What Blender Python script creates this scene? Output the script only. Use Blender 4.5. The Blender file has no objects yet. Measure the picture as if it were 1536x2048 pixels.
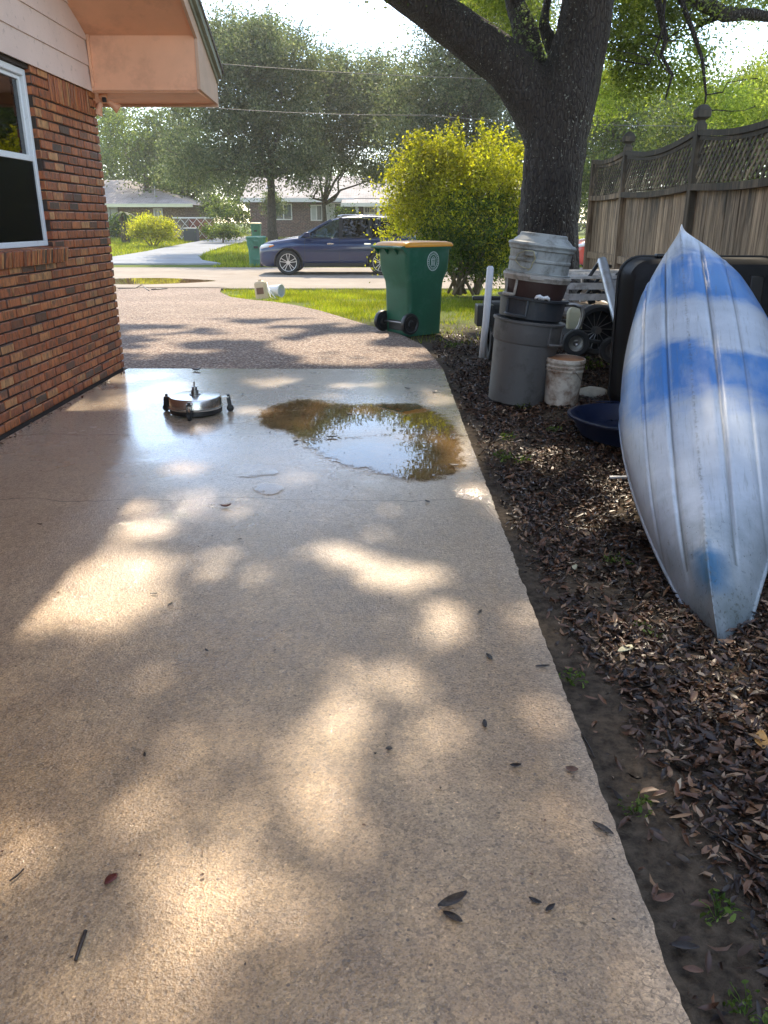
import bpy, bmesh, math, random
import numpy as np
from mathutils import Vector, Matrix

R = math.radians
scene = bpy.context.scene
COL = scene.collection

# ------------------------------------------------------------------ camera
H = 1.4
cam_d = bpy.data.cameras.new('camera')
cam = bpy.data.objects.new('camera', cam_d)
COL.objects.link(cam)
cam_d.sensor_fit = 'VERTICAL'
cam_d.sensor_height = 36.0
cam_d.lens = 28.125
cam_d.clip_start = 0.05
cam_d.clip_end = 2000
cam.location = (0, 0, H)
cam.rotation_euler = (R(70), 0, R(0.25))
scene.camera = cam

# ------------------------------------------------------------------ light
SUN_EL, SUN_AZ = 43.0, -3.9            # azimuth from +Y, negative = to the left
SUN = Vector((math.sin(R(SUN_AZ)) * math.cos(R(SUN_EL)), math.cos(R(SUN_AZ)) * math.cos(R(SUN_EL)), math.sin(R(SUN_EL))))
sun_d = bpy.data.lights.new('sun', 'SUN')
sun = bpy.data.objects.new('sun', sun_d)
COL.objects.link(sun)
sun_d.energy = 2.5
sun_d.angle = R(0.8)
sun_d.color = (1.0, 0.86, 0.66)
sun.rotation_euler = (-SUN).to_track_quat('-Z', 'Y').to_euler()
sun.location = (0, 20, 30)

world = bpy.data.worlds.new('World')
scene.world = world
world.use_nodes = True
wt = world.node_tree
wt.nodes.clear()


def nd(t, kind, ins=None, **props):
    n = t.nodes.new(kind)
    for k, v in props.items():
        setattr(n, k, v)
    for k, v in (ins or {}).items():
        s = n.inputs[k]
        if isinstance(v, bpy.types.NodeSocket):
            t.links.new(v, s)
        else:
            s.default_value = v
    return n


def math_(t, op, a, b=0.0, c=0.0):
    n = t.nodes.new('ShaderNodeMath')
    n.operation = op
    for i, v in enumerate((a, b, c)):
        if isinstance(v, bpy.types.NodeSocket):
            t.links.new(v, n.inputs[i])
        else:
            n.inputs[i].default_value = v
    return n.outputs[0]


def mixc(t, f, a, b, mode='MIX'):
    n = t.nodes.new('ShaderNodeMix')
    n.data_type = 'RGBA'
    n.blend_type = mode
    for i, v in ((0, f), (6, a), (7, b)):
        if isinstance(v, bpy.types.NodeSocket):
            t.links.new(v, n.inputs[i])
        else:
            n.inputs[i].default_value = v if i == 0 else (*v[:3], 1)
    return n.outputs[2]


def ramp(t, f, stops):
    n = t.nodes.new('ShaderNodeValToRGB')
    el = n.color_ramp.elements
    while len(el) < len(stops):
        el.new(0.5)
    for e, (p, c) in zip(el, stops):
        e.position = p
        e.color = (c, c, c, 1) if isinstance(c, (int, float)) else (*c[:3], 1)
    t.links.new(f, n.inputs[0])
    return n.outputs[0]


sky = nd(wt, 'ShaderNodeTexSky', sky_type='NISHITA')
sky.sun_disc = False
sky.sun_elevation = R(SUN_EL)
sky.sun_rotation = R(SUN_AZ)
sky.air_density = 1.0
sky.dust_density = 0.25
sky.ozone_density = 1.6
wtc = nd(wt, 'ShaderNodeTexCoord')
wsep = nd(wt, 'ShaderNodeSeparateXYZ', {0: wtc.outputs['Generated']})
zz = math_(wt, 'ADD', math_(wt, 'MAXIMUM', wsep.outputs[2], 0.0), 0.12)
wv = nd(wt, 'ShaderNodeCombineXYZ', {0: math_(wt, 'DIVIDE', wsep.outputs[0], zz), 1: math_(wt, 'DIVIDE', wsep.outputs[1], zz), 2: 0.0})
cn = nd(wt, 'ShaderNodeTexNoise', {'Vector': wv.outputs[0], 'Scale': 0.9, 'Detail': 7.0, 'Roughness': 0.6})
cmask = ramp(wt, cn.outputs[0], [(0.46, 0.0), (0.62, 1.0)])
wcol = mixc(wt, math_(wt, 'MULTIPLY', cmask, 0.75), sky.outputs[0], (4.6, 4.7, 5.0))
bg = nd(wt, 'ShaderNodeBackground', {0: wcol, 1: 0.145})
wo = nd(wt, 'ShaderNodeOutputWorld', {0: bg.outputs[0]})

scene.view_settings.view_transform = 'Standard'
scene.view_settings.look = 'None'
scene.view_settings.exposure = 1.75
scene.view_settings.gamma = 1.0
scene.render.film_transparent = False
try:
    scene.cycles.use_denoising = True
    scene.cycles.max_bounces = 8
    scene.cycles.transparent_max_bounces = 12
    scene.cycles.sample_clamp_indirect = 6.0
    scene.cycles.caustics_reflective = False
    scene.cycles.caustics_refractive = False
except Exception:
    pass

# ------------------------------------------------------------------ measuring helpers
CM = cam.rotation_euler.to_matrix()


def ray(px, py):
    return CM @ Vector((px - 768.0, 1024.0 - py, -1600.0))


def gz(y):
    if y < 8.5: return 0.0
    if y < 22: return -0.2 * (y - 8.5) / 13.5
    if y < 31: return -0.2
    if y < 56: return -0.2 + 0.5 * (y - 31) / 25
    return 0.3


def G(px, py, off=0.0):
    d = ray(px, py)
    y = 5.0
    lo, hi = 0.3, 200.0
    for _ in range(50):
        y = (lo + hi) / 2
        z = H + d.z / d.y * y
        if z > gz(y) + off: lo = y
        else: hi = y
    return Vector((d.x / d.y * y, y, gz(y) + off))


def P(px, py, Y):
    d = ray(px, py)
    return Vector((d.x / d.y * Y, Y, H + d.z / d.y * Y))


def PXX(px, py, X):
    d = ray(px, py)
    return Vector((X, d.y / d.x * X, H + d.z / d.x * X))


# ------------------------------------------------------------------ value noise for geometry
_rs = np.random.RandomState(7)
_tab = _rs.rand(256, 256)


def vnoise(x, y):
    x = np.asarray(x, float); y = np.asarray(y, float)
    xi = np.floor(x).astype(int); yi = np.floor(y).astype(int)
    fx = x - xi; fy = y - yi
    fx = fx * fx * (3 - 2 * fx); fy = fy * fy * (3 - 2 * fy)
    a = _tab[xi % 256, yi % 256]; b = _tab[(xi + 1) % 256, yi % 256]
    c = _tab[xi % 256, (yi + 1) % 256]; d = _tab[(xi + 1) % 256, (yi + 1) % 256]
    return (a * (1 - fx) + b * fx) * (1 - fy) + (c * (1 - fx) + d * fx) * fy


def fbm(x, y, o=4):
    s = 0; a = 1; t = 0
    for k in range(o):
        s = s + a * vnoise(np.asarray(x) * 2 ** k + 13 * k, np.asarray(y) * 2 ** k + 7 * k); t += a; a *= 0.5
    return s / t


# ------------------------------------------------------------------ objects
def tag(o, label=None, cat=None, group=None, kind=None):
    if label: o['label'] = label
    if cat: o['category'] = cat
    if group: o['group'] = group
    if kind: o['kind'] = kind
    return o


def thing(name, label, cat, loc=(0, 0, 0), rot=(0, 0, 0), group=None, scale=None):
    o = bpy.data.objects.new(name, None)
    COL.objects.link(o)
    o.empty_display_size = 0.1
    o.location = loc
    o.rotation_euler = rot
    if scale: o.scale = (scale,) * 3
    return tag(o, label, cat, group)


def copy_tree(o, parent=None):
    c = o.copy()
    COL.objects.link(c)
    if parent: c.parent = parent
    for ch in [x for x in bpy.data.objects if x.parent == o]:
        copy_tree(ch, c)
    return c


def link_mesh(name, me, mat, parent=None, world=False, smooth=False):
    me.name = name
    o = bpy.data.objects.new(name, me)
    COL.objects.link(o)
    if mat:
        me.materials.append(mat)
    if smooth:
        me.polygons.foreach_set('use_smooth', np.ones(len(me.polygons), bool))
    if parent:
        o.parent = parent
        if world:
            q = parent
            off = Vector((0, 0, 0))
            while q:
                off += q.location
                q = q.parent
            o.location = -off
    return o


class MB:
    def __init__(s):
        s.v = []; s.f = []

    def add(s, vs, fs, m=None):
        b = len(s.v)
        if m is not None: vs = [m @ Vector(v) for v in vs]
        s.v += [tuple(v) for v in vs]
        s.f += [tuple(b + i for i in f) for f in fs]
        return s

    def box(s, c, d, rz=0, rx=0, ry=0, taper=1.0):
        x, y, z = d[0] / 2, d[1] / 2, d[2] / 2
        vs = [(-x, -y, -z), (x, -y, -z), (x, y, -z), (-x, y, -z),
              (-x * taper, -y * taper, z), (x * taper, -y * taper, z), (x * taper, y * taper, z), (-x * taper, y * taper, z)]
        fs = [(0, 3, 2, 1), (4, 5, 6, 7), (0, 1, 5, 4), (1, 2, 6, 5), (2, 3, 7, 6), (3, 0, 4, 7)]
        m = Matrix.Translation(c) @ Matrix.Rotation(rz, 4, 'Z') @ Matrix.Rotation(ry, 4, 'Y') @ Matrix.Rotation(rx, 4, 'X')
        return s.add(vs, fs, m)

    def ab(s, a, b):
        return s.box([(a[i] + b[i]) / 2 for i in range(3)], [abs(b[i] - a[i]) for i in range(3)])

    def bar(s, a, b, w, h, up=(0, 0, 1)):
        a = Vector(a); b = Vector(b); d = b - a; L = d.length; d.normalize()
        u = Vector(up); sx = d.cross(u)
        if sx.length < 1e-4: sx = d.cross(Vector((1, 0, 0)))
        sx.normalize(); u = sx.cross(d)
        vs = []
        for p in (a, b):
            for i, j in ((-1, -1), (1, -1), (1, 1), (-1, 1)):
                vs.append(p + sx * (w / 2 * i) + u * (h / 2 * j))
        return s.add(vs, [(0, 1, 2, 3), (7, 6, 5, 4), (0, 4, 5, 1), (1, 5, 6, 2), (2, 6, 7, 3), (3, 7, 4, 0)])

    def tube(s, pts, rad, n=10, caps=True):
        pts = [Vector(p) for p in pts]
        if not hasattr(rad, '__len__'): rad = [rad] * len(pts)
        b = len(s.v); prev = None
        for i, p in enumerate(pts):
            d = (pts[min(i + 1, len(pts) - 1)] - pts[max(i - 1, 0)])
            if d.length < 1e-9: d = Vector((0, 0, 1))
            d.normalize()
            if prev is None:
                a = d.cross(Vector((0.31, 0.2, 0.93)))
                if a.length < 0.05: a = d.cross(Vector((1, 0, 0)))
            else:
                a = prev - d * prev.dot(d)
            a.normalize(); prev = a; c = d.cross(a)
            for k in range(n):
                t = 2 * math.pi * k / n
                s.v.append(tuple(p + (a * math.cos(t) + c * math.sin(t)) * rad[i]))
        for i in range(len(pts) - 1):
            for k in range(n):
                s.f.append((b + i * n + k, b + i * n + (k + 1) % n, b + (i + 1) * n + (k + 1) % n, b + (i + 1) * n + k))
        if caps:
            s.f.append(tuple(b + k for k in reversed(range(n))))
            s.f.append(tuple(b + (len(pts) - 1) * n + k for k in range(n)))
        return s

    def lathe(s, prof, n=40, m=None, sx=1, sy=1):
        vs = []; fs = []
        for r, z in prof:
            for k in range(n):
                t = 2 * math.pi * k / n
                vs.append((r * sx * math.cos(t), r * sy * math.sin(t), z))
        for i in range(len(prof) - 1):
            for k in range(n):
                fs.append((i * n + k, i * n + (k + 1) % n, (i + 1) * n + (k + 1) % n, (i + 1) * n + k))
        if prof[0][0] > 1e-5: fs.append(tuple(reversed(range(n))))
        if prof[-1][0] > 1e-5: fs.append(tuple((len(prof) - 1) * n + k for k in range(n)))
        return s.add(vs, fs, m)

    def loft(s, rings, caps=True, closed=True):
        n = len(rings[0]); vs = [p for r in rings for p in r]; fs = []
        for i in range(len(rings) - 1):
            for k in range(n if closed else n - 1):
                fs.append((i * n + k, i * n + (k + 1) % n, (i + 1) * n + (k + 1) % n, (i + 1) * n + k))
        if caps:
            fs.append(tuple(reversed(range(n)))); fs.append(tuple((len(rings) - 1) * n + k for k in range(n)))
        return s.add(vs, fs)

    def prism(s, poly, d, m=None):
        """poly: list of 3D points (one face), d: thickness vector"""
        n = len(poly); d = Vector(d)
        vs = [Vector(p) for p in poly] + [Vector(p) + d for p in poly]
        fs = [tuple(range(n)), tuple(reversed(range(n, 2 * n)))]
        for k in range(n): fs.append((k, n + k, n + (k + 1) % n, (k + 1) % n))
        return s.add(vs, fs, m)

    def build(s, name, mat, parent=None, smooth=False, world=False, bevel=0, seg=2, sub=0, weld=False, auto=None):
        me = bpy.data.meshes.new(name)
        me.from_pydata(s.v, [], s.f)
        bm = bmesh.new(); bm.from_mesh(me)
        if weld: bmesh.ops.remove_doubles(bm, verts=bm.verts, dist=1e-5)
        bmesh.ops.recalc_face_normals(bm, faces=bm.faces)
        bm.to_mesh(me); bm.free()
        o = link_mesh(name, me, mat, parent, world, smooth or bevel > 0 or sub > 0 or auto is not None)
        if bevel:
            b = o.modifiers.new('bevel', 'BEVEL'); b.width = bevel; b.segments = seg; b.limit_method = 'ANGLE'; b.angle_limit = R(35); b.harden_normals = False
        if sub:
            b = o.modifiers.new('sub', 'SUBSURF'); b.levels = sub; b.render_levels = sub
        if auto is not None or (bevel and not smooth):
            me.polygons.foreach_set('use_smooth', np.ones(len(me.polygons), bool))
            try:
                me.set_sharp_from_angle(angle=R(auto or 35))
            except Exception:
                pass
        return o


def rrect(w, d, r, z, n=5, cx=0, cy=0):
    out = []
    for (sx, sy, a0) in ((1, 1, 0), (-1, 1, 90), (-1, -1, 180), (1, -1, 270)):
        for k in range(n + 1):
            a = R(a0 + 90 * k / n)
            out.append((cx + sx * (w / 2 - r) + r * math.cos(a), cy + sy * (d / 2 - r) + r * math.sin(a), z))
    return out


def bake_modifiers(o):
    dg = bpy.context.evaluated_depsgraph_get()
    dg.update()
    me = bpy.data.meshes.new_from_object(o.evaluated_get(dg))
    o.modifiers.clear()
    o.data = me
    return o


def bool_cut(o, cutters):
    for c in cutters:
        m = o.modifiers.new('cut', 'BOOLEAN'); m.object = c; m.operation = 'DIFFERENCE'; m.solver = 'EXACT'
    bpy.context.view_layer.update()
    bake_modifiers(o)
    for c in cutters: bpy.data.objects.remove(c)


def fast_mesh(name, verts, faces_n, loops):
    """verts (N,3) float, loops flat int array, every face has faces_n corners"""
    me = bpy.data.meshes.new(name)
    me.vertices.add(len(verts)); me.vertices.foreach_set('co', np.asarray(verts, np.float32).ravel())
    nf = len(loops) // faces_n
    me.loops.add(len(loops)); me.loops.foreach_set('vertex_index', np.asarray(loops, np.int32))
    me.polygons.add(nf)
    me.polygons.foreach_set('loop_start', np.arange(0, nf * faces_n, faces_n, dtype=np.int32))
    me.update(calc_edges=True)
    return me


def unit(a):
    return a / np.maximum(np.linalg.norm(a, axis=1, keepdims=True), 1e-9)


def leaf_quads(name, pts, size, rng, aspect=0.5, up=0.0, lo=0.6, hi=1.35, fold=0.0):
    n = len(pts)
    a = unit(rng.normal(size=(n, 3)) + np.array([0, 0, -up]))
    c = unit(np.cross(a, rng.normal(size=(n, 3))))
    s = size * rng.uniform(lo, hi, (n, 1))
    nn = np.cross(a, c)
    w = s * aspect
    v = np.empty((n, 4, 3))
    v[:, 0] = pts - a * s / 2
    v[:, 1] = pts + c * w / 2 + nn * w * fold
    v[:, 2] = pts + a * s / 2
    v[:, 3] = pts - c * w / 2 + nn * w * fold
    return fast_mesh(name, v.reshape(-1, 3), 4, np.arange(4 * n))


def crown_pts(rng, blobs, n, clump=0.35, per=80, shell=0.42):
    w = np.array([(b[3] * b[4] * b[5]) ** 0.8 * (b[6] if len(b) > 6 else 1) for b in blobs]); w = w / w.sum()
    nc = max(3, n // per)
    ci = rng.choice(len(blobs), nc, p=w)
    B = np.array([b[:6] for b in blobs], float)
    d = unit(rng.normal(size=(nc, 3))) * (rng.rand(nc, 1) ** shell)
    cc = B[ci, :3] + d * B[ci, 3:6]
    sz = rng.uniform(0.5, 1.5, nc) * clump
    li = rng.randint(0, nc, n)
    p = cc[li] + rng.normal(size=(n, 3)) * sz[li][:, None] * np.array([1, 1, 0.65])
    return p
# ------------------------------------------------------------------ materials
def newmat(name):
    m = bpy.data.materials.new(name)
    m.use_nodes = True
    t = m.node_tree
    t.nodes.clear()
    out = t.nodes.new('ShaderNodeOutputMaterial')
    return m, t, out


def M(name, col, rough=0.6, var=0.25, sc=6.0, bump=0.1, bs=60.0, metal=0.0, spec=0.5, island=0.0, coat=0.0,
      dirt=None, dirt_amt=0.5, dsc=3.0, stretch=None, rvar=0.15, emit=None, trans=0.0):
    m, t, out = newmat(name)
    tc = nd(t, 'ShaderNodeTexCoord').outputs['Object']
    if stretch:
        tc = nd(t, 'ShaderNodeMapping', {0: tc, 3: stretch}).outputs[0]
    n1 = nd(t, 'ShaderNodeTexNoise', {'Vector': tc, 'Scale': sc, 'Detail': 6.0, 'Roughness': 0.6}).outputs[0]
    c = mixc(t, ramp(t, n1, [(0.3, 0.0), (0.7, 1.0)]), [x * (1 - var) for x in col], [min(1, x * (1 + var)) for x in col])
    if island:
        g = nd(t, 'ShaderNodeNewGeometry').outputs['Random Per Island']
        v = math_(t, 'ADD', math_(t, 'MULTIPLY', g, 2 * island), 1 - island)
        c = nd(t, 'ShaderNodeHueSaturation', {'Value': v, 'Color': c, 'Hue': math_(t, 'ADD', math_(t, 'MULTIPLY', g, 0.02), 0.49)}).outputs[0]
    if dirt:
        n2 = nd(t, 'ShaderNodeTexNoise', {'Vector': tc, 'Scale': dsc, 'Detail': 9.0, 'Roughness': 0.7}).outputs[0]
        c = mixc(t, ramp(t, n2, [(0.62 - dirt_amt * 0.3, 0.0), (0.78 - dirt_amt * 0.2, 1.0)]), c, dirt)
    nb = nd(t, 'ShaderNodeTexNoise', {'Vector': tc, 'Scale': bs, 'Detail': 5.0, 'Roughness': 0.65}).outputs[0]
    bp = nd(t, 'ShaderNodeBump', {'Strength': bump, 'Distance': 0.02, 'Height': nb}).outputs[0]
    rr = math_(t, 'ADD', math_(t, 'MULTIPLY', n1, rvar), rough - rvar / 2)
    b = nd(t, 'ShaderNodeBsdfPrincipled', {'Base Color': c, 'Roughness': rr, 'Metallic': metal, 'Specular IOR Level': spec,
                                           'Normal': bp, 'Coat Weight': coat, 'Coat Roughness': 0.06})
    sh = b.outputs[0]
    if trans:
        tr = nd(t, 'ShaderNodeBsdfTranslucent', {0: c}).outputs[0]
        sh = nd(t, 'ShaderNodeMixShader', {0: trans, 1: sh, 2: tr}).outputs[0]
    t.links.new(sh, out.inputs[0])
    return m


def leafmat(name, ca, cb, cc=None, trans=0.45, rough=0.6, tcol=None, spec=0.18):
    m, t, out = newmat(name)
    g = nd(t, 'ShaderNodeNewGeometry').outputs['Random Per Island']
    st = [(0.0, ca), (0.6, cb)] + ([(1.0, cc)] if cc else [])
    c = ramp(t, g, st)
    tc = nd(t, 'ShaderNodeTexCoord').outputs['Object']
    n1 = nd(t, 'ShaderNodeTexNoise', {'Vector': tc, 'Scale': 0.9, 'Detail': 4.0, 'Roughness': 0.6}).outputs[0]
    c = mixc(t, 1.0, c, ramp(t, n1, [(0.34, 0.50), (0.66, 1.40)]), 'MULTIPLY')  # lit and dark clumps are painted into the leaf colour
    b = nd(t, 'ShaderNodeBsdfPrincipled', {'Base Color': c, 'Roughness': rough, 'Specular IOR Level': spec}).outputs[0]
    tr = nd(t, 'ShaderNodeBsdfTranslucent', {0: mixc(t, 1.0, c, tcol or (1.5, 1.4, 0.5), 'MULTIPLY')}).outputs[0]
    t.links.new(nd(t, 'ShaderNodeMixShader', {0: trans, 1: b, 2: tr}).outputs[0], out.inputs[0])
    return m


def concrete_mat():
    m, t, out = newmat('wet_concrete')
    tc = nd(t, 'ShaderNodeTexCoord').outputs['Object']
    sep = nd(t, 'ShaderNodeSeparateXYZ', {0: tc})
    X, Y = sep.outputs[0], sep.outputs[1]
    big = nd(t, 'ShaderNodeTexNoise', {'Vector': tc, 'Scale': 0.9, 'Detail': 7.0, 'Roughness': 0.62}).outputs[0]
    mid = nd(t, 'ShaderNodeTexNoise', {'Vector': tc, 'Scale': 7.0, 'Detail': 6.0, 'Roughness': 0.7}).outputs[0]
    fine = nd(t, 'ShaderNodeTexNoise', {'Vector': tc, 'Scale': 130.0, 'Detail': 3.0, 'Roughness': 0.7}).outputs[0]
    c = mixc(t, ramp(t, big, [(0.35, 0.0), (0.65, 1.0)]), (0.43, 0.25, 0.105), (0.60, 0.405, 0.215))
    c = mixc(t, ramp(t, mid, [(0.40, 0.55), (0.70, 0.0)]), c, (0.28, 0.185, 0.11))
    # greyer near the seam, browner towards the camera
    c = mixc(t, ramp(t, math_(t, 'MULTIPLY', Y, 0.1), [(0.18, 0.0), (0.55, 0.8)]), c, (0.50, 0.42, 0.325))
    # paler rim along the right edge
    edge = ramp(t, math_(t, 'ADD', X, math_(t, 'MULTIPLY', mid, 0.22)), [(0.56, 0.0), (0.70, 0.5)])
    c = mixc(t, edge, c, (0.52, 0.42, 0.31))
    # fine sand and aggregate grains
    v = nd(t, 'ShaderNodeTexVoronoi', {'Vector': tc, 'Scale': 210.0})
    gr = ramp(t, v.outputs['Color'], [(0.0, 0.55), (0.5, 1.0), (0.9, 1.15), (1.0, 1.9)])
    c = mixc(t, 1.0, c, gr, 'MULTIPLY')
    vb = nd(t, 'ShaderNodeTexVoronoi', {'Vector': tc, 'Scale': 75.0})
    c = mixc(t, 1.0, c, ramp(t, vb.outputs['Color'], [(0.0, 0.66), (0.5, 1.0), (0.9, 1.10), (1.0, 1.38)]), 'MULTIPLY')
    v2 = nd(t, 'ShaderNodeTexVoronoi', {'Vector': tc, 'Scale': 42.0, 'Randomness': 1.0})
    sp = math_(t, 'MULTIPLY', math_(t, 'LESS_THAN', v2.outputs['Distance'], 0.16), math_(t, 'GREATER_THAN', nd(t, 'ShaderNodeSeparateColor', {0: v2.outputs['Color']}).outputs[0], 0.72))
    c = mixc(t, math_(t, 'MULTIPLY', sp, 0.75), c, (0.10, 0.065, 0.045))
    c = mixc(t, ramp(t, fine, [(0.36, 0.45), (0.5, 0.0)]), c, (0.14, 0.10, 0.07))
    # hairline cracks: two across the slab, crazing beside the edge
    wob = math_(t, 'MULTIPLY', math_(t, 'SUBTRACT', nd(t, 'ShaderNodeTexNoise', {'Vector': tc, 'Scale': 1.6, 'Detail': 4.0}).outputs[0], 0.5), 0.35)
    cr = None
    for y0, wdt in ((5.42, 0.006), (4.05, 0.004)):
        d = math_(t, 'ABSOLUTE', math_(t, 'SUBTRACT', math_(t, 'ADD', Y, wob), y0))
        k = math_(t, 'LESS_THAN', d, wdt)
        cr = k if cr is None else math_(t, 'MAXIMUM', cr, k)
    vs = nd(t, 'ShaderNodeMapping', {0: tc, 3: (1.0, 2.2, 1)}).outputs[0]
    wv = nd(t, 'ShaderNodeTexNoise', {'Vector': tc, 'Scale': 9.0, 'Detail': 3.0})
    vs = mixc(t, 0.12, vs, wv.outputs[1])
    ve = nd(t, 'ShaderNodeTexVoronoi', {'Vector': vs, 'Scale': 21.0}, feature='DISTANCE_TO_EDGE').outputs[0]
    craze = math_(t, 'MULTIPLY', math_(t, 'MULTIPLY', math_(t, 'LESS_THAN', ve, 0.028), ramp(t, mid, [(0.44, 0.0), (0.56, 1.0)])), ramp(t, math_(t, 'ADD', X, math_(t, 'MULTIPLY', mid, 0.5)), [(0.45, 0.0), (0.80, 0.85)]))
    crk = math_(t, 'MAXIMUM', math_(t, 'MULTIPLY', cr, 0.8), math_(t, 'MULTIPLY', craze, 0.6))
    c = mixc(t, crk, c, (0.07, 0.05, 0.035))
    hb = math_(t, 'ADD', math_(t, 'MULTIPLY', fine, 0.9), math_(t, 'MULTIPLY', v.outputs['Distance'], 0.35))
    hb = math_(t, 'ADD', hb, math_(t, 'MULTIPLY', nd(t, 'ShaderNodeTexNoise', {'Vector': tc, 'Scale': 85.0, 'Detail': 3.0}).outputs[0], 0.8))
    hb = math_(t, 'SUBTRACT', hb, crk)
    # less relief where a film of water fills the texture (round the puddle)
    film = ramp(t, math_(t, 'MULTIPLY', math_(t, 'ADD', Y, math_(t, 'MULTIPLY', big, 3.0)), 0.1), [(0.45, 0.0), (0.66, 1.0)])
    st = math_(t, 'SUBTRACT', 0.52, math_(t, 'MULTIPLY', film, 0.34))
    bp = nd(t, 'ShaderNodeBump', {'Strength': st, 'Distance': 0.004, 'Height': hb}).outputs[0]
    wet = ramp(t, big, [(0.35, 0.26), (0.65, 0.42)])
    rr = math_(t, 'SUBTRACT', wet, math_(t, 'MULTIPLY', film, 0.08))
    vg = nd(t, 'ShaderNodeTexVoronoi', {'Vector': tc, 'Scale': 120.0})
    bc = nd(t, 'ShaderNodeBump', {'Strength': math_(t, 'SUBTRACT', 1.0, math_(t, 'MULTIPLY', film, 0.92)), 'Distance': 0.004, 'Height': vg.outputs['Distance']}).outputs[0]
    b = nd(t, 'ShaderNodeBsdfPrincipled', {'Base Color': c, 'Roughness': rr, 'Specular IOR Level': 0.4, 'Normal': bp, 'Coat Weight': 0.9, 'Coat Roughness': 0.05, 'Coat IOR': 1.4, 'Coat Normal': bc})
    t.links.new(b.outputs[0], out.inputs[0])
    return m


def aggregate_mat():
    m, t, out = newmat('exposed_aggregate')
    tc = nd(t, 'ShaderNodeTexCoord').outputs['Object']
    v = nd(t, 'ShaderNodeTexVoronoi', {'Vector': tc, 'Scale': 48.0})
    big = nd(t, 'ShaderNodeTexNoise', {'Vector': tc, 'Scale': 0.7, 'Detail': 6.0}).outputs[0]
    s = nd(t, 'ShaderNodeSeparateColor', {0: v.outputs['Color']}).outputs[0]
    c = ramp(t, s, [(0.0, (0.10, 0.055, 0.038)), (0.3, (0.24, 0.155, 0.11)), (0.6, (0.35, 0.25, 0.185)), (0.85, (0.47, 0.38, 0.30)), (1.0, (0.58, 0.50, 0.43))])
    c = mixc(t, ramp(t, v.outputs['Distance'], [(0.45, 0.0), (0.62, 0.75)]), c, (0.13, 0.095, 0.075))
    c = mixc(t, 1.0, c, ramp(t, big, [(0.3, 0.78), (0.7, 1.08)]), 'MULTIPLY')
    bp = nd(t, 'ShaderNodeBump', {'Strength': 0.8, 'Distance': 0.006, 'Height': math_(t, 'SUBTRACT', 1.0, v.outputs['Distance'])}).outputs[0]
    b = nd(t, 'ShaderNodeBsdfPrincipled', {'Base Color': c, 'Roughness': 0.8, 'Specular IOR Level': 0.2, 'Normal': bp})
    t.links.new(b.outputs[0], out.inputs[0])
    return m


def ground_mat():
    m, t, out = newmat('soil_and_turf')
    tc = nd(t, 'ShaderNodeTexCoord').outputs['Object']
    sep = nd(t, 'ShaderNodeSeparateXYZ', {0: tc})
    n1 = nd(t, 'ShaderNodeTexNoise', {'Vector': tc, 'Scale': 1.3, 'Detail': 7.0, 'Roughness': 0.65}).outputs[0]
    n2 = nd(t, 'ShaderNodeTexNoise', {'Vector': tc, 'Scale': 22.0, 'Detail': 6.0, 'Roughness': 0.7}).outputs[0]
    soil = mixc(t, ramp(t, n2, [(0.35, 0.0), (0.65, 1.0)]), (0.035, 0.027, 0.020), (0.12, 0.093, 0.066))
    turf = mixc(t, ramp(t, n2, [(0.3, 0.0), (0.7, 1.0)]), (0.07, 0.10, 0.015), (0.15, 0.18, 0.03))
    f = ramp(t, math_(t, 'ADD', math_(t, 'MULTIPLY', sep.outputs[1], 0.05), math_(t, 'MULTIPLY', n1, 0.35)), [(0.72, 0.0), (0.88, 1.0)])
    c = mixc(t, f, soil, turf)
    bp = nd(t, 'ShaderNodeBump', {'Strength': 0.7, 'Distance': 0.02, 'Height': n2}).outputs[0]
    b = nd(t, 'ShaderNodeBsdfPrincipled', {'Base Color': c, 'Roughness': 0.9, 'Normal': bp, 'Specular IOR Level': 0.1})
    t.links.new(b.outputs[0], out.inputs[0])
    return m


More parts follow.
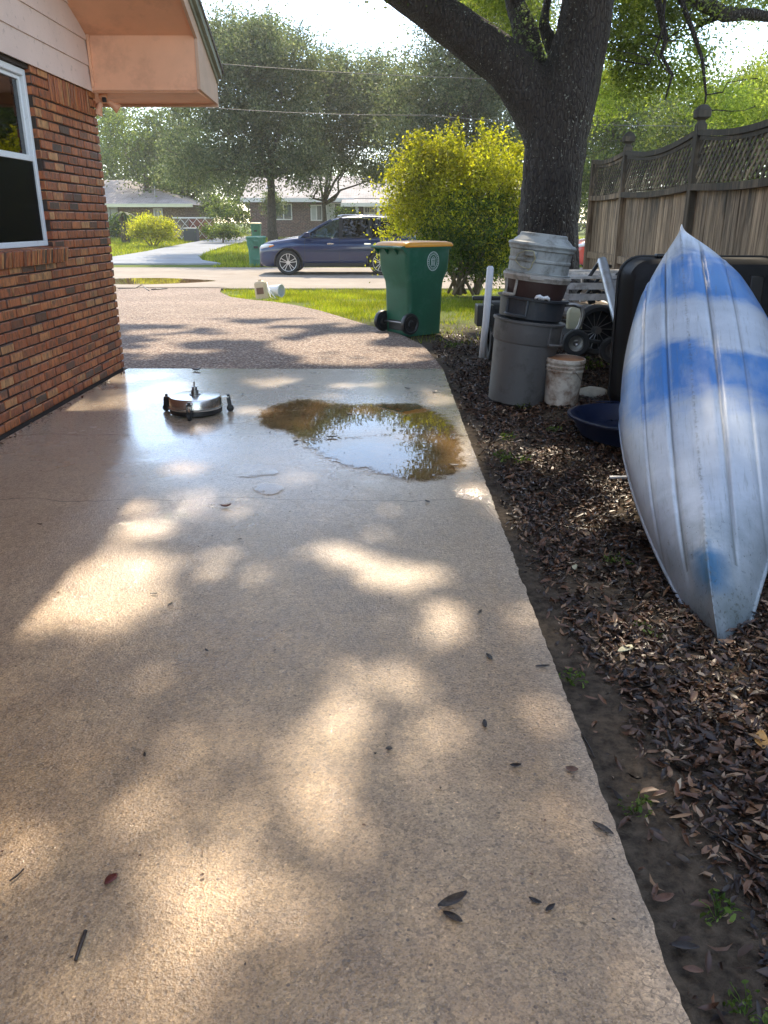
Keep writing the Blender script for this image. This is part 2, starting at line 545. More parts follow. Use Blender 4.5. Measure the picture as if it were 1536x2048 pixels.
def brick_mat(name='brick', cols=None, gloss=0.45):
    m, t, out = newmat(name)
    tc = nd(t, 'ShaderNodeTexCoord').outputs['Object']
    g = nd(t, 'ShaderNodeNewGeometry').outputs['Random Per Island']
    cols = cols or [(0.0, (0.055, 0.030, 0.022)), (0.05, (0.10, 0.045, 0.030)), (0.11, (0.28, 0.075, 0.024)), (0.5, (0.41, 0.108, 0.034)), (0.8, (0.48, 0.155, 0.048)), (0.95, (0.52, 0.25, 0.095))]
    c = ramp(t, g, cols)
    off = nd(t, 'ShaderNodeCombineXYZ', {0: math_(t, 'MULTIPLY', g, 37.0), 1: math_(t, 'MULTIPLY', g, 91.0), 2: 0.0}).outputs[0]
    vv = nd(t, 'ShaderNodeVectorMath', {0: tc, 1: off}, operation='ADD').outputs[0]
    st = nd(t, 'ShaderNodeMapping', {0: vv, 3: (1, 1.0, 0.35)}).outputs[0]
    n1 = nd(t, 'ShaderNodeTexNoise', {'Vector': st, 'Scale': 26.0, 'Detail': 7.0, 'Roughness': 0.7}).outputs[0]
    c = mixc(t, ramp(t, n1, [(0.34, 0.85), (0.58, 0.0)]), c, (0.06, 0.027, 0.018))
    n3 = nd(t, 'ShaderNodeTexNoise', {'Vector': vv, 'Scale': 7.0, 'Detail': 3.0}).outputs[0]
    c = mixc(t, ramp(t, n3, [(0.60, 0.0), (0.70, 0.75)]), c, (0.085, 0.050, 0.036))
    c = mixc(t, ramp(t, n1, [(0.64, 0.0), (0.72, 0.5)]), c, (0.66, 0.44, 0.26))
    nb = nd(t, 'ShaderNodeTexNoise', {'Vector': st, 'Scale': 75.0, 'Detail': 4.0}).outputs[0]
    bp = nd(t, 'ShaderNodeBump', {'Strength': 0.55, 'Distance': 0.006, 'Height': math_(t, 'ADD', nb, n1)}).outputs[0]
    b = nd(t, 'ShaderNodeBsdfPrincipled', {'Base Color': c, 'Roughness': gloss, 'Normal': bp})
    t.links.new(b.outputs[0], out.inputs[0])
    return m


def far_brick_mat(name, a, b_, mortar):
    m, t, out = newmat(name)
    tc = nd(t, 'ShaderNodeTexCoord').outputs['Object']
    mp = nd(t, 'ShaderNodeMapping', {0: tc, 2: (R(90), 0, 0)}).outputs[0]
    br = nd(t, 'ShaderNodeTexBrick', {'Vector': mp, 'Color1': (*a, 1), 'Color2': (*b_, 1), 'Mortar': (*mortar, 1), 'Scale': 1.0,
                                      'Mortar Size': 0.012, 'Brick Width': 0.24, 'Row Height': 0.085, 'Bias': 0.0})
    n = nd(t, 'ShaderNodeTexNoise', {'Vector': tc, 'Scale': 9.0, 'Detail': 4.0}).outputs[0]
    c = mixc(t, 1.0, br.outputs[0], ramp(t, n, [(0.3, 0.5), (0.7, 1.3)]), 'MULTIPLY')
    b = nd(t, 'ShaderNodeBsdfPrincipled', {'Base Color': c, 'Roughness': 0.8})
    t.links.new(b.outputs[0], out.inputs[0])
    return m


def bark_mat(name, a, b_, lichen=0.35, sc=1.0):
    m, t, out = newmat(name)
    tc = nd(t, 'ShaderNodeTexCoord').outputs['Object']
    st = nd(t, 'ShaderNodeMapping', {0: tc, 3: (1, 1, 0.28)}).outputs[0]
    v = nd(t, 'ShaderNodeTexVoronoi', {'Vector': st, 'Scale': 26.0 * sc}, feature='DISTANCE_TO_EDGE').outputs[0]
    n1 = nd(t, 'ShaderNodeTexNoise', {'Vector': st, 'Scale': 14.0 * sc, 'Detail': 8.0, 'Roughness': 0.7}).outputs[0]
    hgt = math_(t, 'ADD', ramp(t, v, [(0.0, 0.0), (0.25, 1.0)]), n1)
    c = mixc(t, ramp(t, hgt, [(0.3, 0.0), (1.4, 1.0)]), a, b_)
    nl = nd(t, 'ShaderNodeTexNoise', {'Vector': tc, 'Scale': 30.0 * sc, 'Detail': 5.0, 'Roughness': 0.6}).outputs[0]
    nl2 = nd(t, 'ShaderNodeTexNoise', {'Vector': tc, 'Scale': 1.4 * sc, 'Detail': 3.0}).outputs[0]
    lm = math_(t, 'MULTIPLY', ramp(t, nl, [(0.63, 0.0), (0.66, 1.0)]), ramp(t, nl2, [(0.40, 0.15), (0.6, 1.0)]))
    c = mixc(t, math_(t, 'MULTIPLY', lm, lichen), c, (0.34, 0.35, 0.29))
    bp = nd(t, 'ShaderNodeBump', {'Strength': 0.9, 'Distance': 0.03, 'Height': hgt}).outputs[0]
    b = nd(t, 'ShaderNodeBsdfPrincipled', {'Base Color': c, 'Roughness': 0.75, 'Normal': bp, 'Specular IOR Level': 0.3})
    t.links.new(b.outputs[0], out.inputs[0])
    return m


def board_mat(name, a, b_, mossy=(0.05, 0.045, 0.035)):
    m, t, out = newmat(name)
    tc = nd(t, 'ShaderNodeTexCoord').outputs['Object']
    g = nd(t, 'ShaderNodeNewGeometry').outputs['Random Per Island']
    off = nd(t, 'ShaderNodeCombineXYZ', {0: 0.0, 1: math_(t, 'MULTIPLY', g, 91.0), 2: math_(t, 'MULTIPLY', g, 31.0)}).outputs[0]
    vv = nd(t, 'ShaderNodeVectorMath', {0: tc, 1: off}, operation='ADD').outputs[0]
    st = nd(t, 'ShaderNodeMapping', {0: vv, 3: (1, 1, 0.06)}).outputs[0]
    n1 = nd(t, 'ShaderNodeTexNoise', {'Vector': st, 'Scale': 34.0, 'Detail': 7.0, 'Roughness': 0.65}).outputs[0]
    c = mixc(t, ramp(t, n1, [(0.35, 0.0), (0.65, 1.0)]), a, b_)
    c = mixc(t, 1.0, c, ramp(t, g, [(0.0, 0.6), (1.0, 1.25)]), 'MULTIPLY')
    n2 = nd(t, 'ShaderNodeTexNoise', {'Vector': nd(t, 'ShaderNodeMapping', {0: vv, 3: (1, 1, 0.3)}).outputs[0], 'Scale': 3.5, 'Detail': 6.0, 'Roughness': 0.7}).outputs[0]
    sz = nd(t, 'ShaderNodeSeparateXYZ', {0: tc}).outputs[2]
    k = math_(t, 'ADD', n2, math_(t, 'MULTIPLY', math_(t, 'SUBTRACT', sz, 1.35), 0.28))
    c = mixc(t, ramp(t, k, [(0.54, 0.0), (0.70, 0.85)]), c, mossy)
    bp = nd(t, 'ShaderNodeBump', {'Strength': 0.5, 'Distance': 0.006, 'Height': n1}).outputs[0]
    b = nd(t, 'ShaderNodeBsdfPrincipled', {'Base Color': c, 'Roughness': 0.8, 'Normal': bp, 'Specular IOR Level': 0.3})
    t.links.new(b.outputs[0], out.inputs[0])
    return m


def water_mat(name, mud, tint):
    """shallow muddy water; the vertex attribute depth (metres inside the rim) lets grains of concrete poke through at the edge"""
    m, t, out = newmat(name)
    tc = nd(t, 'ShaderNodeTexCoord').outputs['Object']
    n = nd(t, 'ShaderNodeTexNoise', {'Vector': tc, 'Scale': 3.0, 'Detail': 4.0}).outputs[0]
    x = nd(t, 'ShaderNodeSeparateXYZ', {0: tc}).outputs[0]
    rip = nd(t, 'ShaderNodeTexNoise', {'Vector': tc, 'Scale': 9.0, 'Detail': 2.0}).outputs[0]
    bp = nd(t, 'ShaderNodeBump', {'Strength': 0.02, 'Distance': 0.01, 'Height': rip}).outputs[0]
    dif = nd(t, 'ShaderNodeBsdfDiffuse', {0: mud}).outputs[0]
    tr = nd(t, 'ShaderNodeBsdfTransparent', {0: tint}).outputs[0]
    mm = math_(t, 'ADD', math_(t, 'MULTIPLY', n, 0.9), math_(t, 'MULTIPLY', x, 0.55))
    body = nd(t, 'ShaderNodeMixShader', {0: ramp(t, mm, [(0.2, 0.15), (0.75, 0.80)]), 1: tr, 2: dif}).outputs[0]
    gl = nd(t, 'ShaderNodeBsdfGlossy', {0: (1, 1, 1, 1), 'Roughness': 0.0, 'Normal': bp}).outputs[0]
    fr = nd(t, 'ShaderNodeFresnel', {0: 1.33, 'Normal': bp}).outputs[0]
    water = nd(t, 'ShaderNodeMixShader', {0: fr, 1: body, 2: gl}).outputs[0]
    dp = nd(t, 'ShaderNodeAttribute', attribute_name='depth').outputs['Fac']
    g1 = nd(t, 'ShaderNodeTexNoise', {'Vector': tc, 'Scale': 14.0, 'Detail': 5.0, 'Roughness': 0.75}).outputs[0]
    g2 = nd(t, 'ShaderNodeTexNoise', {'Vector': tc, 'Scale': 90.0, 'Detail': 3.0}).outputs[0]
    lev = math_(t, 'ADD', dp, math_(t, 'ADD', math_(t, 'MULTIPLY', math_(t, 'SUBTRACT', g1, 0.5), 0.34), math_(t, 'MULTIPLY', math_(t, 'SUBTRACT', g2, 0.5), 0.16)))
    cover = ramp(t, lev, [(0.03, 0.0), (0.07, 1.0)])
    film = ramp(t, math_(t, 'ADD', dp, math_(t, 'MULTIPLY', math_(t, 'SUBTRACT', g1, 0.5), 0.2)), [(0.0, 0.0), (0.10, 0.55)])
    film = math_(t, 'MULTIPLY', film, math_(t, 'LESS_THAN', dp, 0.9))
    damp = nd(t, 'ShaderNodeBsdfTransparent', {0: mixc(t, film, (1, 1, 1), (0.66, 0.58, 0.50))}).outputs[0]
    t.links.new(nd(t, 'ShaderNodeMixShader', {0: cover, 1: damp, 2: water}).outputs[0], out.inputs[0])
    return m


def glass_mat(name, tint, refl=1.5, rough=0.02):
    m, t, out = newmat(name)
    tr = nd(t, 'ShaderNodeBsdfTransparent', {0: (*tint, 1)}).outputs[0]
    gl = nd(t, 'ShaderNodeBsdfGlossy', {0: (1, 1, 1, 1), 'Roughness': rough}).outputs[0]
    fr = nd(t, 'ShaderNodeFresnel', {0: refl}).outputs[0]
    t.links.new(nd(t, 'ShaderNodeMixShader', {0: fr, 1: tr, 2: gl}).outputs[0], out.inputs[0])
    return m


def litter_mat(name, stops, rough=0.35):
    m, t, out = newmat(name)
    g = nd(t, 'ShaderNodeNewGeometry').outputs['Random Per Island']
    c = ramp(t, g, stops)
    b = nd(t, 'ShaderNodeBsdfPrincipled', {'Base Color': c, 'Roughness': rough, 'Specular IOR Level': 0.5})
    t.links.new(b.outputs[0], out.inputs[0])
    return m


def kayak_mat(L):
    """white hull with blue airbrushed bands across it (bands follow the length, local x)"""
    m, t, out = newmat('hull_plastic')
    tc = nd(t, 'ShaderNodeTexCoord').outputs['Object']
    sep = nd(t, 'ShaderNodeSeparateXYZ', {0: tc})
    x = sep.outputs[0]; y = sep.outputs[1]
    st = nd(t, 'ShaderNodeMapping', {0: tc, 3: (1.0, 0.6, 0.6)}).outputs[0]
    n = nd(t, 'ShaderNodeTexNoise', {'Vector': st, 'Scale': 5.0, 'Detail': 7.0, 'Roughness': 0.65}).outputs[0]
    n3 = nd(t, 'ShaderNodeTexNoise', {'Vector': tc, 'Scale': 2.2, 'Detail': 2.0}).outputs[0]
    xx = math_(t, 'ADD', x, math_(t, 'MULTIPLY', math_(t, 'SUBTRACT', n, 0.5), 0.42))
    xx = math_(t, 'ADD', xx, math_(t, 'MULTIPLY', math_(t, 'SUBTRACT', n3, 0.5), 0.3))
    xx = math_(t, 'ADD', xx, math_(t, 'MULTIPLY', y, -0.25))
    blue = None
    for c0, w, s in ((0.76, 0.17, 1.0), (-0.10, 0.19, 1.0)):
        d = math_(t, 'ABSOLUTE', math_(t, 'SUBTRACT', xx, c0))
        k = math_(t, 'MULTIPLY', ramp(t, d, [(w - 0.04, 1.0), (w + 0.10, 0.0)]), s)
        blue = k if blue is None else math_(t, 'MAXIMUM', blue, k)
    c = mixc(t, ramp(t, n, [(0.3, 0.0), (0.7, 1.0)]), (0.36, 0.42, 0.50), (0.52, 0.58, 0.66))
    bl_ = nd(t, 'ShaderNodeTexNoise', {'Vector': nd(t, 'ShaderNodeMapping', {0: tc, 3: (1.0, 2.4, 1.0)}).outputs[0], 'Scale': 4.2, 'Detail': 6.0, 'Roughness': 0.6}).outputs[0]
    c = mixc(t, math_(t, 'MULTIPLY', blue, ramp(t, bl_, [(0.34, 0.68), (0.52, 1.0)])), c, mixc(t, n3, (0.03, 0.14, 0.44), (0.10, 0.26, 0.54)))
    dn = math_(t, 'ABSOLUTE', math_(t, 'ADD', xx, 1.24))
    c = mixc(t, math_(t, 'MULTIPLY', ramp(t, dn, [(0.05, 1.0), (0.14, 0.0)]), ramp(t, math_(t, 'ADD', math_(t, 'ABSOLUTE', y), math_(t, 'MULTIPLY', n, 0.10)), [(0.07, 1.0), (0.13, 0.0)])), c, (0.04, 0.19, 0.42))
    x2 = math_(t, 'MULTIPLY', math_(t, 'MULTIPLY', x, x), -0.125)
    gro = None
    for r0, wd, am in ((0.108, 0.007, 0.75), (0.2253, 0.005, 0.5)):
        dd = math_(t, 'ABSOLUTE', math_(t, 'SUBTRACT', math_(t, 'ABSOLUTE', y), math_(t, 'MULTIPLY', math_(t, 'ADD', x2, 1.0), r0)))
        kk = math_(t, 'MULTIPLY', ramp(t, dd, [(0.0, am), (wd, 0.0)]), math_(t, 'MULTIPLY', math_(t, 'LESS_THAN', math_(t, 'ABSOLUTE', x), 1.22), ramp(t, n3, [(0.3, 0.5), (0.6, 1.0)])))
        gro = kk if gro is None else math_(t, 'MAXIMUM', gro, kk)
    c = mixc(t, gro, c, (0.06, 0.065, 0.06))  # dark lines painted into the hull grooves as crease shade
    # grime: streaks, scratches along the keel, green-black at the end on the soil
    g1 = nd(t, 'ShaderNodeTexNoise', {'Vector': tc, 'Scale': 55.0, 'Detail': 5.0, 'Roughness': 0.7}).outputs[0]
    low = ramp(t, math_(t, 'ADD', x, math_(t, 'MULTIPLY', n, 0.5)), [(-1.45 + 0.25, 1.0), (-0.55 + 0.25, 0.0)])
    low = ramp(t, math_(t, 'ADD', math_(t, 'ADD', x, 1.62), math_(t, 'MULTIPLY', math_(t, 'SUBTRACT', n, 0.5), 1.1)), [(0.02, 1.0), (0.75, 0.0)])
    c = mixc(t, math_(t, 'MULTIPLY', low, 0.72), c, (0.10, 0.135, 0.12))
    scr = nd(t, 'ShaderNodeTexNoise', {'Vector': nd(t, 'ShaderNodeMapping', {0: tc, 2: (0, 0, R(28)), 3: (2.0, 26.0, 8.0)}).outputs[0], 'Scale': 3.0, 'Detail': 6.0, 'Roughness': 0.75}).outputs[0]
    c = mixc(t, ramp(t, scr, [(0.55, 0.0), (0.68, 0.45)]), c, (0.16, 0.18, 0.17))
    c = mixc(t, ramp(t, math_(t, 'ADD', g1, math_(t, 'MULTIPLY', low, 0.12)), [(0.66, 0.0), (0.73, 0.7)]), c, (0.08, 0.085, 0.07))
    c = mixc(t, math_(t, 'MULTIPLY', ramp(t, math_(t, 'ABSOLUTE', math_(t, 'ADD', y, math_(t, 'MULTIPLY', math_(t, 'SUBTRACT', g1, 0.5), 0.02))), [(0.0, 1.0), (0.010, 0.0)]), ramp(t, g1, [(0.45, 0.0), (0.6, 0.6)])), c, (0.09, 0.09, 0.08))
    bp = nd(t, 'ShaderNodeBump', {'Strength': 0.18, 'Distance': 0.01, 'Height': math_(t, 'ADD', scr, math_(t, 'MULTIPLY', g1, 0.4))}).outputs[0]
    b = nd(t, 'ShaderNodeBsdfPrincipled', {'Base Color': c, 'Roughness': 0.36, 'Normal': bp, 'Specular IOR Level': 0.5})
    t.links.new(b.outputs[0], out.inputs[0])
    return m


def shingle_mat(name, a, b_):
    m, t, out = newmat(name)
    tc = nd(t, 'ShaderNodeTexCoord').outputs['Object']
    br = nd(t, 'ShaderNodeTexBrick', {'Vector': tc, 'Color1': (*a, 1), 'Color2': (*b_, 1), 'Mortar': (*[x * 0.5 for x in a], 1), 'Scale': 1.0,
                                      'Mortar Size': 0.01, 'Brick Width': 0.33, 'Row Height': 0.14})
    n = nd(t, 'ShaderNodeTexNoise', {'Vector': tc, 'Scale': 1.2, 'Detail': 8.0, 'Roughness': 0.7}).outputs[0]
    c = mixc(t, 1.0, br.outputs[0], ramp(t, n, [(0.3, 0.6), (0.7, 1.2)]), 'MULTIPLY')
    b = nd(t, 'ShaderNodeBsdfPrincipled', {'Base Color': c, 'Roughness': 0.85})
    t.links.new(b.outputs[0], out.inputs[0])
    return m


MAT = dict(
    concrete=concrete_mat(), aggregate=aggregate_mat(), ground=ground_mat(), brick=brick_mat(),
    brick_dark=brick_mat('brick_reveal'),
    mortar=M('mortar', (0.05, 0.035, 0.027), 0.9, bump=0.5),
    siding=M('siding', (0.68, 0.53, 0.46), 0.55, 0.06, 3, 0.12, 30, dirt=(0.30, 0.22, 0.18), dirt_amt=0.15, dsc=14),
    soffit=M('peach_soffit', (0.80, 0.43, 0.26), 0.6, 0.07, 3, 0.10, 160, dirt=(0.58, 0.30, 0.19), dirt_amt=0.35, dsc=2.2),
    fascia=M('greenish_fascia', (0.24, 0.24, 0.17), 0.5, 0.2, 5, 0.1, 60, dirt=(0.10, 0.10, 0.07), dirt_amt=0.4),
    trimpeach=M('peach_trim', (0.55, 0.36, 0.25), 0.55, 0.12, 5, 0.1, 60),
    shingle=shingle_mat('shingles', (0.16, 0.14, 0.12), (0.22, 0.19, 0.17)),
    white=M('white_vinyl', (0.74, 0.76, 0.78), 0.35, 0.05, 4, 0.03, 40, dirt=(0.35, 0.33, 0.30), dirt_amt=0.1, dsc=20),
    screen=M('screen_mesh', (0.012, 0.013, 0.013), 0.55, 0.3, 8, 0.1, 200),
    glass=glass_mat('window_glass', (0.35, 0.37, 0.36)),
    room=M('dark_room', (0.03, 0.03, 0.03), 0.9),
    curtain=M('curtain', (0.10, 0.10, 0.11), 0.8, 0.2, 3),
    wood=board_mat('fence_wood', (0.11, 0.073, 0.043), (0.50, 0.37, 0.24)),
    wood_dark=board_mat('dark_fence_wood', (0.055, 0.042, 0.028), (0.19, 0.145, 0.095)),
    lattice=board_mat('lattice_wood', (0.13, 0.105, 0.066), (0.38, 0.30, 0.19)),
    bark=bark_mat('oak_bark', (0.005, 0.004, 0.0035), (0.046, 0.035, 0.029), 0.95),
    bark2=bark_mat('far_bark', (0.02, 0.017, 0.013), (0.11, 0.09, 0.07), 0.3, 0.6),
    stem=M('stem_bark', (0.14, 0.10, 0.06), 0.8, 0.3, 10, 0.3, 40),
    cart_green=M('cart_green_plastic', (0.013, 0.115, 0.062), 0.42, 0.18, 3, 0.06, 90, dirt=(0.05, 0.15, 0.11), dirt_amt=0.35, dsc=3),
    cart_green2=M('pale_green_plastic', (0.05, 0.19, 0.12), 0.5, 0.15, 3, 0.06, 90, dirt=(0.12, 0.24, 0.18), dirt_amt=0.4, dsc=3),
    cart_yellow=M('yellow_lid_plastic', (0.85, 0.36, 0.03), 0.35, 0.08, 4, 0.04, 60),
    cart_tan=M('tan_lid_plastic', (0.55, 0.42, 0.18), 0.5, 0.1, 4),
    print_white=M('white_print', (0.62, 0.70, 0.66), 0.5, 0.1, 30),
    black=M('black_plastic', (0.012, 0.012, 0.013), 0.42, 0.3, 6, 0.08, 80),
    rubber=M('tyre_rubber', (0.018, 0.018, 0.018), 0.75, 0.3, 9, 0.2, 90),
    can_grey=M('grey_can_plastic', (0.115, 0.112, 0.108), 0.55, 0.15, 3, 0.1, 70, dirt=(0.05, 0.046, 0.04), dirt_amt=0.35, dsc=6),
    can_dark=M('dark_can_plastic', (0.032, 0.036, 0.042), 0.5, 0.2, 4, 0.1, 70, dirt=(0.07, 0.065, 0.06), dirt_amt=0.25, dsc=6),
    can_brown=M('brown_can_plastic', (0.045, 0.022, 0.018), 0.5, 0.25, 4, 0.1, 70),
    can_light=M('pale_can_plastic', (0.33, 0.35, 0.34), 0.55, 0.12, 4, 0.12, 70, dirt=(0.12, 0.12, 0.10), dirt_amt=0.5, dsc=8),
    can_tan=M('tan_can_rim', (0.36, 0.33, 0.29), 0.55, 0.15, 4, 0.1, 70, dirt=(0.14, 0.12, 0.09), dirt_amt=0.4, dsc=9),
    bucket=M('dirty_white_bucket', (0.66, 0.61, 0.52), 0.5, 0.08, 5, 0.1, 60, dirt=(0.17, 0.08, 0.035), dirt_amt=0.62, dsc=7),
    bucket_in=M('rusty_bucket_inside', (0.34, 0.16, 0.07), 0.6, 0.3, 6, 0.2, 40, dirt=(0.08, 0.04, 0.02), dirt_amt=0.5),
    navy=M('navy_plastic', (0.008, 0.016, 0.05), 0.3, 0.2, 5, 0.05, 50),
    navy2=M('blue_grey_sheet', (0.04, 0.075, 0.13), 0.45, 0.3, 5, 0.05, 50),
    steel=M('stainless_steel', (0.62, 0.60, 0.57), 0.24, 0.1, 6, 0.05, 60, metal=1.0),
    steel_dark=M('dull_steel', (0.30, 0.29, 0.28), 0.4, 0.2, 9, 0.1, 60, metal=1.0),
    galv=M('galvanised_steel', (0.50, 0.53, 0.56), 0.42, 0.15, 6, 0.1, 40, metal=0.7, dirt=(0.25, 0.22, 0.2), dirt_amt=0.3),
    rust=M('rusty_steel', (0.22, 0.08, 0.035), 0.7, 0.4, 14, 0.3, 60),
    pvc=M('white_pvc', (0.72, 0.74, 0.76), 0.4, 0.06, 5, 0.05, 50),
    blackmetal=M('black_painted_metal', (0.02, 0.02, 0.02), 0.35, 0.3, 10, 0.1, 50),
    slat=M('weathered_white_slats', (0.55, 0.52, 0.48), 0.7, 0.2, 10, 0.3, 60, island=0.25, dirt=(0.2, 0.17, 0.13), dirt_amt=0.45, dsc=9),
    stone=M('pale_stone', (0.45, 0.41, 0.33), 0.8, 0.2, 10, 0.5, 30),
    rope=M('old_rope', (0.36, 0.34, 0.22), 0.9, 0.3, 40, 0.4, 120),
    road=M('road_concrete', (0.33, 0.28, 0.225), 0.92, 0.15, 0.6, 0.3, 40, 0.0, 0.15, dirt=(0.27, 0.22, 0.17), dirt_amt=0.3, dsc=0.9),
    far_drive=M('grey_driveway', (0.30, 0.31, 0.32), 0.92, 0.15, 0.8, 0.3, 40, 0.0, 0.15, dirt=(0.22, 0.22, 0.21), dirt_amt=0.3, dsc=1),
    carblue=M('blue_car_paint', (0.002, 0.016, 0.075), 0.3, 0.03, 2, 0.0, 40, metal=0.3, coat=1.0, rvar=0.03),
    carred=M('red_car_paint', (0.52, 0.045, 0.03), 0.35, 0.03, 2, 0.0, 40, coat=1.0, rvar=0.03),
    carglass=glass_mat('car_glass', (0.62, 0.72, 0.68), 1.6),
    privacy=glass_mat('dark_car_glass', (0.05, 0.055, 0.06), 1.7),
    chrome=M('chrome', (0.75, 0.75, 0.75), 0.12, 0.02, 5, 0, metal=1.0, rvar=0.02),
    alloy=M('alloy_rim', (0.60, 0.60, 0.60), 0.3, 0.05, 5, 0, metal=0.85, rvar=0.03),
    lamp=M('headlight_lens', (0.70, 0.72, 0.74), 0.1, 0.05, 5, 0, coat=1, rvar=0.03),
    amber=M('amber_lens', (0.8, 0.25, 0.03), 0.2, 0.05, 5, 0),
    redlens=M('red_lens', (0.5, 0.02, 0.02), 0.2, 0.05, 5, 0),
    interior=M('car_interior', (0.10, 0.10, 0.10), 0.8),
    far_brick=far_brick_mat('far_red_brick', (0.21, 0.105, 0.075), (0.11, 0.065, 0.05), (0.26, 0.22, 0.19)),
    far_brick2=far_brick_mat('far_tan_brick', (0.24, 0.16, 0.105), (0.17, 0.11, 0.075), (0.25, 0.20, 0.15)),
    far_roof=shingle_mat('pale_shingles', (0.36, 0.32, 0.29), (0.46, 0.41, 0.38)),
    far_roof2=shingle_mat('pinkish_shingles', (0.42, 0.35, 0.32), (0.50, 0.43, 0.40)),
    cream=M('cream_trim', (0.66, 0.64, 0.42), 0.5, 0.05),
    white_paint=M('white_paint', (0.74, 0.72, 0.68), 0.5, 0.05),
    far_glass=M('far_window_glass', (0.10, 0.12, 0.12), 0.1, 0.3, 2, 0.0),
    blind=M('pale_blind', (0.50, 0.50, 0.46), 0.5, 0.1, 3),
    acgrey=M('dark_unit_metal', (0.06, 0.065, 0.07), 0.5, 0.1, 9),
    redwood=M('red_brown_boards', (0.19, 0.07, 0.05), 0.8, 0.3, 6),
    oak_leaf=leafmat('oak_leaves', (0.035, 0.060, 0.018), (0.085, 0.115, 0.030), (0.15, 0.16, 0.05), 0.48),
    oak_lit=leafmat('sunlit_oak_leaves', (0.12, 0.165, 0.035), (0.24, 0.29, 0.065), (0.38, 0.41, 0.12), 0.6, tcol=(1.3, 1.4, 0.6)),  # brighter copy of the oak leaves, sunlight put into the colour
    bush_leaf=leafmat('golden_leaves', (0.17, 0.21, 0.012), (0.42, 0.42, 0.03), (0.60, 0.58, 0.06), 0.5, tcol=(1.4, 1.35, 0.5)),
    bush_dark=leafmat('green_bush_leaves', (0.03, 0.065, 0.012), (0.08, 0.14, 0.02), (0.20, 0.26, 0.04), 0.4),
    far_leaf=leafmat('grey_green_leaves', (0.060, 0.085, 0.046), (0.125, 0.155, 0.085), (0.24, 0.25, 0.15), 0.5, tcol=(1.3, 1.35, 0.75)),
    far_leaf2=leafmat('mid_green_leaves', (0.06, 0.10, 0.035), (0.11, 0.17, 0.05), (0.20, 0.25, 0.08), 0.5),
    wood_leaf=leafmat('woodland_leaves', (0.035, 0.060, 0.028), (0.075, 0.11, 0.045), (0.14, 0.17, 0.075), 0.35),
    grass=leafmat('grass_blades', (0.13, 0.19, 0.012), (0.25, 0.31, 0.025), (0.40, 0.38, 0.08), 0.5, rough=0.7),
    grass2=leafmat('shaded_grass_blades', (0.10, 0.13, 0.03), (0.17, 0.20, 0.05), (0.30, 0.27, 0.12), 0.45, rough=0.6),  # duller grass copy with shade mixed into its colour
    moss=M('tree_fern_tufts', (0.13, 0.17, 0.055), 0.9, 0.4, 20, island=0.3, trans=0.4),
    weed=leafmat('seedling_leaves', (0.06, 0.11, 0.025), (0.12, 0.19, 0.04), (0.22, 0.30, 0.08), 0.45),
    litter=litter_mat('dead_leaves', [(0.0, (0.010, 0.006, 0.005)), (0.34, (0.034, 0.018, 0.011)), (0.62, (0.085, 0.040, 0.021)), (0.84, (0.16, 0.076, 0.038)), (0.945, (0.28, 0.17, 0.095)), (1.0, (0.42, 0.32, 0.22))], 0.42),
    deadleaf=M('dead_dark_leaf', (0.035, 0.024, 0.018), 0.35, 0.5, 20, 0.3, 60),
    deadleaf2=M('dead_brown_leaf', (0.17, 0.085, 0.05), 0.45, 0.5, 20, 0.3, 60),
    deadleaf3=M('dead_orange_leaf', (0.55, 0.30, 0.09), 0.5, 0.3, 20, 0.3, 60),
    redleaf=M('dead_red_leaf', (0.13, 0.025, 0.015), 0.4, 0.4, 20, 0.3, 60),
    puddle=water_mat('muddy_water', (0.19, 0.115, 0.045, 1), (0.78, 0.64, 0.46, 1)),
    jug=M('yellowed_jug', (0.62, 0.60, 0.42), 0.4, 0.08, trans=0.3),
    cardtan=M('tan_jug', (0.66, 0.50, 0.30), 0.5, 0.1, 8),
    wire=M('cable_black', (0.10, 0.10, 0.10), 0.5, 0.1),
    hullmat=kayak_mat(3.1),
)
# ------------------------------------------------------------------ the ground
def grid_ground():
    xs = np.concatenate([np.linspace(-160, -12, 30)[:-1], np.linspace(-12, 0.5, 40)[:-1], np.linspace(0.5, 4.0, 120)[:-1], np.linspace(4, 14, 30)[:-1], np.linspace(14, 160, 25)])
    ys = np.concatenate([np.linspace(-12, 0, 10)[:-1], np.linspace(0, 13, 300)[:-1], np.linspace(13, 32, 60)[:-1], np.linspace(32, 90, 60)[:-1], np.linspace(90, 500, 12)])
    X, Y = np.meshgrid(xs, ys)
    Z = np.interp(Y, [-20, 8.5, 22, 31, 56, 600], [0, 0, -0.2, -0.2, 0.3, 0.3])
    bump = (fbm(X * 2.2, Y * 2.2) - 0.5) * 0.07 + (fbm(X * 9 + 5, Y * 9) - 0.5) * 0.03
    Z = Z - 0.05 + bump * np.clip((X - 0.62) * 3, 0, 1) * np.clip((13 - Y) / 2, 0, 1)
    # mulch heaps up a little away from the slab edge
    Z += 0.05 * np.clip((X - 0.95) / 0.8, 0, 1) * np.clip((12 - Y) / 3, 0, 1)
    v = np.stack([X, Y, Z], -1).reshape(-1, 3)
    nx = len(xs); ny = len(ys)
    i = (np.arange(ny - 1)[:, None] * nx + np.arange(nx - 1)[None]).ravel()
    lp = np.stack([i, i + 1, i + nx + 1, i + nx], -1).ravel()
    o = link_mesh('ground', fast_mesh('ground', v, 4, lp), MAT['ground'], smooth=True)
    return tag(o, kind='structure')


grid_ground()


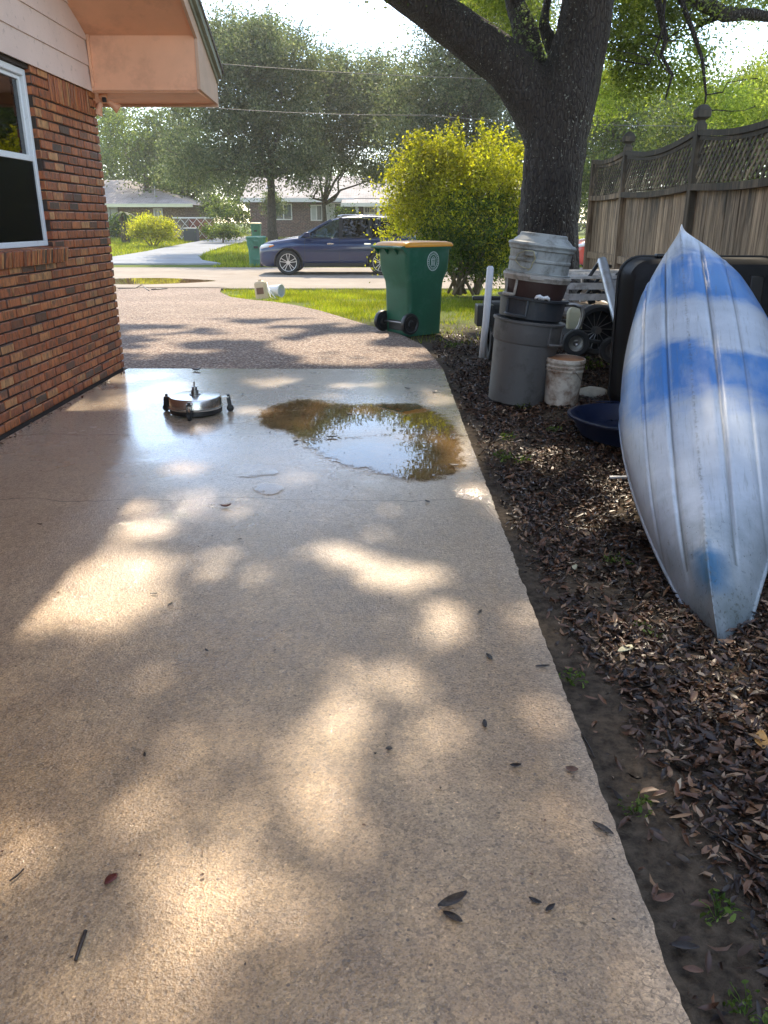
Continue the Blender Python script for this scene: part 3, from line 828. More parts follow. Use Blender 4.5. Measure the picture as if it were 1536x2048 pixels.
def soil_z(x, y):
    x = np.asarray(x, float); y = np.asarray(y, float)
    z = np.interp(y, [-20, 8.5, 22, 31, 56, 600], [0, 0, -0.2, -0.2, 0.3, 0.3])
    b = (fbm(x * 2.2, y * 2.2) - 0.5) * 0.07 + (fbm(x * 9 + 5, y * 9) - 0.5) * 0.03
    z = z - 0.05 + b * np.clip((x - 0.62) * 3, 0, 1) * np.clip((13 - y) / 2, 0, 1)
    return z + 0.05 * np.clip((x - 0.95) / 0.8, 0, 1) * np.clip((12 - y) / 3, 0, 1)


def paved(name, left, right, mat, off=0.0, na=12, nc=10, skirt=0.09, rag=0.0):
    """strip between two polylines (x, y); z follows the terrain"""
    mb = MB(); rows = []
    for i in range(len(left) - 1):
        for k in range(na + (1 if i == len(left) - 2 else 0)):
            t = k / na
            l = [left[i][j] * (1 - t) + left[i + 1][j] * t for j in (0, 1)]
            r = [right[i][j] * (1 - t) + right[i + 1][j] * t for j in (0, 1)]
            rows.append((l, r))
    verts = []; n = nc + 3
    for l, r in rows:
        if rag:
            r = [r[0] + rag * ((float(fbm(r[1] * 5, 3.0)) - 0.5) * 0.5 + (float(fbm(r[1] * 45, 8.0, 3)) - 0.5) * 1.4), r[1]]
        line = []
        for k in range(nc + 1):
            t = k / nc
            x = l[0] * (1 - t) + r[0] * t; y = l[1] * (1 - t) + r[1] * t
            line.append((x, y, gz(y) + off))
        line = [(line[0][0], line[0][1], line[0][2] - skirt)] + line + [(line[-1][0], line[-1][1], line[-1][2] - skirt)]
        verts += line
    fs = []
    for i in range(len(rows) - 1):
        for k in range(n - 1):
            a = i * n + k
            fs.append((a, a + 1, a + n + 1, a + n))
    for row, sgn in ((0, 1), (len(rows) - 1, -1)):
        b = len(verts)
        for k in range(n):
            q_ = verts[row * n + k]; verts.append((q_[0], q_[1], q_[2] - skirt))
        for k in range(n - 1):
            fs.append((row * n + k, row * n + k + 1, b + k + 1, b + k))
    mb.add(verts, fs)
    o = mb.build(name, mat)
    return tag(o, kind='structure')


XR = 0.66                                           # right edge of the slab
g0 = G(1380, 2048); g1 = G(888, 745)
seamY = 8.07
edge = lambda y: g0.x + (g1.x - g0.x) * (y - g0.y) / (g1.y - g0.y)
paved('concrete_driveway', [(-2.62, -4), (-2.62, 3), (-2.62, seamY)], [(edge(-4), -4), (edge(3), 3), (edge(seamY), seamY)], MAT['concrete'], 0.0, 300, 16, rag=0.010)
# apron of exposed aggregate, its right side curving away to the left
cur = [(888, 747), (868, 715), (845, 690), (800, 668), (740, 651), (690, 636), (640, 621), (590, 610), (545, 603), (500, 599), (462, 594), (440, 584), (443, 574), (462, 566), (500, 561)]
cpts = [G(*c) for c in cur]
rr = [(edge(seamY + 0.015), seamY + 0.015)] + [(p.x, p.y) for p in cpts[1:12]]
ll = [(-9.0, p[1]) for p in rr]
ll[0] = (-9.0, seamY + 0.015)
yend = 20.6
rr += [(cpts[12].x - 0.0, cpts[12].y), (cpts[12].x + 0.35, yend)]
ll += [(-9.0, cpts[12].y), (-9.0, yend)]
paved('aggregate_apron', ll, rr, MAT['aggregate'], 0.0, 6, 24)
APR = [(p[1], p[0]) for p in rr]


def apron_x(y):
    return float(np.interp(y, [a[0] for a in APR], [a[1] for a in APR]))


paved('road', [(-60, yend + 0.02), (-60, 30.5)], [(60, yend + 0.02), (60, 30.5)], MAT['road'], 0.0, 14, 40)
# concrete drive of the house across the road
L_ = [(150, 527), (160, 520), (228, 513), (290, 503), (350, 491), (420, 478), (500, 468)]
R_ = [(446, 527), (405, 520), (398, 513), (412, 505), (450, 492), (495, 482), (560, 470)]
paved('far_driveway', [tuple(G(*p)[:2]) for p in L_], [tuple(G(*p)[:2]) for p in R_], MAT['far_drive'], 0.006, 8, 8)


# ------------------------------------------------------------------ puddles
def pix_poly(name, px, z, mat, grow=0.10, cell=0.025, deeper=0.0):
    """a sheet of water over a hollow: a fine grid whose vertex attribute depth is the distance inside the outline"""
    pts = [G(*p) for p in px]; out = []; m = len(pts)
    for i in range(m):                                   # closed Catmull-Rom through the outline
        p0, p1, p2, p3 = pts[i - 1], pts[i], pts[(i + 1) % m], pts[(i + 2) % m]
        for k in range(6):
            t = k / 6
            out.append(0.5 * ((2 * p1) + (p2 - p0) * t + (2 * p0 - 5 * p1 + 4 * p2 - p3) * t * t + (3 * p1 - p0 - 3 * p2 + p3) * t ** 3))
    O = np.array([(p.x, p.y) for p in out]); O2 = np.roll(O, -1, 0)
    lo = O.min(0) - grow; hi = O.max(0) + grow
    xs = np.arange(lo[0], hi[0], cell); ys = np.arange(lo[1], hi[1], cell)
    X, Y = np.meshgrid(xs, ys); Q = np.stack([X.ravel(), Y.ravel()], -1)
    d = np.full(len(Q), 1e9); ins = np.zeros(len(Q), bool)
    for a, b in zip(O, O2):
        ab = b - a; t = np.clip(((Q - a) @ ab) / max(ab @ ab, 1e-9), 0, 1)
        d = np.minimum(d, np.linalg.norm(Q - a - t[:, None] * ab, axis=1))
        c = ((a[1] > Q[:, 1]) != (b[1] > Q[:, 1]))
        with np.errstate(all='ignore'):
            ins ^= c & (Q[:, 0] < (b[0] - a[0]) * (Q[:, 1] - a[1]) / (b[1] - a[1] + 1e-12) + a[0])
    d = np.where(ins, d + deeper, -d * (1 + deeper * 60) + deeper)
    nx, ny = len(xs), len(ys)
    i = (np.arange(ny - 1)[:, None] * nx + np.arange(nx - 1)[None]).ravel()
    f = np.stack([i, i + 1, i + nx + 1, i + nx], -1)
    f = f[(d[f] > -grow).any(1)]
    used = np.unique(f); mp = -np.ones(len(Q), int); mp[used] = np.arange(len(used))
    zz_ = np.array([gz(v) + z for v in Q[used, 1]])
    me = fast_mesh(name, np.stack([Q[used, 0], Q[used, 1], zz_], -1), 4, mp[f].ravel())
    at = me.attributes.new('depth', 'FLOAT', 'POINT'); at.data.foreach_set('value', d[used].astype(np.float32))
    return tag(link_mesh(name, me, mat), kind='structure')


pix_poly('puddle', [(506, 838), (535, 812), (610, 796), (690, 806), (745, 806), (830, 806), (895, 832), (925, 868), (935, 910), (925, 946), (860, 966), (790, 962), (735, 945), (665, 930), (600, 892), (565, 866), (520, 856)], 0.004, MAT['puddle'], 0.14)
pix_poly('small_puddle', [(506, 976), (522, 967), (545, 967), (566, 976), (548, 988), (522, 988)], 0.004, MAT['puddle'], 0.05, 0.012, 0.06)
pix_poly('narrow_puddle', [(470, 951), (505, 943), (545, 941), (560, 945), (535, 951), (500, 955)], 0.004, MAT['puddle'], 0.05, 0.012, 0.04)
pix_poly('gutter_puddle', [(150, 562), (240, 557), (320, 556), (400, 559), (435, 562), (380, 566), (300, 569), (235, 569), (150, 570)], 0.006, MAT['puddle'], 0.12, 0.06)

# ------------------------------------------------------------------ the brick house on the left
WX = -2.66; CY = 8.1; ZB = 2.5
house = thing('brick_house', 'orange-brown brick house corner with white window and peach overhanging gable eave beside the driveway', 'house', (WX, CY, 0))
rng = random.Random(3)
WY0, WY1, WZ0, WZ1 = 5.30, 6.70, 1.215, 2.455       # window opening
CH = 0.0735
bm_ = MB(); dk = MB()
row = 0; z = 0.012
while z < ZB - 0.03:
    y = CY - (0.0 if row % 2 else 0.105)
    if row % 2 == 0:
        bm_.box((WX - 0.05 + rng.uniform(-.002, .003), CY - 0.048, z + 0.031), (0.1, 0.095, 0.0615))
    while y > -3:
        L = 0.203 + rng.uniform(-0.006, 0.006)
        a, b = y - L, y
        y = a - 0.011
        segs = [(a, b)]
        if WZ0 - 0.11 < z + 0.03 < WZ1 + 0.03:
            ns = []
            for s, e in segs:
                if e <= WY0 or s >= WY1: ns.append((s, e))
                else:
                    if s < WY0 - 0.02: ns.append((s, WY0))
                    if e > WY1 + 0.02: ns.append((WY1, e))
            segs = ns
        if z + 0.05 > 2.285:
            ns = []
            for s, e in segs:
                if e <= 7.03 or s >= 7.93: ns.append((s, e))
                else:
                    if s < 7.01: ns.append((s, 7.02))
                    if e > 7.96: ns.append((7.94, e))
            segs = ns
        for s, e in segs:
            j = rng.uniform(-0.002, 0.003)
            bm_.box((WX - 0.05 + j, (s + e) / 2, z + 0.031 + rng.uniform(-.0012, .0012)), (0.1, e - s, 0.0615 + rng.uniform(-0.002, 0.002)), rx=rng.uniform(-.004, .004))
    # front wall of the house, turning away to the left
    x = WX - (0.105 if row % 2 else 0.0) - 0.105
    while x > -7.5:
        bm_.box((x - 0.1, CY - 0.05 + rng.uniform(-.002, .002), z + 0.031), (0.2, 0.1, 0.0615)); x -= 0.211
    z += CH; row += 1
y = 7.03
while y < 7.92:                                     # soldier course panel
    w = 0.050
    bm_.box((WX - 0.05 + rng.uniform(-.001, .005), y + w / 2, 2.387), (0.1, w, 0.196)); y += w + 0.011
y = 5.05
while y < 6.86:                                     # rowlock sill under the window
    bm_.box((WX - 0.035 + rng.uniform(-.003, .004), y + 0.025, 1.155), (0.16, 0.050, 0.112), ry=0.16); y += 0.061
bm_.build('brick_wall', MAT['brick'], house, world=True, bevel=0.006, seg=2)
mo = MB()
mo.ab((WX - 0.12, -3, -0.1), (WX - 0.014, CY - 0.014, WZ0 - 0.10)).ab((WX - 0.12, WY1 + 0.006, WZ0 - 0.10), (WX - 0.014, CY - 0.014, ZB + 0.02))
mo.ab((WX - 0.12, -3, WZ0 - 0.10), (WX - 0.014, WY0 - 0.006, ZB + 0.02)).ab((WX - 0.12, WY0 - 0.006, WZ1 + 0.004), (WX - 0.014, WY1 + 0.006, ZB + 0.02))
mo.ab((-7.6, CY - 0.12, -0.1), (WX - 0.12, CY - 0.008, ZB + 0.02))
mo.build('mortar', MAT['mortar'], house, world=True)
# debris line and mortar fillet along the foot of the wall is litter (below)
sd = MB()                                            # lap siding on the gable
SL = 0.45; RZ = 3.0
zb = ZB - 0.015; i = 0
while zb < 5.4:
    zt = zb + 0.205
    def yend_(z_): return (8.04 if z_ <= 2.93 else 8.04 - (z_ - 2.93) / SL)
    def ybeg_(z_): return -2.2 if z_ <= 2.93 else -2.2 + (z_ - 2.93) / SL
    a, b = yend_(zb), yend_(zt); a0, b0 = ybeg_(zb), ybeg_(zt)
    if i == 0: a = b = CY + 0.02; 
    if a - a0 < 0.2: break
    sd.prism([(WX + 0.022, a, zb), (WX + 0.022, a0, zb), (WX + 0.008, b0, zt), (WX + 0.008, b, zt)], (-0.014, 0, 0))
    zb = zt - 0.004; i += 1
sd.build('siding', MAT['siding'], house, world=True)
# boxed eave and sloping rake soffit
RX = -1.70
so = MB()
so.ab((WX - 0.02, 8.0, 2.505), (RX, 8.03, 2.94))                                     # upright face of the box end
so.prism([(WX - 0.1, 8.0, 2.925), (RX, 8.0, 2.925), (RX, 2.9, 2.925 + SL * 5.1), (WX - 0.1, 2.9, 2.925 + SL * 5.1)], (0, 0, 0.03))
so.prism([(WX - 0.1, -2.2, 2.925), (RX, -2.2, 2.925), (RX, 2.9, 2.925 + SL * 5.1), (WX - 0.1, 2.9, 2.925 + SL * 5.1)], (0, 0, 0.03))
so.build('rake_soffit', MAT['soffit'], house, world=True)
MB().ab((WX - 0.02, 7.985, 2.493), (RX - 0.002, 7.999, 2.52)).build('soffit_trim', MAT['soffit'], house, world=True)
MB().ab((WX + 0.023, 7.972, 2.52), (WX + 0.045, 7.999, 2.93)).build('corner_trim', MAT['soffit'], house, world=True)
MB().ab((-7.6, 8.004, 2.48), (RX, 8.75, 2.503)).build('eave_soffit', MAT['soffit'], house, world=True)
MB().ab((-7.6, 8.752, 2.455), (RX + 0.03, 8.785, 2.66)).build('eave_fascia', MAT['trimpeach'], house, world=True)
rk = MB()
rk.prism([(RX + 0.002, 8.75, 2.478), (RX + 0.002, 7.995, 2.503), (RX + 0.002, 7.995, 2.90), (RX + 0.002, 3.0, 2.90 + SL * 4.995), (RX + 0.002, 3.0, 3.06 + SL * 5.0), (RX + 0.002, 8.75, 2.72)], (0.026, 0, 0))
rk.build('rake_board', MAT['trimpeach'], house, world=True)
gr_ = MB()
for (o1, o2, x0, th) in ((-0.05, 0.012, RX + 0.030, 0.014), (0.0, 0.03, RX + 0.046, 0.03)):
    gr_.prism([(x0, 8.80, 2.70 + o1), (x0, 3.0, 2.70 + o1 + SL * 5.8), (x0, 3.0, 2.70 + o2 + 0.05 + SL * 5.8), (x0, 8.80, 2.70 + o2 + 0.05)], (th, 0, 0))
gr_.build('drip_edge', MAT['fascia'], house, world=True)
rf = MB()
zr = 2.755 + SL * 5.85
rf.prism([(-12, 8.85, 2.755), (RX + 0.09, 8.85, 2.755), (RX + 0.09, 3.0, zr), (-12, 3.0, zr)], (0, 0, 0.03))
rf.prism([(-12, 3.0, zr), (RX + 0.09, 3.0, zr), (RX + 0.09, -2.85, 2.755), (-12, -2.85, 2.755)], (0, 0, 0.03))
rf.build('roof', MAT['shingle'], house, world=True)
# window: white single-hung, upper pane and screened lower pane
win = thing('window', None, None); win.parent = house
FX = WX - 0.06
fr = MB()
t_ = 0.045
fr.ab((FX - 0.05, WY1 - t_, WZ0), (FX + 0.02, WY1, WZ1)).ab((FX - 0.05, WY0, WZ0), (FX + 0.02, WY0 + t_, WZ1))
fr.ab((FX - 0.05, WY0 + t_, WZ1 - t_), (FX + 0.02, WY1 - t_, WZ1)).ab((FX - 0.05, WY0 + t_, WZ0), (FX + 0.03, WY1 - t_, WZ0 + 0.04))
fr.ab((FX - 0.05, WY1 - t_ - 0.028, 1.87), (FX - 0.005, WY1 - t_ - 0.003, WZ1 - t_ - .003)).ab((FX - 0.05, WY0 + t_ + 0.003, WZ1 - t_ - 0.03), (FX - 0.006, WY1 - t_ - 0.03, WZ1 - t_ - 0.003))
fr.build('frame', MAT['white'], win, world=True, bevel=0.004)
MB().ab((FX - 0.03, WY0 + t_ + 0.002, 1.825), (FX + 0.014, WY1 - t_ - 0.002, 1.868)).build('meeting_rail', MAT['white'], win, world=True, bevel=0.004)
MB().ab((FX - 0.028, WY0 + t_ + .001, 1.868), (FX - 0.024, WY1 - t_ - .03, WZ1 - t_ - 0.03)).build('upper_pane', MAT['glass'], win, world=True)
MB().ab((FX + 0.000, WY0 + t_ + .001, WZ0 + 0.04), (FX + 0.003, WY1 - t_ - .001, 1.824)).build('screen', glass_mat('insect_screen', (0.07, 0.075, 0.075), 1.12, 0.3), win, world=True)
sl_ = MB().ab((FX - 0.018, WY0 + t_ + .001, WZ0 + 0.042), (FX - 0.012, WY1 - t_ - .001, 1.82)); sl_.build('lower_pane', MAT['glass'], win, world=True)
ct = MB()
for k in range(5):
    ct.tube([(FX - 0.16, 6.52 - k * 0.035, WZ0 - 0.1), (FX - 0.165, 6.52 - k * 0.035, WZ1)], 0.024, 8)
ct.ab((FX - 0.35, WY0, WZ0 - 0.02), (FX - 0.06, WY1, WZ0 + 0.10))
ct.build('curtain', MAT['curtain'], win, world=True)
rm = MB()
rm.ab((FX - 1.6, WY0 - 0.6, WZ0 - 0.4), (FX - 1.58, WY1 + 0.6, WZ1 + 0.2)).ab((FX - 1.6, WY0 - 0.6, WZ0 - 0.42), (FX - 0.075, WY1 + 0.6, WZ0 - 0.4)).ab((FX - 1.6, WY0 - 0.6, WZ1 + 0.2), (FX - 0.075, WY1 + 0.6, WZ1 + 0.22))
rm.ab((FX - 1.6, WY0 - 0.62, WZ0 - 0.42), (FX - 0.075, WY0 - 0.6, WZ1 + 0.22)).ab((FX - 1.6, WY1 + 0.6, WZ0 - 0.42), (FX - 0.075, WY1 + 0.62, WZ1 + 0.22))
rm.build('room', MAT['room'], win, world=True)

# twin-head security light under the eave
sl = thing('security_light', 'peach painted security light with two lamp heads under the house eave corner', 'security light', (-2.60, 8.14, 2.455), (0, 0, 0), None, 0.68)
MB().lathe([(0.0, -0.02), (0.05, -0.02), (0.055, 0.0), (0.05, 0.045)], 20).build('base_plate', MAT['soffit'], sl, smooth=True)
for sx, a in ((1, (0.20, 0.05, -0.15)), (-1, (-0.05, -0.02, -0.15))):
    d = Vector(a).normalized(); p = Vector((0.02 * sx, 0, -0.01))
    q = p + d * 0.05
    MB().tube([p, q], 0.011, 8).build('arm', MAT['soffit'], sl, smooth=True)
    MB().tube([q, q + d * 0.02, q + d * 0.07, q + d * 0.16], [0.022, 0.036, 0.037, 0.066], 16).build('lamp_head', MAT['soffit'], sl, auto=40)
MB().box((0.03, -0.045, -0.03), (0.05, 0.05, 0.06)).build('sensor', MAT['black'], sl, bevel=0.008)

# ------------------------------------------------------------------ the fence on the right
FXX = 2.9
posts = [-1.4, 1.0, 3.4, 5.8, 8.2, 10.6, 12.2]
fence = thing('wooden_fence', 'weathered wooden board fence with lattice top and capped posts behind the kayak', 'fence', (FXX, 5.8, 0))
rf_ = random.Random(11)
for k, py in enumerate(posts):
    g_ = float(soil_z(FXX, py))
    ph = 2.24 if k < 6 else 2.20
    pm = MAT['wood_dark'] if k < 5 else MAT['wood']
    post = MB().ab((FXX - 0.045, py - 0.045, g_ - 0.1), (FXX + 0.045, py + 0.045, ph)).build('post', pm, fence, world=True, bevel=0.005)
    if k < 6:
        c = MB()
        c.loft([rrect(0.085, 0.085, 0.01, ph - 0.002, 2), rrect(0.06, 0.06, 0.008, ph + 0.02, 2), rrect(0.062, 0.062, 0.008, ph + 0.035, 2), rrect(0.128, 0.128, 0.012, ph + 0.055, 2), rrect(0.13, 0.13, 0.012, ph + 0.115, 2), rrect(0.075, 0.075, 0.012, ph + 0.155, 2), rrect(0.03, 0.03, 0.005, ph + 0.165, 2)])
        c.v = [(x + FXX, y + py, z) for x, y, z in c.v]
        c.build('post_cap', MAT['wood_dark'], post, world=False, bevel=0.003)
        bpy.context.view_layer.update()
        cp = [o for o in bpy.data.objects if o.parent == post][0]
        cp.location = (0, 0, 0)
for k in range(len(posts) - 1):
    a, b = posts[k] + 0.045, posts[k + 1] - 0.045
    n = max(4, round((b - a) / 0.146)); w = (b - a) / n
    bd = MB()
    for i in range(n):
        y = a + (i + 0.5) * w
        zt = 1.70 - 0.03 * math.sin(math.pi * (i + 0.5) / n)
        bd.box((FXX + 0.035 + rf_.uniform(-.003, .003), y, (zt + 0.03) / 2 + rf_.uniform(-.01, .0)), (0.018, w - rf_.uniform(0.003, 0.012), zt - 0.03 + rf_.uniform(-0.02, 0.02)), rx=rf_.uniform(-.005, .005))
    bd.build('board_panel', MAT['wood'], fence, world=True)
    for zr_, hh, nm in ((0.95, 0.088, 'rail'), (0.28, 0.088, 'rail')):
        if k == 5: zr_ -= 0.0
        MB().bar((FXX + 0.005, a, zr_), (FXX + 0.005, b, zr_ - 0.01), 0.038, hh).build(nm, MAT['wood'], fence, world=True, bevel=0.003)
    dip = 0.08 if k < 5 else 0.04
    zt = lambda t: 2.17 - dip * math.sin(math.pi * t)
    zl = lambda t: 1.70 - 0.35 * dip * math.sin(math.pi * t)
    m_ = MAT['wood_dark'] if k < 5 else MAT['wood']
    for f_, w_, h_, dx in ((zt, 0.075, 0.05, 0.0), (lambda t: zt(t) - 0.045, 0.03, 0.035, 0.0), (zl, 0.085, 0.06, -0.005)):
        rl = MB(); N = 14
        for i in range(N):
            t0, t1 = i / N, (i + 1) / N
            rl.bar((FXX + dx, a + (b - a) * t0, f_(t0)), (FXX + dx, a + (b - a) * t1, f_(t1)), w_, h_)
        rl.build('curved_rail', m_, fence, world=True)
    lt = MB(); hgt = 0.42
    y = a - hgt
    while y < b:
        for s in (1, -1):
            y0, y1 = (y, y + hgt) if s == 1 else (y + hgt, y)
            z0, z1 = 1.72, 2.14
            # clip to the panel and the dipping rail
            pts = []
            for t in np.linspace(0, 1, 15):
                yy = y0 + (y1 - y0) * t; zz_ = z0 + (z1 - z0) * t
                if a <= yy <= b:
                    u = (yy - a) / (b - a)
                    if zz_ < zt(u) - 0.03 and zz_ > zl(u) + 0.02: pts.append((FXX + 0.006 * s, yy, zz_))
            if len(pts) > 1: lt.bar(pts[0], pts[-1], 0.030, 0.007, up=(1, 0, 0))
        y += 0.098
    lt.v = [tuple(v) for v in lt.v]
    lt.build('lattice', MAT['lattice'], fence, world=True)
# ------------------------------------------------------------------ surface cleaner on the slab
c0 = G(393, 826)
sc_ = thing('surface_cleaner', 'round stainless steel pressure washer surface cleaner with three caster wheels on the wet concrete', 'surface cleaner', (c0.x, c0.y, 0.0), (0, 0, R(-8)))
MB().lathe([(0.185, 0.050), (0.205, 0.050), (0.208, 0.060), (0.200, 0.066), (0.198, 0.128), (0.192, 0.138), (0.12, 0.144), (0.0, 0.146)], 64).build('steel_housing', MAT['steel'], sc_, auto=30)
MB().lathe([(0.19, 0.016), (0.199, 0.016), (0.200, 0.0505), (0.19, 0.0505)], 64).build('brush_skirt', MAT['black'], sc_, auto=30)
MB().lathe([(0.043, 0.145), (0.043, 0.152), (0.028, 0.153), (0.028, 0.182), (0.020, 0.183), (0.020, 0.205), (0.013, 0.206), (0.0, 0.206)], 24).build('hub', MAT['steel_dark'], sc_, auto=30)
MB().tube([(0, 0, 0.205), (0, 0, 0.245)], 0.006, 10).build('inlet_stem', MAT['steel_dark'], sc_)
for a in (-80, 22, 172):
    d = Vector((math.cos(R(a)), math.sin(R(a)), 0)); u = Vector((-d.y, d.x, 0))
    q = d * 0.250
    cs = thing('caster', None, None); cs.parent = sc_
    MB().bar(d * 0.19 + Vector((0, 0, 0.118)), d * 0.25 + Vector((0, 0, 0.118)), 0.045, 0.006).build('bracket', MAT['steel'], cs)
    MB().tube([q + Vector((0, 0, 0.112)), q + Vector((0, 0, 0.135))], 0.011, 10).build('bolt', MAT['black'], cs)
    f = MB()
    for s in (-1, 1): f.bar(q + u * 0.016 * s + Vector((0, 0, 0.115)), q + u * 0.016 * s + d * 0.01 + Vector((0, 0, 0.028)), 0.005, 0.03)
    f.bar(q - u * 0.018 + Vector((0, 0, 0.112)), q + u * 0.018 + Vector((0, 0, 0.112)), 0.03, 0.006)
    f.build('fork', MAT['black'], cs)
    MB().tube([q + d * 0.01 - u * 0.011 + Vector((0, 0, 0.027)), q + d * 0.01 + u * 0.011 + Vector((0, 0, 0.027))], 0.027, 20).build('wheel', MAT['rubber'], cs)


# ------------------------------------------------------------------ wheeled carts
def cart_body(w, d, h):
    """w across the hinge side, d front to back (hinge side at -y), z up"""
    mb = MB()
    sh = 0.0
    secs = [(0.80, 0.74, 0.02, 0.00), (0.82, 0.76, 0.05, 0.03), (0.86, 0.79, 0.05, 0.52), (0.88, 0.81, 0.05, 0.60), (0.97, 0.96, 0.05, 0.74), (1.0, 1.0, 0.05, 0.965)]
    rings = []
    for a, b, r, z in secs:
        rings.append(rrect(w * a, d * b, r + 0.02, z * h, 4, cy=sh))
    mb.loft(rings)
    mb.loft([rrect(w * 1.04, d * 1.03, 0.06, 0.955 * h, 4), rrect(w * 1.05, d * 1.04, 0.06, 0.985 * h, 4)])
    return mb


def ring_panel(mb, pts, t):
    return mb.tube(pts + [pts[0]], t, 6, caps=False)


cp = G(800, 664)
cart = thing('wheeled_cart', 'dark green wheeled rubbish cart with orange-yellow lid standing on the driveway edge', 'rubbish cart', (0, 0, 0), (0, 0, R(-50)))
W_, D_, H_ = 0.60, 0.76, 1.12
cart.location = (0.36, 11.35, gz(11.35) - 0.03); cart.scale = (1.04, 1.04, 1.04)
cb = cart_body(W_, D_, H_).build('body', MAT['cart_green'], cart, auto=50)
# front recess panel lines and a black block painting a foot notch's shade, hinge side
MB().ab((-0.17, -D_ * 0.375 - 0.008, 0.06), (0.17, -D_ * 0.375 + 0.02, 0.20)).build('foot_shade_block', MAT['black'], cart, bevel=0.01)
for sx in (-1, 1):
    wh = MB()
    x = sx * (W_ / 2 * 0.90)
    y0 = -D_ * 0.40; r = 0.135
    m = Matrix.Translation((x, y0, r + 0.03)) @ Matrix.Rotation(R(90), 4, 'Y')
    wh.lathe([(0.0, -0.035), (r * 0.80, -0.035), (r * 0.97, -0.03), (r, -0.015), (r, 0.015), (r * 0.97, 0.03), (r * 0.8, 0.035), (r * 0.7, 0.022), (0.05, 0.022), (0.04, 0.035), (0, 0.035)], 36, m)
    wh.build('wheel', MAT['black'], cart, auto=35)
MB().tube([(-W_ * 0.44, -D_ * 0.40, 0.165), (W_ * 0.44, -D_ * 0.40, 0.165)], 0.012, 8).build('axle', MAT['steel_dark'], cart)
# hinge side: handle bar with gussets
hd = MB()
hd.tube([(-W_ * 0.50, -D_ / 2 - 0.085, H_ * 0.985), (W_ * 0.50, -D_ / 2 - 0.085, H_ * 0.985)], 0.018, 10)
for x in (-0.46, -0.16, 0.16, 0.46):
    hd.prism([(x * W_ - 0.01, -D_ / 2 - 0.10, H_ * 1.0), (x * W_ - 0.01, -D_ / 2 + 0.02, H_ * 1.0), (x * W_ - 0.01, -D_ / 2 + 0.005, H_ * 0.90)], (0.022, 0, 0))
hd.build('handle', MAT['cart_green'], cart, auto=40)
ld = MB()
rings = []
for (dw, dz) in ((1.07, 0.0), (1.08, 0.018), (1.03, 0.045), (0.88, 0.062), (0.4, 0.068)):
    rings.append([(x, y + 0.0, z) for x, y, z in rrect(W_ * dw, D_ * dw * 1.03, 0.06 * dw, H_ * 0.988 + dz, 4)])
ld.loft(rings)
ld.build('lid', MAT['cart_yellow'], cart, auto=40)
# printed round emblem on the long side facing the camera: ring, rim dashes and a small cart outline
em = MB()
X0 = W_ / 2 * 0.985 + 0.004
def EP(u, v, k=0.0):
    zz_ = H_ * 0.83 + v
    f = 0.97 + (zz_ / H_ - 0.74) / (0.965 - 0.74) * 0.03
    return (W_ / 2 * f + 0.002 + k, 0.06 + u, zz_)
def arc(a0, a1, ru, rv, t=0.0045, n=24):
    em.tube([EP(ru * math.cos(a0 + (a1 - a0) * i / n), rv * math.sin(a0 + (a1 - a0) * i / n)) for i in range(n + 1)], t, 6)
arc(0, 2 * math.pi, 0.098, 0.115, n=48)
arc(0, 2 * math.pi, 0.068, 0.082, 0.003, n=40)
for k in range(22):
    a = 2 * math.pi * k / 22
    em.tube([EP(0.077 * math.cos(a), 0.091 * math.sin(a)), EP(0.090 * math.cos(a), 0.106 * math.sin(a))], 0.003, 5)
for p in ([(-0.032, 0.02), (0.032, 0.02), (0.024, -0.055), (-0.024, -0.055), (-0.032, 0.02)], [(-0.04, 0.03), (0.04, 0.03)], [(-0.02, 0.042), (0.0, 0.056), (0.022, 0.046), (0.03, 0.05)], [(-0.012, 0.01), (-0.01, -0.045)], [(0.012, 0.01), (0.01, -0.045)]):
    em.tube([EP(*q) for q in p], 0.004, 5)
em.build('emblem', MAT['print_white'], cart)


def far_cart(loc, label, rz, w, d, h, mat, lidmat):
    t = thing('wheeled_cart', label, 'rubbish cart', loc, (0, 0, R(rz)))
    cart_body(w, d, h).build('body', mat, t, auto=50)
    l = MB(); l.loft([rrect(w * 1.1, d * 1.08, 0.05, h * 0.985, 3), rrect(w * 1.1, d * 1.08, 0.05, h * 1.0, 3), rrect(w * 0.9, d * 0.9, 0.05, h * 1.035, 3)])
    l.build('lid', lidmat, t, auto=40)
    MB().ab((-0.08, -d / 2 - 0.0, h * 0.62), (0.08, -d / 2 + 0.2, h * 0.70)).build('recess', MAT['black'], t, bevel=0.01)  # black block stands for the shade inside a hollow
    MB().ab((-0.16, -d * 0.43, h * 0.22), (0.16, -d * 0.3, h * 0.40)).build('recess', mat, t, bevel=0.01)
    p = MB(); p.ab((-0.15, -d / 2 - 0.03, h * 0.74), (-0.08, -d / 2 + 0.1, h * 0.92)).ab((0.15, -d / 2 - 0.03, h * 0.74), (0.08, -d / 2 + 0.1, h * 0.92)).ab((-0.15, -d / 2 - 0.03, h * 0.86), (0.15, -d / 2 + 0.1, h * 0.92))
    p.build('lift_bracket', mat, t, bevel=0.01)
    for sx in (-1, 1):
        MB().tube([(sx * w * 0.36, d * 0.36, 0.13), (sx * w * 0.44, d * 0.36, 0.13)], 0.13, 20).build('wheel', MAT['black'], t)
    return t


g_ = P(515, 530, 31.3)
far_cart((g_.x, 31.3, gz(31.3)), 'pale green rubbish cart with green lid at the far kerb, left of the blue car', 4, 0.66, 0.72, 1.03, MAT['cart_green2'], MAT['cart_green2'])
g_ = P(513, 470, 47)
far_cart((g_.x, 47, gz(47)), 'distant green rubbish cart with tan lid behind the pale green one', 0, 0.52, 0.62, 1.15, MAT['cart_green2'], MAT['cart_tan'])

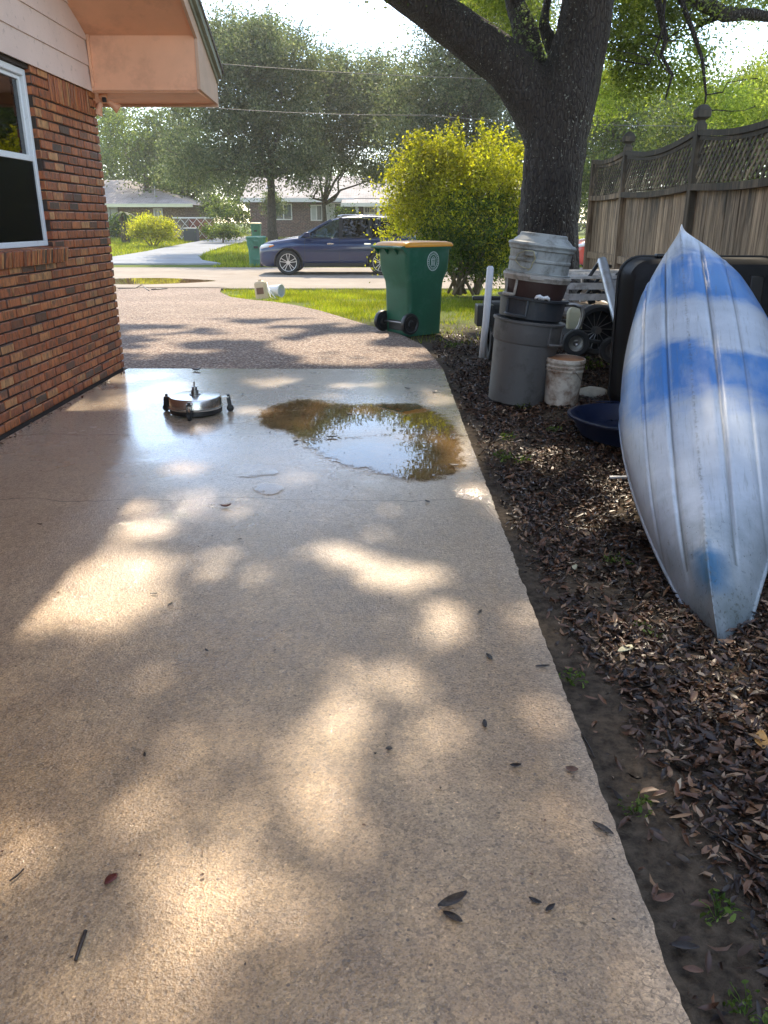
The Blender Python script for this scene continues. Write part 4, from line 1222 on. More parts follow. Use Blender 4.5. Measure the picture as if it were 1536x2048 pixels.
# ------------------------------------------------------------------ leaning stack of round cans
base = G(1033, 800)
TILT = Matrix.Rotation(R(6.5), 4, 'Y')
UP = TILT @ Vector((0, 0, 1))
b0 = Vector((base.x + 0.005, base.y + 0.08, 0.0)) + Vector((0, 0, float(soil_z(base.x, base.y)) + 0.012))


def can_at(name, label, h0, cat='rubbish can'):
    t = thing(name, label, cat, b0 + UP * h0, (0, R(6.5), 0), group=None)
    return t


def loop_handle(mb, ang, r, z0, z1, out=0.05, wid=0.09, t=0.011):
    """moulded grab: a frame standing off the wall below the rim"""
    a0, a1 = R(ang) - wid / r, R(ang) + wid / r
    pts = []
    for a, zz_, o in ((a0, z1, 0), (a0, z0, 0.0), ((a0), z0, out * 0.2), (R(ang), z0 - 0.0, out), (a1, z0, out * 0.2), (a1, z1, 0)):
        pts.append(((r + o) * math.cos(a), (r + o) * math.sin(a), zz_))
    mb.tube([pts[0], pts[1]], t, 6); mb.tube([pts[4], pts[5]], t, 6)
    q = [((r + 0.008 + out * math.sin(math.pi * k / 8) * 0.6) * math.cos(a0 + (a1 - a0) * k / 8), (r + 0.008 + out * math.sin(math.pi * k / 8) * 0.6) * math.sin(a0 + (a1 - a0) * k / 8), z0) for k in range(9)]
    mb.tube(q, t * 1.3, 6)


c1 = can_at('rubbish_can', 'tall grey round rubbish can at the bottom of the leaning stack, standing on the mulch', 0)
MB().lathe([(0.215, 0.0), (0.232, 0.012), (0.262, 0.50), (0.267, 0.505), (0.270, 0.512), (0.279, 0.66), (0.292, 0.664), (0.294, 0.680), (0.281, 0.684), (0.262, 0.672), (0.225, 0.05), (0, 0.04)], 64).build('can_body', MAT['can_grey'], c1, auto=32)
h_ = MB(); loop_handle(h_, -42, 0.275, 0.52, 0.66, 0.035); h_.build('handle', MAT['can_grey'], c1, auto=40)
h_ = MB(); loop_handle(h_, 138, 0.275, 0.52, 0.66, 0.035); h_.build('handle', MAT['can_grey'], c1, auto=40)
h_ = MB()
for k in range(0): pass
c2 = can_at('rubbish_can', 'dark blue-grey round can nested in the grey can, black grab handle on its left', 0.56)
MB().lathe([(0.200, 0.0), (0.235, 0.13), (0.252, 0.14), (0.262, 0.28), (0.284, 0.284), (0.286, 0.300), (0.270, 0.304), (0.25, 0.295), (0.2, 0.02), (0, 0.01)], 64).build('can_body', MAT['can_dark'], c2, auto=32)
h_ = MB(); loop_handle(h_, -128, 0.262, 0.16, 0.285, 0.06); h_.build('handle', MAT['can_dark'], c2, auto=40)
c3 = can_at('rubbish_can', 'dark brown round can with tan rim nested above the dark blue-grey can', 0.78)
MB().lathe([(0.19, 0.0), (0.235, 0.10), (0.252, 0.205), (0, 0.20)], 64).build('can_body', MAT['can_brown'], c3, auto=32)
MB().lathe([(0.245, 0.204), (0.262, 0.206), (0.266, 0.228), (0.272, 0.238), (0.268, 0.252), (0.255, 0.256), (0.0, 0.250)], 64).build('rim', MAT['can_tan'], c3, auto=32)
h_ = MB(); loop_handle(h_, -150, 0.250, 0.09, 0.205, 0.05, 0.06); h_.build('handle', MAT['can_tan'], c3, auto=40)
h_ = MB(); h_.box((0.262 * math.cos(R(-100)), 0.262 * math.sin(R(-100)), 0.235), (0.11, 0.03, 0.028)); h_.build('latch', MAT['can_tan'], c3, bevel=0.004)
c4 = can_at('rubbish_can', 'pale grey ribbed can near the top of the stack, rope tied round its handle', 1.036)
MB().lathe([(0.255, 0.0), (0.258, 0.012), (0.240, 0.016), (0.238, 0.085), (0.246, 0.095), (0.246, 0.108), (0.238, 0.116), (0.244, 0.175), (0.256, 0.182), (0.258, 0.205), (0.24, 0.212), (0, 0.214)], 64).build('can_body', MAT['can_light'], c4, auto=32)
h_ = MB(); h_.box((0.255 * math.cos(R(-118)), 0.255 * math.sin(R(-118)), 0.150), (0.10, 0.035, 0.035), rz=R(-28)); h_.build('handle', MAT['can_light'], c4, bevel=0.008)
rp = thing('rope', 'short frayed rope tied round the pale grey can handle', 'rope', b0 + UP * 1.036, (0, R(6.5), 0))
r_ = MB()
A = lambda a, rr_, z: (rr_ * math.cos(R(a)), rr_ * math.sin(R(a)), z)
r_.tube([A(-112, 0.282, 0.172), A(-110, 0.288, 0.15), A(-108, 0.27, 0.12), A(-111, 0.268, 0.09), A(-113, 0.262, 0.05), A(-118, 0.258, 0.03)], 0.006, 6)
r_.tube([A(-112, 0.282, 0.172), A(-125, 0.286, 0.170), A(-140, 0.27, 0.14), A(-146, 0.26, 0.09), A(-132, 0.262, 0.05), A(-118, 0.262, 0.04)], 0.004, 6)
r_.build('rope_loop', MAT['rope'], rp, smooth=True)
c5 = can_at('can_lid', 'round pale grey domed can lid on top of the leaning stack', 1.253, 'lid')
MB().lathe([(0.262, -0.012), (0.268, 0.0), (0.262, 0.014), (0.235, 0.022), (0.222, 0.036), (0.188, 0.064), (0.184, 0.084), (0.174, 0.089), (0.168, 0.078), (0.10, 0.072), (0, 0.074)], 64).build('lid_dome', MAT['can_light'], c5, auto=25)
gl = thing('work_gloves', 'small pale crumpled gloves lying on the rim of the dark blue-grey can', 'gloves', b0 + UP * 0.865 + Vector((0.02, -0.275, 0)), (0, R(6.5), 0))
m_ = MB()
for i, (x, z, s) in enumerate(((-0.03, 0.008, 1.0), (0.028, 0.006, 0.9), (-0.008, 0.004, 0.7))):
    m_.tube([(x - 0.03 * s, 0, z - 0.012), (x - 0.015 * s, -0.006, z + 0.005), (x + 0.004, -0.01, z + 0.010), (x + 0.022 * s, -0.004, z + 0.001), (x + 0.03 * s, 0, z - 0.014)], [0.006, 0.015 * s, 0.017 * s, 0.014 * s, 0.005], 8)
m_.build('glove_cloth', MAT['pvc'], gl, smooth=True)

# ------------------------------------------------------------------ bucket
bk = G(1128, 812)
bu = thing('bucket', 'dirty white plastic bucket with rust stains and wire handle beside the leaning cans', 'bucket', (bk.x, bk.y + 0.13, float(soil_z(bk.x, bk.y + .13)) + 0.01), (R(1.5), R(2), 0))
MB().lathe([(0.128, 0.0), (0.134, 0.008), (0.146, 0.27), (0.152, 0.272), (0.153, 0.285), (0.148, 0.290), (0.149, 0.305), (0.156, 0.307), (0.157, 0.318), (0.151, 0.322), (0.152, 0.340), (0.160, 0.343), (0.161, 0.353), (0.155, 0.372), (0.150, 0.374), (0.147, 0.372)], 56).build('bucket_wall', MAT['bucket'], bu, auto=28)
MB().lathe([(0.1465, 0.373), (0.144, 0.30), (0.127, 0.03), (0.0, 0.028)], 48).build('bucket_inside', MAT['bucket_in'], bu, smooth=True)
hp = [(0.160 * math.cos(R(a)), 0.160 * math.sin(R(a)) - 0.002, 0.300 - 0.15 * max(0, math.sin(R((a + 75) / 170 * 180)))) for a in np.linspace(-75, 95, 16)]
MB().tube(hp, 0.0028, 6).build('wire_handle', MAT['steel_dark'], bu)
MB().box((0.158 * math.cos(R(-75)), 0.158 * math.sin(R(-75)), 0.298), (0.02, 0.02, 0.026)).build('handle_ear', MAT['bucket'], bu, bevel=0.004)

# pale rock behind the bucket
s_ = G(1178, 792)
bm = bmesh.new(); bmesh.ops.create_icosphere(bm, subdivisions=3, radius=1)
for v in bm.verts:
    k = 1 + 0.25 * (float(fbm(v.co.x * 1.7 + 4, v.co.y * 1.7 + v.co.z)) - 0.5) * 2
    v.co = Vector((v.co.x * 0.13 * k, v.co.y * 0.10 * k, v.co.z * 0.055 * k))
me = bpy.data.meshes.new('pale_stone'); bm.to_mesh(me); bm.free()
o = link_mesh('pale_stone', me, MAT['stone'], smooth=True); o.location = (s_.x + 0.02, s_.y, float(soil_z(s_.x, s_.y)) + 0.02)
tag(o, 'flat pale stone on the mulch just right of the rusty white bucket', 'stone')

# ------------------------------------------------------------------ round navy tub
tub = thing('plastic_tub', 'shallow round dark navy plastic tub lying on the mulch against the kayak', 'tub', (1.79, 5.33, 0.0), (R(-2), R(2), 0))
MB().lathe([(0.42, 0.0), (0.46, 0.01), (0.535, 0.125), (0.56, 0.130), (0.562, 0.142), (0.54, 0.146), (0.525, 0.138), (0.455, 0.035), (0.0, 0.028)], 72).build('tub_shell', MAT['navy'], tub, auto=30)
MB().box((-0.20, -0.08, 0.052), (0.34, 0.24, 0.012), rz=R(-22)).box((0.12, -0.12, 0.048), (0.30, 0.25, 0.012), rz=R(10)).build('loose_sheet', MAT['navy2'], tub, bevel=0.004)
MB().tube([(-0.25, 0.52, 0.148), (-0.2, 0.50, 0.158), (-0.12, 0.52, 0.156), (-0.05, 0.545, 0.148)], 0.006, 6).build('latch_tab', MAT['navy'], tub)

# white lath under the kayak edge
q = G(1240, 954)
o = MB().box((0, 0, 0), (0.16, 0.028, 0.012), rz=R(3)).build('wood_scrap', MAT['pvc'], None, bevel=0.003); o.location = (q.x + 0.02, q.y, float(soil_z(q.x, q.y)) + 0.022)
tag(o, 'short white strip of plastic trim on the mulch by the kayak hull', 'trim strip')

# ------------------------------------------------------------------ black moulded shell standing behind the kayak
sh = thing('cargo_shell', 'large black plastic shell with rounded corners standing upright behind the kayak', 'plastic shell', (2.30, 6.12, 0.02), (R(-4), 0, R(-4)))
W2, H2, D2 = 1.16, 1.13, 0.30
def shell_ring(w, h, r, y, n=7):
    out = []
    for (sx, sy, a0) in ((1, 1, 0), (-1, 1, 90), (-1, -1, 180), (1, -1, 270)):
        for k in range(n + 1):
            a = R(a0 + 90 * k / n)
            out.append((sx * (w / 2 - r) + r * math.cos(a), y, h0_ + sy * (h / 2 - r) + r * math.sin(a)))
    return out
h0_ = H2 / 2
ms = MB(); ms.loft([shell_ring(W2 * f, H2 * g, 0.15 * f, y) for f, g, y in ((0.80, 0.80, -D2), (0.90, 0.90, -D2 + 0.012), (0.955, 0.955, -D2 + 0.05), (0.985, 0.985, -0.10), (1.0, 1.0, -0.03), (1.0, 1.0, 0.0))])
ms.build('shell', M('black_shell', (0.007, 0.007, 0.008), 0.6, 0.3, 4, 0.1, 60, spec=0.3), sh, auto=35)
ms = MB(); ms.tube(shell_ring(W2 * 1.01, H2 * 1.01, 0.155, -0.015) + [shell_ring(W2 * 1.01, H2 * 1.01, 0.155, -0.015)[0]], 0.010, 8, caps=False); ms.build('rim', MAT['black'], sh, smooth=True)
MB().box((-0.25, -0.10, H2 + 0.006), (0.20, 0.10, 0.03)).build('latch', MAT['black'], sh, bevel=0.01)
ms = MB()
for x in (-0.32, 0.0, 0.32): ms.ab((x - 0.05, -D2 - 0.012, 0.12), (x + 0.05, -D2 + 0.02, 1.0))
ms.build('stiffening_rib', MAT['black'], sh, bevel=0.012)

# ------------------------------------------------------------------ kayak leaning, hull towards the camera
L = 3.1
A0 = G(1436, 1283); A0.z = -0.01
B0 = P(1362, 438, 5.25)
ax = (B0 - A0).normalized(); LK = (B0 - A0).length
mid = (A0 + B0) / 2
tocam = (Vector((0, 0, H)) - mid)
nz = (tocam - ax * tocam.dot(ax)).normalized()
nz = (Matrix.Rotation(R(-7), 4, ax) @ nz)
yy_ = nz.cross(ax).normalized()
rot = Matrix((ax, yy_, nz)).transposed()
kay = thing('kayak', 'faded white and blue plastic kayak leaning upside down against the junk by the fence', 'kayak', mid, rot.to_euler())
NU, NV = 150, 97
KV = []
for i in range(NU + 1):
    s = -1 + 2 * i / NU
    x = s * LK / 2
    # half beam: pointed ends, widest a little toward the low end
    s2 = s + 0.10 * (1 - s * s)
    hb = 0.385 * max(0.0, 1 - abs(s2) ** 2.15) ** 0.82 + 0.004
    if s < 0: hb = 0.385 * max(0.0, 1 - abs(s) ** 1.9) ** 0.98 * (1 - 0.10 * abs(s)) * 1.0 + 0.012
    else: hb = 0.385 * max(0.0, 1 - s ** 2.1) ** 0.90 + 0.003
    keel = 0.0 - 0.03 * s * s - (0.12 * max(0, abs(s) - 0.72) / 0.28 * max(0, abs(s) - 0.72) / 0.28)
    dep = 0.26 - 0.04 * s * s
    peak = max(0.0, (abs(s) - 0.55) / 0.45)           # hull turns from rounded to V toward the ends
    for j in range(NV):
        t = -1 + 2 * j / (NV - 1)
        ang = t * math.pi / 2
        e = 0.62
        yr = math.copysign(abs(math.sin(ang)) ** 0.85, t) * hb
        zr_ = -dep * (1 - abs(math.cos(ang)) ** 0.95)
        yv = t * hb; zv = -dep * abs(t) ** 0.92
        k = min(1, peak * 0.9)
        y = yr * (1 - k) + yv * k; z_ = keel + (zr_ * (1 - k) + zv * k)
        # strakes: long raised lines and grooves
        u = y / max(0.001, 0.385)
        fade = max(0, 1 - (abs(s + 0.02) / 0.80) ** 8)
        for (c_, amp, w_) in ((0.28, -0.018, 0.024), (0.33, 0.005, 0.012), (0.62, 0.006, 0.012), (0.585, -0.008, 0.016)):
            cc = c_ * (1 - 0.30 * s * s)
            z_ += amp * fade * math.exp(-((abs(u) - cc) / w_) ** 2)
        if -0.05 < s < 0.64: z_ += 0.010 * (1 / (1 + math.exp((abs(u) - 0.17) * 220))) * min(1, (0.64 - s) / 0.012) * min(1, (s + 0.05) / 0.4)
        z_ += 0.010 * math.exp(-(u / 0.03) ** 2) * (0.35 + peak)
        KV.append((x, y, z_ + 0.10))
kf = []
for i in range(NU):
    for j in range(NV - 1):
        a = i * NV + j
        kf.append((a, a + 1, a + NV + 1, a + NV))
mb = MB().add(KV, kf)
mb.build('hull', MAT['hullmat'], kay, smooth=True)
dk_ = MB(); rows = []
for i in range(NU + 1):
    a = KV[i * NV]; b = KV[i * NV + NV - 1]
    s = -1 + 2 * i / NU
    rows.append([(a[0], a[1] * (1 - 2 * 0) , a[2]), (a[0], a[1] * 0.6, a[2] - 0.05 * (1 - s * s)), (a[0], 0, a[2] - 0.08 * (1 - s * s)), (a[0], b[1] * 0.6, a[2] - 0.05 * (1 - s * s)), (b[0], b[1], b[2])])
dk_.loft(rows, caps=False, closed=False)
dk_.build('deck', MAT['hullmat'], kay, smooth=True)
gw = MB()
for e_ in (0, NV - 1):
    gw.tube([KV[i * NV + e_] for i in range(0, NU + 1, 3)], 0.010, 6)
gw.build('gunwale', MAT['hullmat'], kay, smooth=True)
cr_ = MB()
cr_.tube([(0.55 * math.cos(R(a)) - 0.1, 0.24 * math.sin(R(a)), -0.27) for a in range(0, 361, 15)], 0.018, 8, caps=False)
cr_.build('cockpit_rim', MAT['black'], kay, smooth=True)

# ------------------------------------------------------------------ junk between the cans and the fence
tr = thing('utility_trailer', 'small galvanised utility trailer behind the rubbish cans with white guide post and tyres', 'trailer', (1.5, 8.6, 0))
q0 = P(975, 720, 7.4); q1 = P(1000, 660, 9.0)
f = MB()
f.bar((1.02, 7.0, 0.42), (1.30, 9.6, 0.50), 0.07, 0.10)
f.bar((2.45, 7.6, 0.40), (2.45, 9.6, 0.50), 0.07, 0.10)
f.bar((1.08, 7.55, 0.44), (2.48, 7.75, 0.44), 0.07, 0.09).bar((1.28, 9.4, 0.49), (2.48, 9.4, 0.49), 0.07, 0.09).bar((1.18, 8.6, 0.46), (2.48, 8.6, 0.46), 0.06, 0.08)
f.build('frame', MAT['galv'], tr, world=True, bevel=0.006)
pb, pt = P(964, 715, 8.0), P(981, 532, 8.0)
MB().tube([pb, P(972, 640, 8.0), pt - Vector((0, 0, 0.02)), pt], [0.034, 0.034, 0.034, 0.02], 14).build('guide_post', MAT['pvc'], tr, world=True, smooth=True)
fd = MB()
pts = []
for a in range(0, 181, 12): pts.append((math.cos(R(a)), math.sin(R(a))))
for side, X_, cy_, rr_ in ((0, 1.12, 8.45, 0.27),):
    ring = []
    for w in (-0.09, 0.09):
        ring.append([(X_ + w, cy_ + rr_ * c, 0.36 + rr_ * s) for c, s in pts])
    for i in range(len(pts) - 1):
        fd.prism([ring[0][i], ring[0][i + 1], ring[1][i + 1], ring[1][i]], (0, 0, 0.006))
fd.build('fender', MAT['blackmetal'], tr, world=True)
def tyre(name, loc, r, w, parent, hubmat, axis='X', spokes=0):
    t = thing(name, None, None, Vector(loc)); t.parent = parent
    if parent: t.location = Vector(loc) - parent.location
    m = Matrix.Rotation(R(90), 4, 'Y') if axis == 'X' else Matrix.Rotation(R(90), 4, 'X')
    MB().lathe([(r * 0.60, -w * 0.40), (r * 0.75, -w * 0.5), (r * 0.93, -w * 0.45), (r, -w * 0.28), (r, w * 0.28), (r * 0.93, w * 0.45), (r * 0.75, w * 0.5), (r * 0.60, w * 0.40), (r * 0.58, 0), (r * 0.60, -w * 0.40)], 36, m).build('tyre', MAT['rubber'], t, auto=40)
    MB().lathe([(0, -w * 0.15), (r * 0.15, -w * 0.28), (r * 0.25, -w * 0.12), (r * 0.5, -w * 0.18), (r * 0.60, -w * 0.38), (r * 0.61, w * 0.38), (r * 0.5, w * 0.18), (r * 0.25, w * 0.12), (r * 0.15, w * 0.28), (0, w * 0.15)], 28, m).build('rim', hubmat, t, auto=30)
    return t
tyre('wheel', (1.12, 8.45, 0.27), 0.25, 0.16, tr, MAT['rust'])
tyre('wheel', (2.46, 8.30, 0.30), 0.29, 0.18, tr, MAT['rust'])
bk_ = MB(); bk_.ab((0.88, 8.05, 0.42), (1.05, 8.3, 0.62)).ab((0.84, 8.15, 0.66), (1.45, 8.21, 0.70)).ab((0.95, 8.1, 0.62), (1.02, 8.25, 0.70))
bk_.build('coupler', MAT['blackmetal'], tr, world=True, bevel=0.01)
dkk = MB()
for k in range(7): dkk.ab((1.25 + 0.17 * k, 7.8, 0.52), (1.40 + 0.17 * k, 9.4, 0.545))
dkk.build('plank_deck', MAT['wood_dark'], tr, world=True)

# slatted white bench lying on the trailer
sb = thing('slatted_crate', 'weathered white slatted wooden crate lying on the trailer by the fence', 'crate', (2.15, 8.5, 0.56))
rr2 = random.Random(5)
s1 = MB()
for k in range(9):
    s1.box((0.02 + rr2.uniform(-.02, .02), -0.62 + k * 0.155, 0.33 + rr2.uniform(-.01, .012)), (0.98, 0.085, 0.02), rz=rr2.uniform(-.05, .05))
for k in range(3):
    s1.box((0.0, -0.66, 0.06 + k * 0.10), (1.0, 0.02, 0.06), rz=rr2.uniform(-.02, .02))
s1.build('slat', MAT['slat'], sb)
for x in (-0.46, 0.0, 0.46):
    for y in (-0.62, 0.6): MB().ab((x - 0.03, y - 0.025, -0.0), (x + 0.03, y + 0.025, 0.318)).build('crate_post', MAT['slat'], sb)
# silver pipe leaning across
pp = thing('metal_pipe', 'thick silver metal pipe leaning from the crate down behind the black shell', 'pipe', P(1230, 640, 7.2))
pA, pB = P(1204, 520, 7.6), P(1248, 690, 6.9)
MB().tube([pA, pA * 0.93 + pB * 0.07, pB], [0.040, 0.044, 0.044], 20).build('tube', MAT['galv'], pp, world=True, auto=50)
MB().tube([pA + Vector((-.004, 0.02, 0.012)), pA - Vector((0.0, 0, 0.03))], [0.03, 0.048], 16).build('collar', MAT['steel_dark'], pp, world=True, auto=50)
# bicycle-like folding luggage trolley: black tubes
ft = thing('folding_frame', 'folded black metal tube frame lying on the slatted crate', 'folding frame', P(1185, 560, 8.0))
fm = MB()
for a, b, y in (((1155, 588), (1196, 528), 7.9), ((1166, 598), (1215, 535), 8.0), ((1192, 600), (1236, 548), 8.1), ((1150, 565), (1215, 590), 8.05), ((1196, 528), (1222, 533), 7.9), ((1168, 560), (1240, 575), 8.15)):
    fm.tube([P(a[0], a[1], y), P(b[0], b[1], y + 0.05)], 0.017, 8)
fm.build('tube_frame', MAT['blackmetal'], ft, world=True, smooth=True)
fm = MB()
for a, y in (((1178, 592), 7.95), ((1190, 582), 7.98), ((1201, 596), 8.02), ((1183, 603), 7.9), ((1210, 585), 8.0)):
    c = P(a[0], a[1], y); fm.tube([c - Vector((0.03, 0, 0.01)), c + Vector((0.03, 0, 0.01))], 0.026, 10)
fm.build('pivot_joint', MAT['blackmetal'], ft, world=True, auto=40)

# hand truck with pale curved tube and small wheels
ht = thing('hand_truck', 'old two-wheeled hand truck with pale curved tube handle right of the rubbish cans', 'hand truck', P(1150, 690, 7.2))
MB().tube([P(1120, 609, 7.1), P(1148, 609, 7.1), P(1163, 614, 7.1), P(1166, 628, 7.1), P(1160, 650, 7.1), P(1150, 668, 7.1), P(1142, 690, 7.1), P(1140, 705, 7.1)], 0.020, 10).build('tube_handle', MAT['steel_dark'], ht, world=True, smooth=True)
a_, b_ = P(1120, 676, 7.05), P(1200, 684, 7.05)
MB().bar(a_, b_, 0.05, 0.03).bar(P(1123, 692, 7.2), P(1185, 700, 7.2), 0.05, 0.03).build('frame_bar', MAT['blackmetal'], ht, world=True, bevel=0.004)
tyre('wheel', P(1152, 686, 6.95), 0.115, 0.07, ht, MAT['steel_dark'], 'Y')
tyre('wheel', P(1225, 700, 7.05), 0.115, 0.07, ht, MAT['steel_dark'], 'Y')
mw = thing('spare_tyre', 'black spoked cart tyre standing between the hand truck and the black shell', 'tyre', P(1192, 660, 7.35), (0, 0, R(12)))
MB().lathe([(0.17, -0.035), (0.205, -0.05), (0.225, -0.02), (0.225, 0.02), (0.205, 0.05), (0.17, 0.035), (0.17, -0.035)], 40, Matrix.Rotation(R(90), 4, 'X')).build('tread', MAT['rubber'], mw, auto=40)
w_ = MB()
for k in range(14):
    a = 2 * math.pi * k / 14; w_.tube([(0.03 * math.cos(a + .3), 0, 0.03 * math.sin(a + .3)), (0.172 * math.cos(a), 0, 0.172 * math.sin(a))], 0.004, 5)
w_.tube([(0, -0.05, 0), (0, 0.05, 0)], 0.032, 12)
w_.build('spoked_hub', MAT['steel_dark'], mw)
jg = thing('plastic_jug', 'pale yellowed plastic jug held in the hand truck frame', 'jug', P(1148, 652, 7.3))
MB().loft([rrect(0.13, 0.10, 0.02, 0, 3), rrect(0.135, 0.105, 0.02, 0.13, 3), rrect(0.11, 0.08, 0.02, 0.17, 3), rrect(0.04, 0.04, 0.015, 0.20, 3), rrect(0.04, 0.04, 0.015, 0.215, 3)]).build('jug_body', MAT['jug'], jg, auto=50)
MB().tube([(0.02, 0, 0.20), (0.065, 0, 0.185), (0.068, 0, 0.14)], 0.010, 8).build('jug_handle', MAT['jug'], jg, smooth=True)
jg.location.z -= 0.02

# ------------------------------------------------------------------ two jugs tied with cord on the lawn
j1 = G(525, 597)
t1 = thing('jug', 'tan square plastic jug lying on the sunny lawn, left of the two', 'jug', (j1.x, j1.y, gz(j1.y)), (R(0), R(-6), R(-12)))
MB().loft([rrect(0.23, 0.20, 0.03, 0, 3), rrect(0.235, 0.20, 0.03, 0.30, 3), rrect(0.20, 0.17, 0.03, 0.34, 3), rrect(0.06, 0.06, 0.02, 0.36, 3), rrect(0.06, 0.06, 0.02, 0.385, 3)]).build('jug_body', MAT['cardtan'], t1, auto=50)
MB().box((0.01, -0.102, 0.16), (0.15, 0.008, 0.13)).build('label_patch', M('brown_label', (0.22, 0.12, 0.07), 0.6), t1)
j2 = G(552, 594)
t2 = thing('jug', 'white plastic pail lying on its side on the lawn, right of the tan jug', 'pail', (j2.x, j2.y + 0.05, gz(j2.y) + 0.13), (R(90), R(8), R(62)))
MB().lathe([(0.10, -0.14), (0.105, -0.13), (0.125, 0.12), (0.137, 0.125), (0.137, 0.14), (0.12, 0.14), (0.09, -0.12), (0, -0.12)], 36).build('pail_body', MAT['white'], t2, auto=40)
cd = thing('cord', 'white cord looped between the tan jug and the white pail', 'cord', (j2.x, j2.y - .1, gz(j2.y)))
MB().tube([P(520, 566, 17.9), P(534, 566, 17.8), P(537, 580, 17.6), P(541, 594, 17.5), P(552, 598, 17.5), P(545, 588, 17.6), P(537, 578, 17.7)], 0.012, 6).build('cord_loop', MAT['pvc'], cd, world=True, smooth=True)

# ------------------------------------------------------------------ the blue car and the red one
def make_car(paint, label, loc, rz=0):
    car = thing('parked_car', label, 'car', loc, (0, 0, R(rz)))
    st = [  # x, bottom z, top z, half width, shoulder width factor
        (-2.50, 0.42, 0.72, 0.60), (-2.46, 0.30, 0.84, 0.72), (-2.36, 0.24, 0.93, 0.82), (-2.15, 0.22, 1.00, 0.90), (-1.85, 0.22, 1.05, 0.94), (-1.45, 0.22, 1.11, 0.955),
        (-1.10, 0.22, 1.155, 0.96), (-0.6, 0.22, 1.13, 0.96), (0.2, 0.22, 1.13, 0.965), (1.0, 0.22, 1.15, 0.965), (1.6, 0.23, 1.18, 0.96), (2.1, 0.26, 1.20, 0.93), (2.38, 0.30, 1.19, 0.86), (2.46, 0.36, 1.13, 0.80), (2.50, 0.45, 1.0, 0.72)]
    rings = []
    for x, zb_, zt_, hw in st:
        h = zt_ - zb_
        half = [(0, zb_), (hw * .80, zb_), (hw * .93, zb_ + 0.03), (hw * 0.975, zb_ + h * .16), (hw * .985, zb_ + h * .35), (hw, zb_ + h * .58), (hw * .995, zb_ + h * .74), (hw * .965, zb_ + h * .88), (hw * .90, zb_ + h * .97), (hw * .70, zt_ + 0.0), (hw * .35, zt_ + 0.018), (0, zt_ + 0.025)]
        rings.append([(x, -y, z) for y, z in half] + [(x, y, z) for y, z in reversed(half[1:-1])])
    body = MB().loft(rings).build('body', paint, car, sub=2)
    bpy.context.view_layer.update(); bake_modifiers(body)
    cut = []
    for x in (-1.55, 1.36):
        for s in (-1, 1):
            m = MB(); m.tube([(x, s * 0.70, 0.37), (x, s * 1.10, 0.37)], 0.435, 48)
            m.ab((x - 0.43, min(s * 0.70, s * 1.10), -0.1), (x + 0.43, max(s * 0.70, s * 1.10), 0.36))
            c = MB().tube([(x, s * 0.70, 0.37), (x, s * 1.10, 0.37)], 0.435, 48).build('cut', None)
            c.parent = car; cut.append(c)
            c2_ = MB().ab((x - 0.434, min(s * 0.70, s * 1.10), -0.1), (x + 0.434, max(s * 0.70, s * 1.10), 0.365)).build('cut', None); c2_.parent = car; cut.append(c2_)
    bool_cut(body, cut)
    body.data.materials.clear(); body.data.materials.append(paint)
    body.data.polygons.foreach_set('use_smooth', np.ones(len(body.data.polygons), bool))
    try: body.data.set_sharp_from_angle(angle=R(40))
    except Exception: pass
    # roof and pillars
    rs = [(-0.22, 1.615, 0.60), (0.05, 1.675, 0.645), (0.6, 1.72, 0.665), (1.2, 1.72, 0.665), (1.8, 1.68, 0.65), (2.1, 1.635, 0.62), (2.24, 1.60, 0.59)]
    rr_ = []
    for x, z, hw in rs:
        half = [(0, z - 0.02), (hw * .9, z - 0.025), (hw * 1.03, z - 0.035), (hw * 1.0, z + 0.0), (hw * .88, z + 0.028), (hw * .5, z + 0.045), (0, z + 0.05)]
        rr_.append([(x, -y, q) for y, q in half] + [(x, y, q) for y, q in reversed(half[1:-1])])
    MB().loft(rr_).build('roof', paint, car, sub=1)
    for s in (-1, 1):
        pl = MB()
        pl.bar((-1.22, s * 0.85, 1.10), (-0.20, s * 0.63, 1.63), 0.07, 0.05, up=(0, 1, 0))
        pl.build('windscreen_pillar', paint, car, bevel=0.01)
        for x0, x1, w in ((0.10, 0.10, 0.10), (1.02, 1.0, 0.10)):
            MB().bar((x0, s * 0.875, 1.08), (x1, s * 0.665, 1.69), 0.03, w, up=(1, 0, 0)).build('door_pillar', MAT['black'], car)
        MB().prism([(1.80, s * 0.875, 1.10), (2.38, s * 0.80, 1.10), (2.20, s * 0.63, 1.62), (1.98, s * 0.65, 1.64)], (0, -s * 0.03, 0)).build('rear_pillar', paint, car, bevel=0.01)
        gl_ = lambda pts: [(x, s * (0.885 - (z - 1.10) * 0.37), z) for x, z in pts]
        MB().prism(gl_([(-0.98, 1.11), (0.06, 1.11), (0.06, 1.64), (-0.12, 1.62), (-0.30, 1.55)]), (0, -s * 0.006, 0)).build('front_side_window', MAT['carglass'], car)
        MB().prism(gl_([(0.15, 1.11), (0.97, 1.12), (0.96, 1.66), (0.15, 1.655)]), (0, -s * 0.006, 0)).build('rear_side_window', MAT['privacy'], car)
        MB().prism(gl_([(1.07, 1.13), (1.95, 1.17), (2.02, 1.22), (1.88, 1.62), (1.06, 1.66)]), (0, -s * 0.006, 0)).build('quarter_window', MAT['privacy'], car)
        MB().tube([(-1.02, s * 0.90, 1.10), (0.3, s * 0.905, 1.10), (1.2, s * 0.905, 1.115), (2.0, s * 0.885, 1.16)], 0.012, 6).build('window_trim', MAT['black'], car)
        for x in (-0.22, 0.93):
            MB().loft([[(x + dx * 0.11, s * (0.955 + dy), 0.93 + dz * 0.022) for dx, dz in ((-1, 0), (-.8, 1), (.8, 1), (1, 0), (.8, -1), (-.8, -1))] for dy in (0, 0.03)]).build('door_handle', MAT['chrome'], car, bevel=0.005)
